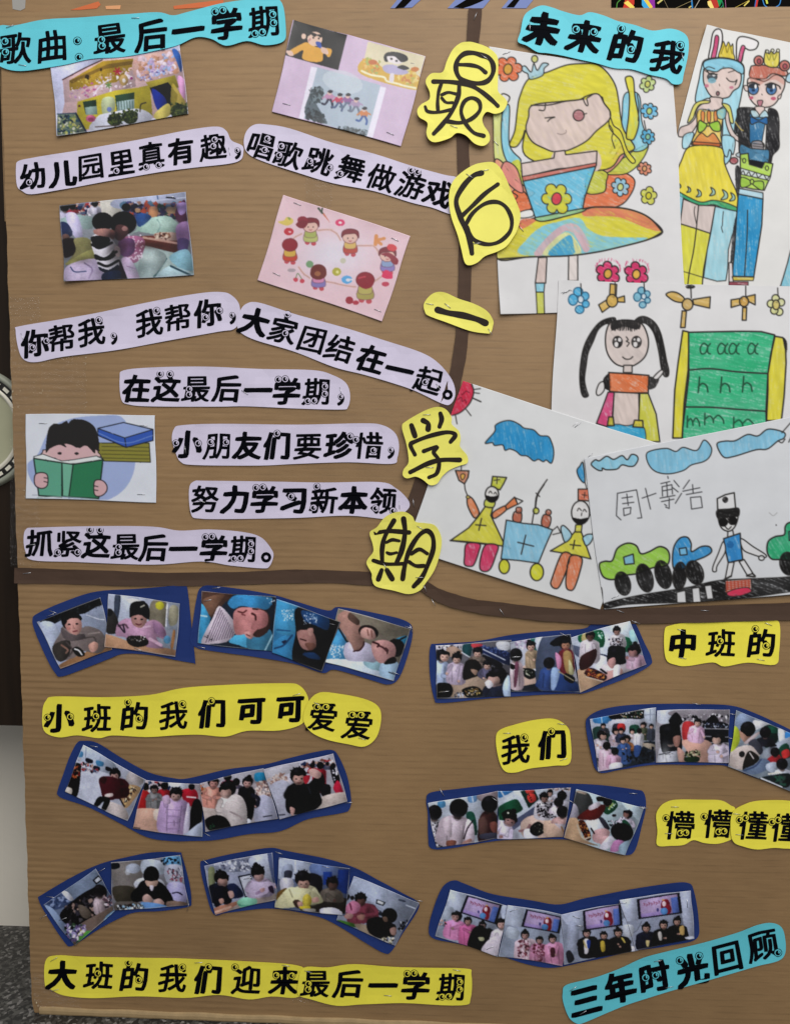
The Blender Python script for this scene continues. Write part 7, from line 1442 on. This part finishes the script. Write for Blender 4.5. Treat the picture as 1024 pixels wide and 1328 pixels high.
def f(c):
    c.F('150 8 985 240 830 805 18 585', 'cdb6d2', sm=0)
    c.F('155 10 488 105 432 325 100 232', '0f0d0e', sm=0); c.F('280 300 700 420 612 745 215 632', 'aebccc', sm=0); c.F('262 300 300 310 215 635 185 628', 'e6e2f2', sm=0); c.F('698 428 735 436 650 752 612 745', 'e6e2f2', sm=0)
    c.F('620 145 980 243 920 455 575 350', 'ddd3b4', sm=0); c.F('600 250 700 300 760 350 870 350 945 370 922 452 575 350', 'd2a840'); c.speck('590 250 690 270 690 350 590 340', ['c8783c', 'd8a040', 'a8b060', 'e0c070'], 30, 9, 1); c.speck('800 320 950 330 930 430 800 400', ['d8b048', 'c87c40', 'e4cc80', 'b8b058'], 34, 9, 2); c.E(650, 275, 28, 16, 'c06c38'); c.E(915, 322, 26, 14, 'c87838')
    c.L('580 330 640 355 720 370 740 395 800 410 850 425 920 440', 'ece8c8', 2.6)
    c.F('715 300 770 290 850 320 875 340 840 355 760 350 720 330', 'b0a8cc'); c.F('760 350 785 350 780 400 755 395', 'dcd4dc'); c.E(790, 252, 60, 34, 'e4dce0', rot=12); c.F('720 240 740 215 800 212 860 235 870 265 830 275 790 240 740 240 745 270 728 270', '18181c'); c.E(768, 255, 8, 6, '1c1a1c'); c.E(800, 268, 8, 6, '1c1a1c'); c.F('805 308 840 295 880 315 850 325', '17171b')
    c.F('125 205 200 160 240 150 300 180 385 190 388 225 370 245 340 215 330 268 260 272 205 250 210 200 150 230', 'dca23a'); c.F('105 205 140 205 150 235 120 232', 'e0bcac'); c.E(285, 128, 48, 46, 'e2c0ae'); c.E(215, 112, 15, 18, 'e2c0ae'); c.F('232 95 270 88 300 100 330 100 325 120 300 108 280 115 262 100 240 112', '1c1818'); c.F('290 148 320 150 328 185 305 180', '2c4ca8'); c.E(275, 120, 5, 6, '1c1414'); c.E(310, 125, 5, 6, '1c1414'); c.F('325 180 360 190 370 225 330 215', 'e0bcac'); c.L('255 128 248 140', 'c08080', 2)
    c.F('225 610 250 480 280 440 330 460 290 520 330 600 360 665', '56646e'); c.speck('260 440 330 430 330 520 260 540', ['3c4850', '6c7c84', '2c363c'], 40, 10, 3); c.speck('230 560 330 600 350 660 230 630', ['2c363e', '4c5a64', '1c2429'], 40, 10, 4); c.speck('440 680 612 710 610 745 430 700', ['4c5a64', '2c363c', '8494a0'], 40, 9, 5); c.E(460, 400, 130, 70, 'ccd6e0', rot=15, al=.6)
    for (x, y, b_, l_) in ((378, 470, 'c08ab0', '22243c'), (440, 490, 'c03c5c', '4c5c80'), (492, 490, '8c5c94', '5c6c84'), (545, 515, 'a890b4', '6c7488'), (595, 575, 'd0804c', '3c5c9c')):
        s_ = 18
        c.F([x-26, y+10, x+16, y+6, x+22, y+40, x-14, y+48], b_); c.L([x-8, y+42, x-28, y+70, x-48, y+66], l_, 2.6); c.L([x+6, y+42, x+18, y+70, x+14, y+92], l_, 2.6); c.L([x+14, y+16, x+40, y+30], b_, 2); c.L([x-22, y+16, x-44, y+34], b_, 2); c.E(x, y, s_*.8, s_*.8, 'd8b8b0'); c.E(x+4, y-9, s_*.9, s_*.55, '1e1c26')
ph('printed lilac collage of a singing cartoon boy and children dancing', t2_, '150 8 985 242 830 806 17 585', 'cbb4d0', f, z=.0012, cat='printed picture', group='printed pictures beside the lyrics', name='printed_picture', amp=.02, bl=1, st=[(372, 136, 12), (506, 174, 22), (537, 84, 14)], lifts=(.001, .0015, 0, 0), edge=False)
def f(c):
    c.F('90 140 930 45 985 600 130 645', '8a8e94', sm=0); c.F('350 110 490 90 490 200 360 200', 'd0ccc0'); c.F('480 95 930 48 930 130 490 160', 'b0b6cc'); c.L('490 130 930 85', 'c8ccdc', 1); c.L('800 85 860 92', '2a2c40', 1.4); c.L('740 70 745 95', '3a5c8c', 1.2)
    c.speck('500 130 920 120 900 210 560 220', ['26243c', '4c4a7c', 'b0503c', '5c7c94', 'a07c70', '2c4c3c', '3c3a5c'], 70, 16, 1); c.F('690 150 740 150 740 210 690 210', 'cc9468'); c.F('805 150 865 152 860 190 805 185', 'b49470'); c.F('595 158 628 158 625 182 598 182', 'b49070')
    c.speck('150 120 360 115 330 200 160 190', MX, 34, 13, 2); kid(c, 128, 150, 30, 'b8b4cc', bh=3, eyes=None); kid(c, 328, 125, 22, 'c0bccc', bh=3, eyes=None); kid(c, 180, 145, 22, 'a83c48', bh=2, eyes=None)
    c.F('100 230 200 200 310 220 310 290 220 290 120 260', 'a4bcb8'); c.F('135 200 200 190 240 280 240 360 180 330', 'cac4e4'); c.F('100 250 150 260 180 330 120 360 105 320', '28365c'); c.E(135, 350, 26, 24, '7c5c54'); c.F('110 370 200 360 220 440 180 470 125 480', '2c1c1c'); c.F('190 360 290 360 310 460 200 520 140 530 200 440', '8f8a5c'); c.F('140 520 300 430 330 480 330 500 180 530', 'a09c60'); c.F('150 540 320 490 400 560 390 650 150 645', 'b9aac4'); c.L('170 550 200 580 270 575', '30406c', 1.6); c.L('260 520 310 560 290 620', '8c7c9c', 2)
    c.F('560 330 760 210 860 240 900 320 740 330 620 310', 'a9c6b8'); c.F('600 290 650 240 740 210 820 212 870 260 860 300 740 320 640 315', 'aac8ba'); c.L('740 320 760 270 740 230', '7c9c94', 1.6); c.F('600 200 660 190 700 220 620 280', '2c5490'); c.F('640 340 880 360 890 450 700 410 640 390', '6f3a30'); c.F('730 320 870 320 870 370 740 360', 'b49a8c'); c.L('650 350 880 390', 'c09a8a', 3); c.speck('720 320 830 320 820 360 730 360', ['8c6450', 'c8b4a0', '5c3c34'], 16, 8, 3)
    c.F('860 180 920 100 935 190 940 240 880 250', '5c2c4c'); c.F('870 130 930 120 930 180 890 200', 'a88cc0'); c.F('870 270 945 250 955 370 900 450 870 360', 'a07ca8'); c.F('880 360 950 370 930 450 880 450', '5c4c7c')
    c.F('560 480 640 410 760 430 980 500 985 605 600 640 520 560', 'a2b4b0'); c.F('820 480 940 430 985 560 900 560', '84b0bc'); c.F('820 540 960 580 980 600 740 620', 'a8c0c4'); c.L('720 610 800 490', '4c6c70', 3); c.L('830 540 960 600', '30505c', 2.6); c.F('640 420 760 440 800 490 720 600 620 630', '9cacaa')
    c.F('500 380 560 340 640 350 660 400 620 500 560 520 520 480', 'b06c90')
    for k in range(60): x_, y_ = random.uniform(550, 645), random.uniform(335, 495); c.E(x_, y_, 5, 5, 'e4ccdc')
    c.F('490 370 580 360 590 440 540 480 490 450', '7c5484'); c.F('505 490 560 490 620 600 610 640 560 640 520 560', 'c8b0cc'); c.L('540 540 600 560', 'a888ac', 1.4); c.F('480 490 520 560 540 640 480 645', '2a1c2c')
    c.E(515, 255, 88, 78, '0e0c0f'); c.E(535, 150, 30, 26, '0e0c0f'); c.F('470 270 540 275 550 320 500 370 460 350', '5c3c3c'); c.E(525, 292, 20, 16, 'a87c78')
    c.F('310 340 400 320 440 360 480 420 490 470 480 570 420 600 360 560 330 480 305 400', 'd8d4da'); c.F('305 345 400 340 430 370 400 400 340 420 310 390', '15141a'); c.F('330 470 400 480 460 430 475 460 420 500 340 500', '15151c'); c.F('355 545 420 565 480 530 480 570 420 590 365 570', '1c2238'); c.F('310 400 350 420 430 390 440 430 390 475 330 465', 'dcd8de'); c.F('380 590 490 570 490 645 390 648', '1e2c48'); c.F('460 410 495 420 490 480 460 460', 'd4c0c0')
    c.E(378, 245, 70, 62, '0f0d0f'); c.F('320 300 380 290 440 300 450 350 400 345 330 330', 'a87c74'); c.E(372, 305, 12, 14, 'c08c80'); c.F('430 300 460 310 455 360 430 350', '8a5c54')
    for (x, y, rx, ry, k, a) in ((470, 420, 60, 90, '1a1216', .55), (120, 420, 70, 60, '1c1418', .6), (250, 500, 60, 30, '3a3428', .4), (700, 400, 120, 25, '3a1c18', .55), (900, 330, 50, 80, '2c1c34', .5), (600, 560, 60, 50, '5c6c6c', .4), (760, 260, 90, 30, 'c8e0d4', .5), (680, 480, 80, 30, 'c4d0c8', .5), (250, 600, 70, 30, 'd4c8dc', .45), (440, 340, 50, 30, '14101a', .5), (820, 150, 150, 26, '1c1a2c', .5), (200, 300, 40, 40, 'e0dcf0', .4), (520, 400, 30, 50, '4a2838', .4)): c.G(x, y, rx, ry, k, a)
    for (yy, q) in ((395, '310 398 360 420 440 385'), (455, '330 470 390 490 470 445'), (520, '350 520 410 540 480 505')): c.L(q, '12121a', 3.4)
ph('photo of two children huddled together, one in a black and white striped top', t3_, '93 142 928 46 985 598 132 648', '8c9096', f, z=.0012, st=[(222, 256, 0)], lifts=(0, 0, 0, .004), amp=.06)
def f(c):
    c.F('185 62 985 325 808 862 25 600', 'e3c2cc', sm=0); c.G(500, 440, 230, 140, 'e0e0ee', .75)
    sk = 'e0b8ac'; hr = '7c2430'
    for l in ('400 290 440 285 490 285', '480 285 520 310 545 350', '650 385 700 385 750 385', '750 385 775 410 790 445', '300 310 260 330 240 350', '280 520 310 560 350 590', '440 610 500 620 540 630', '540 630 590 640 640 645', '760 610 790 590 810 575'): c.L(l, sk, 2.4); c.L(l, 'a87c80', .6)
    def chibi(x, y, h, top, bot, s_=1, rot=0, back=0):
        s_ *= 1.22; y -= 8
        c.E(x-16*s_, y+72*s_, 13*s_, 12*s_, 'c04c58'); c.E(x+16*s_, y+78*s_, 13*s_, 11*s_, 'c04c58'); c.F([x-26*s_, y+20*s_, x+26*s_, y+20*s_, x+34*s_, y+66*s_, x-32*s_, y+66*s_], bot, o=.5, oc='6a4050'); c.F([x-24*s_, y+8*s_, x+24*s_, y+8*s_, x+26*s_, y+44*s_, x-26*s_, y+44*s_], top, o=.5, oc='6a4050')
        c.E(x, y-14*s_, 40*s_, 34*s_, sk if not back else h, o=.6, oc='6a3038')
        if not back:
            c.F([x-44*s_, y-12*s_, x-38*s_, y-44*s_, x, y-56*s_, x+40*s_, y-44*s_, x+44*s_, y-8*s_, x+28*s_, y-30*s_, x, y-30*s_, x-28*s_, y-26*s_], h, o=.6, oc='4a1820'); c.E(x-12*s_, y-8*s_, 3.4, 4.4, '2a1418'); c.E(x+14*s_, y-8*s_, 3.4, 4.4, '2a1418'); c.L([x-6*s_, y+6*s_, x, y+9*s_, x+7*s_, y+6*s_], 'a03040', .8)
    chibi(355, 285, hr, 'a8b060', 'b8bc70'); c.E(305, 225, 32, 26, '8c2838'); c.F('262 250 300 225 340 235 320 270 290 275', hr)
    chibi(605, 355, hr, 'd8b468', 'b8483c'); c.E(560, 480, 18, 18, 'c8c4b0'); chibi(225, 405, '8c1c2c', 'd0a848', 'c04430', back=1); chibi(405, 570, '6c2a24', 'd088b0', '8478b4', back=1); c.E(405, 560, 52, 40, '6c2a24'); c.E(400, 562, 20, 16, '9c6040')
    chibi(840, 470, hr, '8ca0c8', '8c7cbc'); c.F('800 440 850 430 905 470 900 505 870 495 850 460', '8c2838'); chibi(700, 630, '8c1c2c', 'b8ac60', 'a89c54', 1.2, back=1); c.E(705, 612, 50, 46, '8c1c2c'); c.L('660 590 700 580', 'c04050', 2); c.E(600, 730, 24, 24, '9c2434'); c.E(640, 745, 20, 14, 'b03444'); c.E(235, 540, 26, 12, 'b0a0a8')
    c.F('150 235 190 225 205 205 240 215 245 240 210 258 175 250', 'd8c060'); c.F('210 205 230 210 225 225', '8c9c50'); c.E(218, 296, 30, 24, 'c0303c'); c.E(225, 298, 10, 6, 'e8b0b8'); c.F('422 175 440 180 482 245', 'c86c50', sm=0); c.L('405 150 430 180', '3c4a3c', 2.4); c.L('430 150 425 175', '3c4a3c', 2); c.E(542, 240, 30, 22, 'd83c6c'); c.E(542, 240, 11, 8, 'f0dce0')
    c.L('770 325 765 375', 'd89058', 5); c.L('820 340 775 352 800 375', 'd89058', 4); c.E(868, 398, 32, 22, 'd03c44', rot=15); c.E(350, 502, 24, 22, '789c74'); c.E(520, 550, 28, 26, 'b0a83c'); c.E(525, 552, 10, 10, 'e0dc90'); c.E(585, 600, 34, 26, '58a4dc'); c.E(592, 602, 14, 10, 'dcdce8'); c.L('595 598 620 600', 'dcdce8', 2); c.F('805 580 825 540 865 555 872 590 840 595', 'd82c5c'); c.E(828, 628, 24, 15, 'c04058'); c.E(262, 600, 14, 14, 'c84858'); c.E(302, 608, 15, 14, 'c84858'); c.L('262 590 275 560 300 595', '5c7c4c', .9)
ph('pink printed picture of cartoon children dancing in a ring', t4_, '185 62 985 325 808 864 24 600', 'e0c0ca', f, z=.0012, cat='printed picture', group='printed pictures beside the lyrics', name='printed_picture', amp=.012, bl=1, edge=False, st=[(386, 265, 20), (512, 311, 25), (359, 356, 23), (490, 403, 22)])
def f(c):
    c.F('100 200 610 203 615 548 100 530', 'e2e6f0', sm=0)
    c.F('110 400 150 360 200 260 280 220 400 208 480 215 520 300 530 400 500 480 440 530 380 535 200 520 130 470', 'a4b4e0')
    c.F('390 315 585 315 590 390 410 385 385 350', '8c8630', o=1, oc='15150f', sm=0)
    for k in range(4): c.L([400, 328+k*15, 585, 332+k*15], '3c3a14', .8)
    c.F('385 258 485 235 600 262 600 305 495 332 385 285', '2f58b8', o=1.3, oc='10141f', sm=0); c.F('385 258 485 235 600 262 490 295', '98ace0', o=1.1, oc='10141f', sm=0); c.L('490 295 495 332', '10141f', 1.2); c.L('385 275 490 315 600 285', '8ca4dc', .8)
    c.F('170 350 195 340 375 340 385 350 380 372 180 372', 'e0bcbc', o=1, oc='1a1416'); c.F('190 345 200 300 370 300 372 350 330 375 270 395 215 370', 'dcb4b8'); c.F('182 350 190 270 210 242 240 240 262 228 270 238 285 224 330 225 370 250 388 300 388 345 375 340 372 355 340 325 310 335 280 322 255 318 262 332 235 322 200 335', '17120f')
    c.E(236, 355, 8, 5, '1a1416'); c.E(302, 356, 8, 5, '1a1416')
    c.F('135 368 170 358 245 385 290 380 380 365 405 378 400 400 290 395 240 398 140 382', 'e8ecec', o=.8, oc='15181a', sm=0); c.F('135 375 245 392 245 525 155 520', '5fa88c', o=1.6, oc='10201a', sm=0); c.F('288 398 405 380 388 532 270 525', '257a50', o=1.6, oc='10201a', sm=0); c.F('245 392 288 398 272 525 248 522', '74b89c', o=1.4, oc='10201a', sm=0)
    c.F('140 440 165 430 188 440 188 480 165 492 140 478', 'dab0b4', o=1.2, oc='1a1416'); c.F('372 465 400 460 420 480 418 505 395 522 372 515', 'dab0b4', o=1.2, oc='1a1416'); c.L('175 450 188 452', '1a1416', 1); c.L('175 465 188 468', '1a1416', 1); c.L('372 482 385 485', '1a1416', 1); c.L('372 498 385 500', '1a1416', 1)
    c.L('150 528 240 524 380 534', '8ca8a4', 1); c.L('130 518 150 518', 'a8acb8', 1)
ph('printed picture of a cartoon boy reading a green book beside two stacked books', a5, '105 202 607 205 613 546 105 531', 'e2e6f0', f, z=.0012, cat='printed picture', group='printed pictures beside the lyrics', name='printed_picture', amp=.006, bl=1, edge=False, st=[(57, 549, 2), (187, 552, 2), (184, 641, 0)])
for o in scene.objects:
    if '_w' in o: del o['_w']
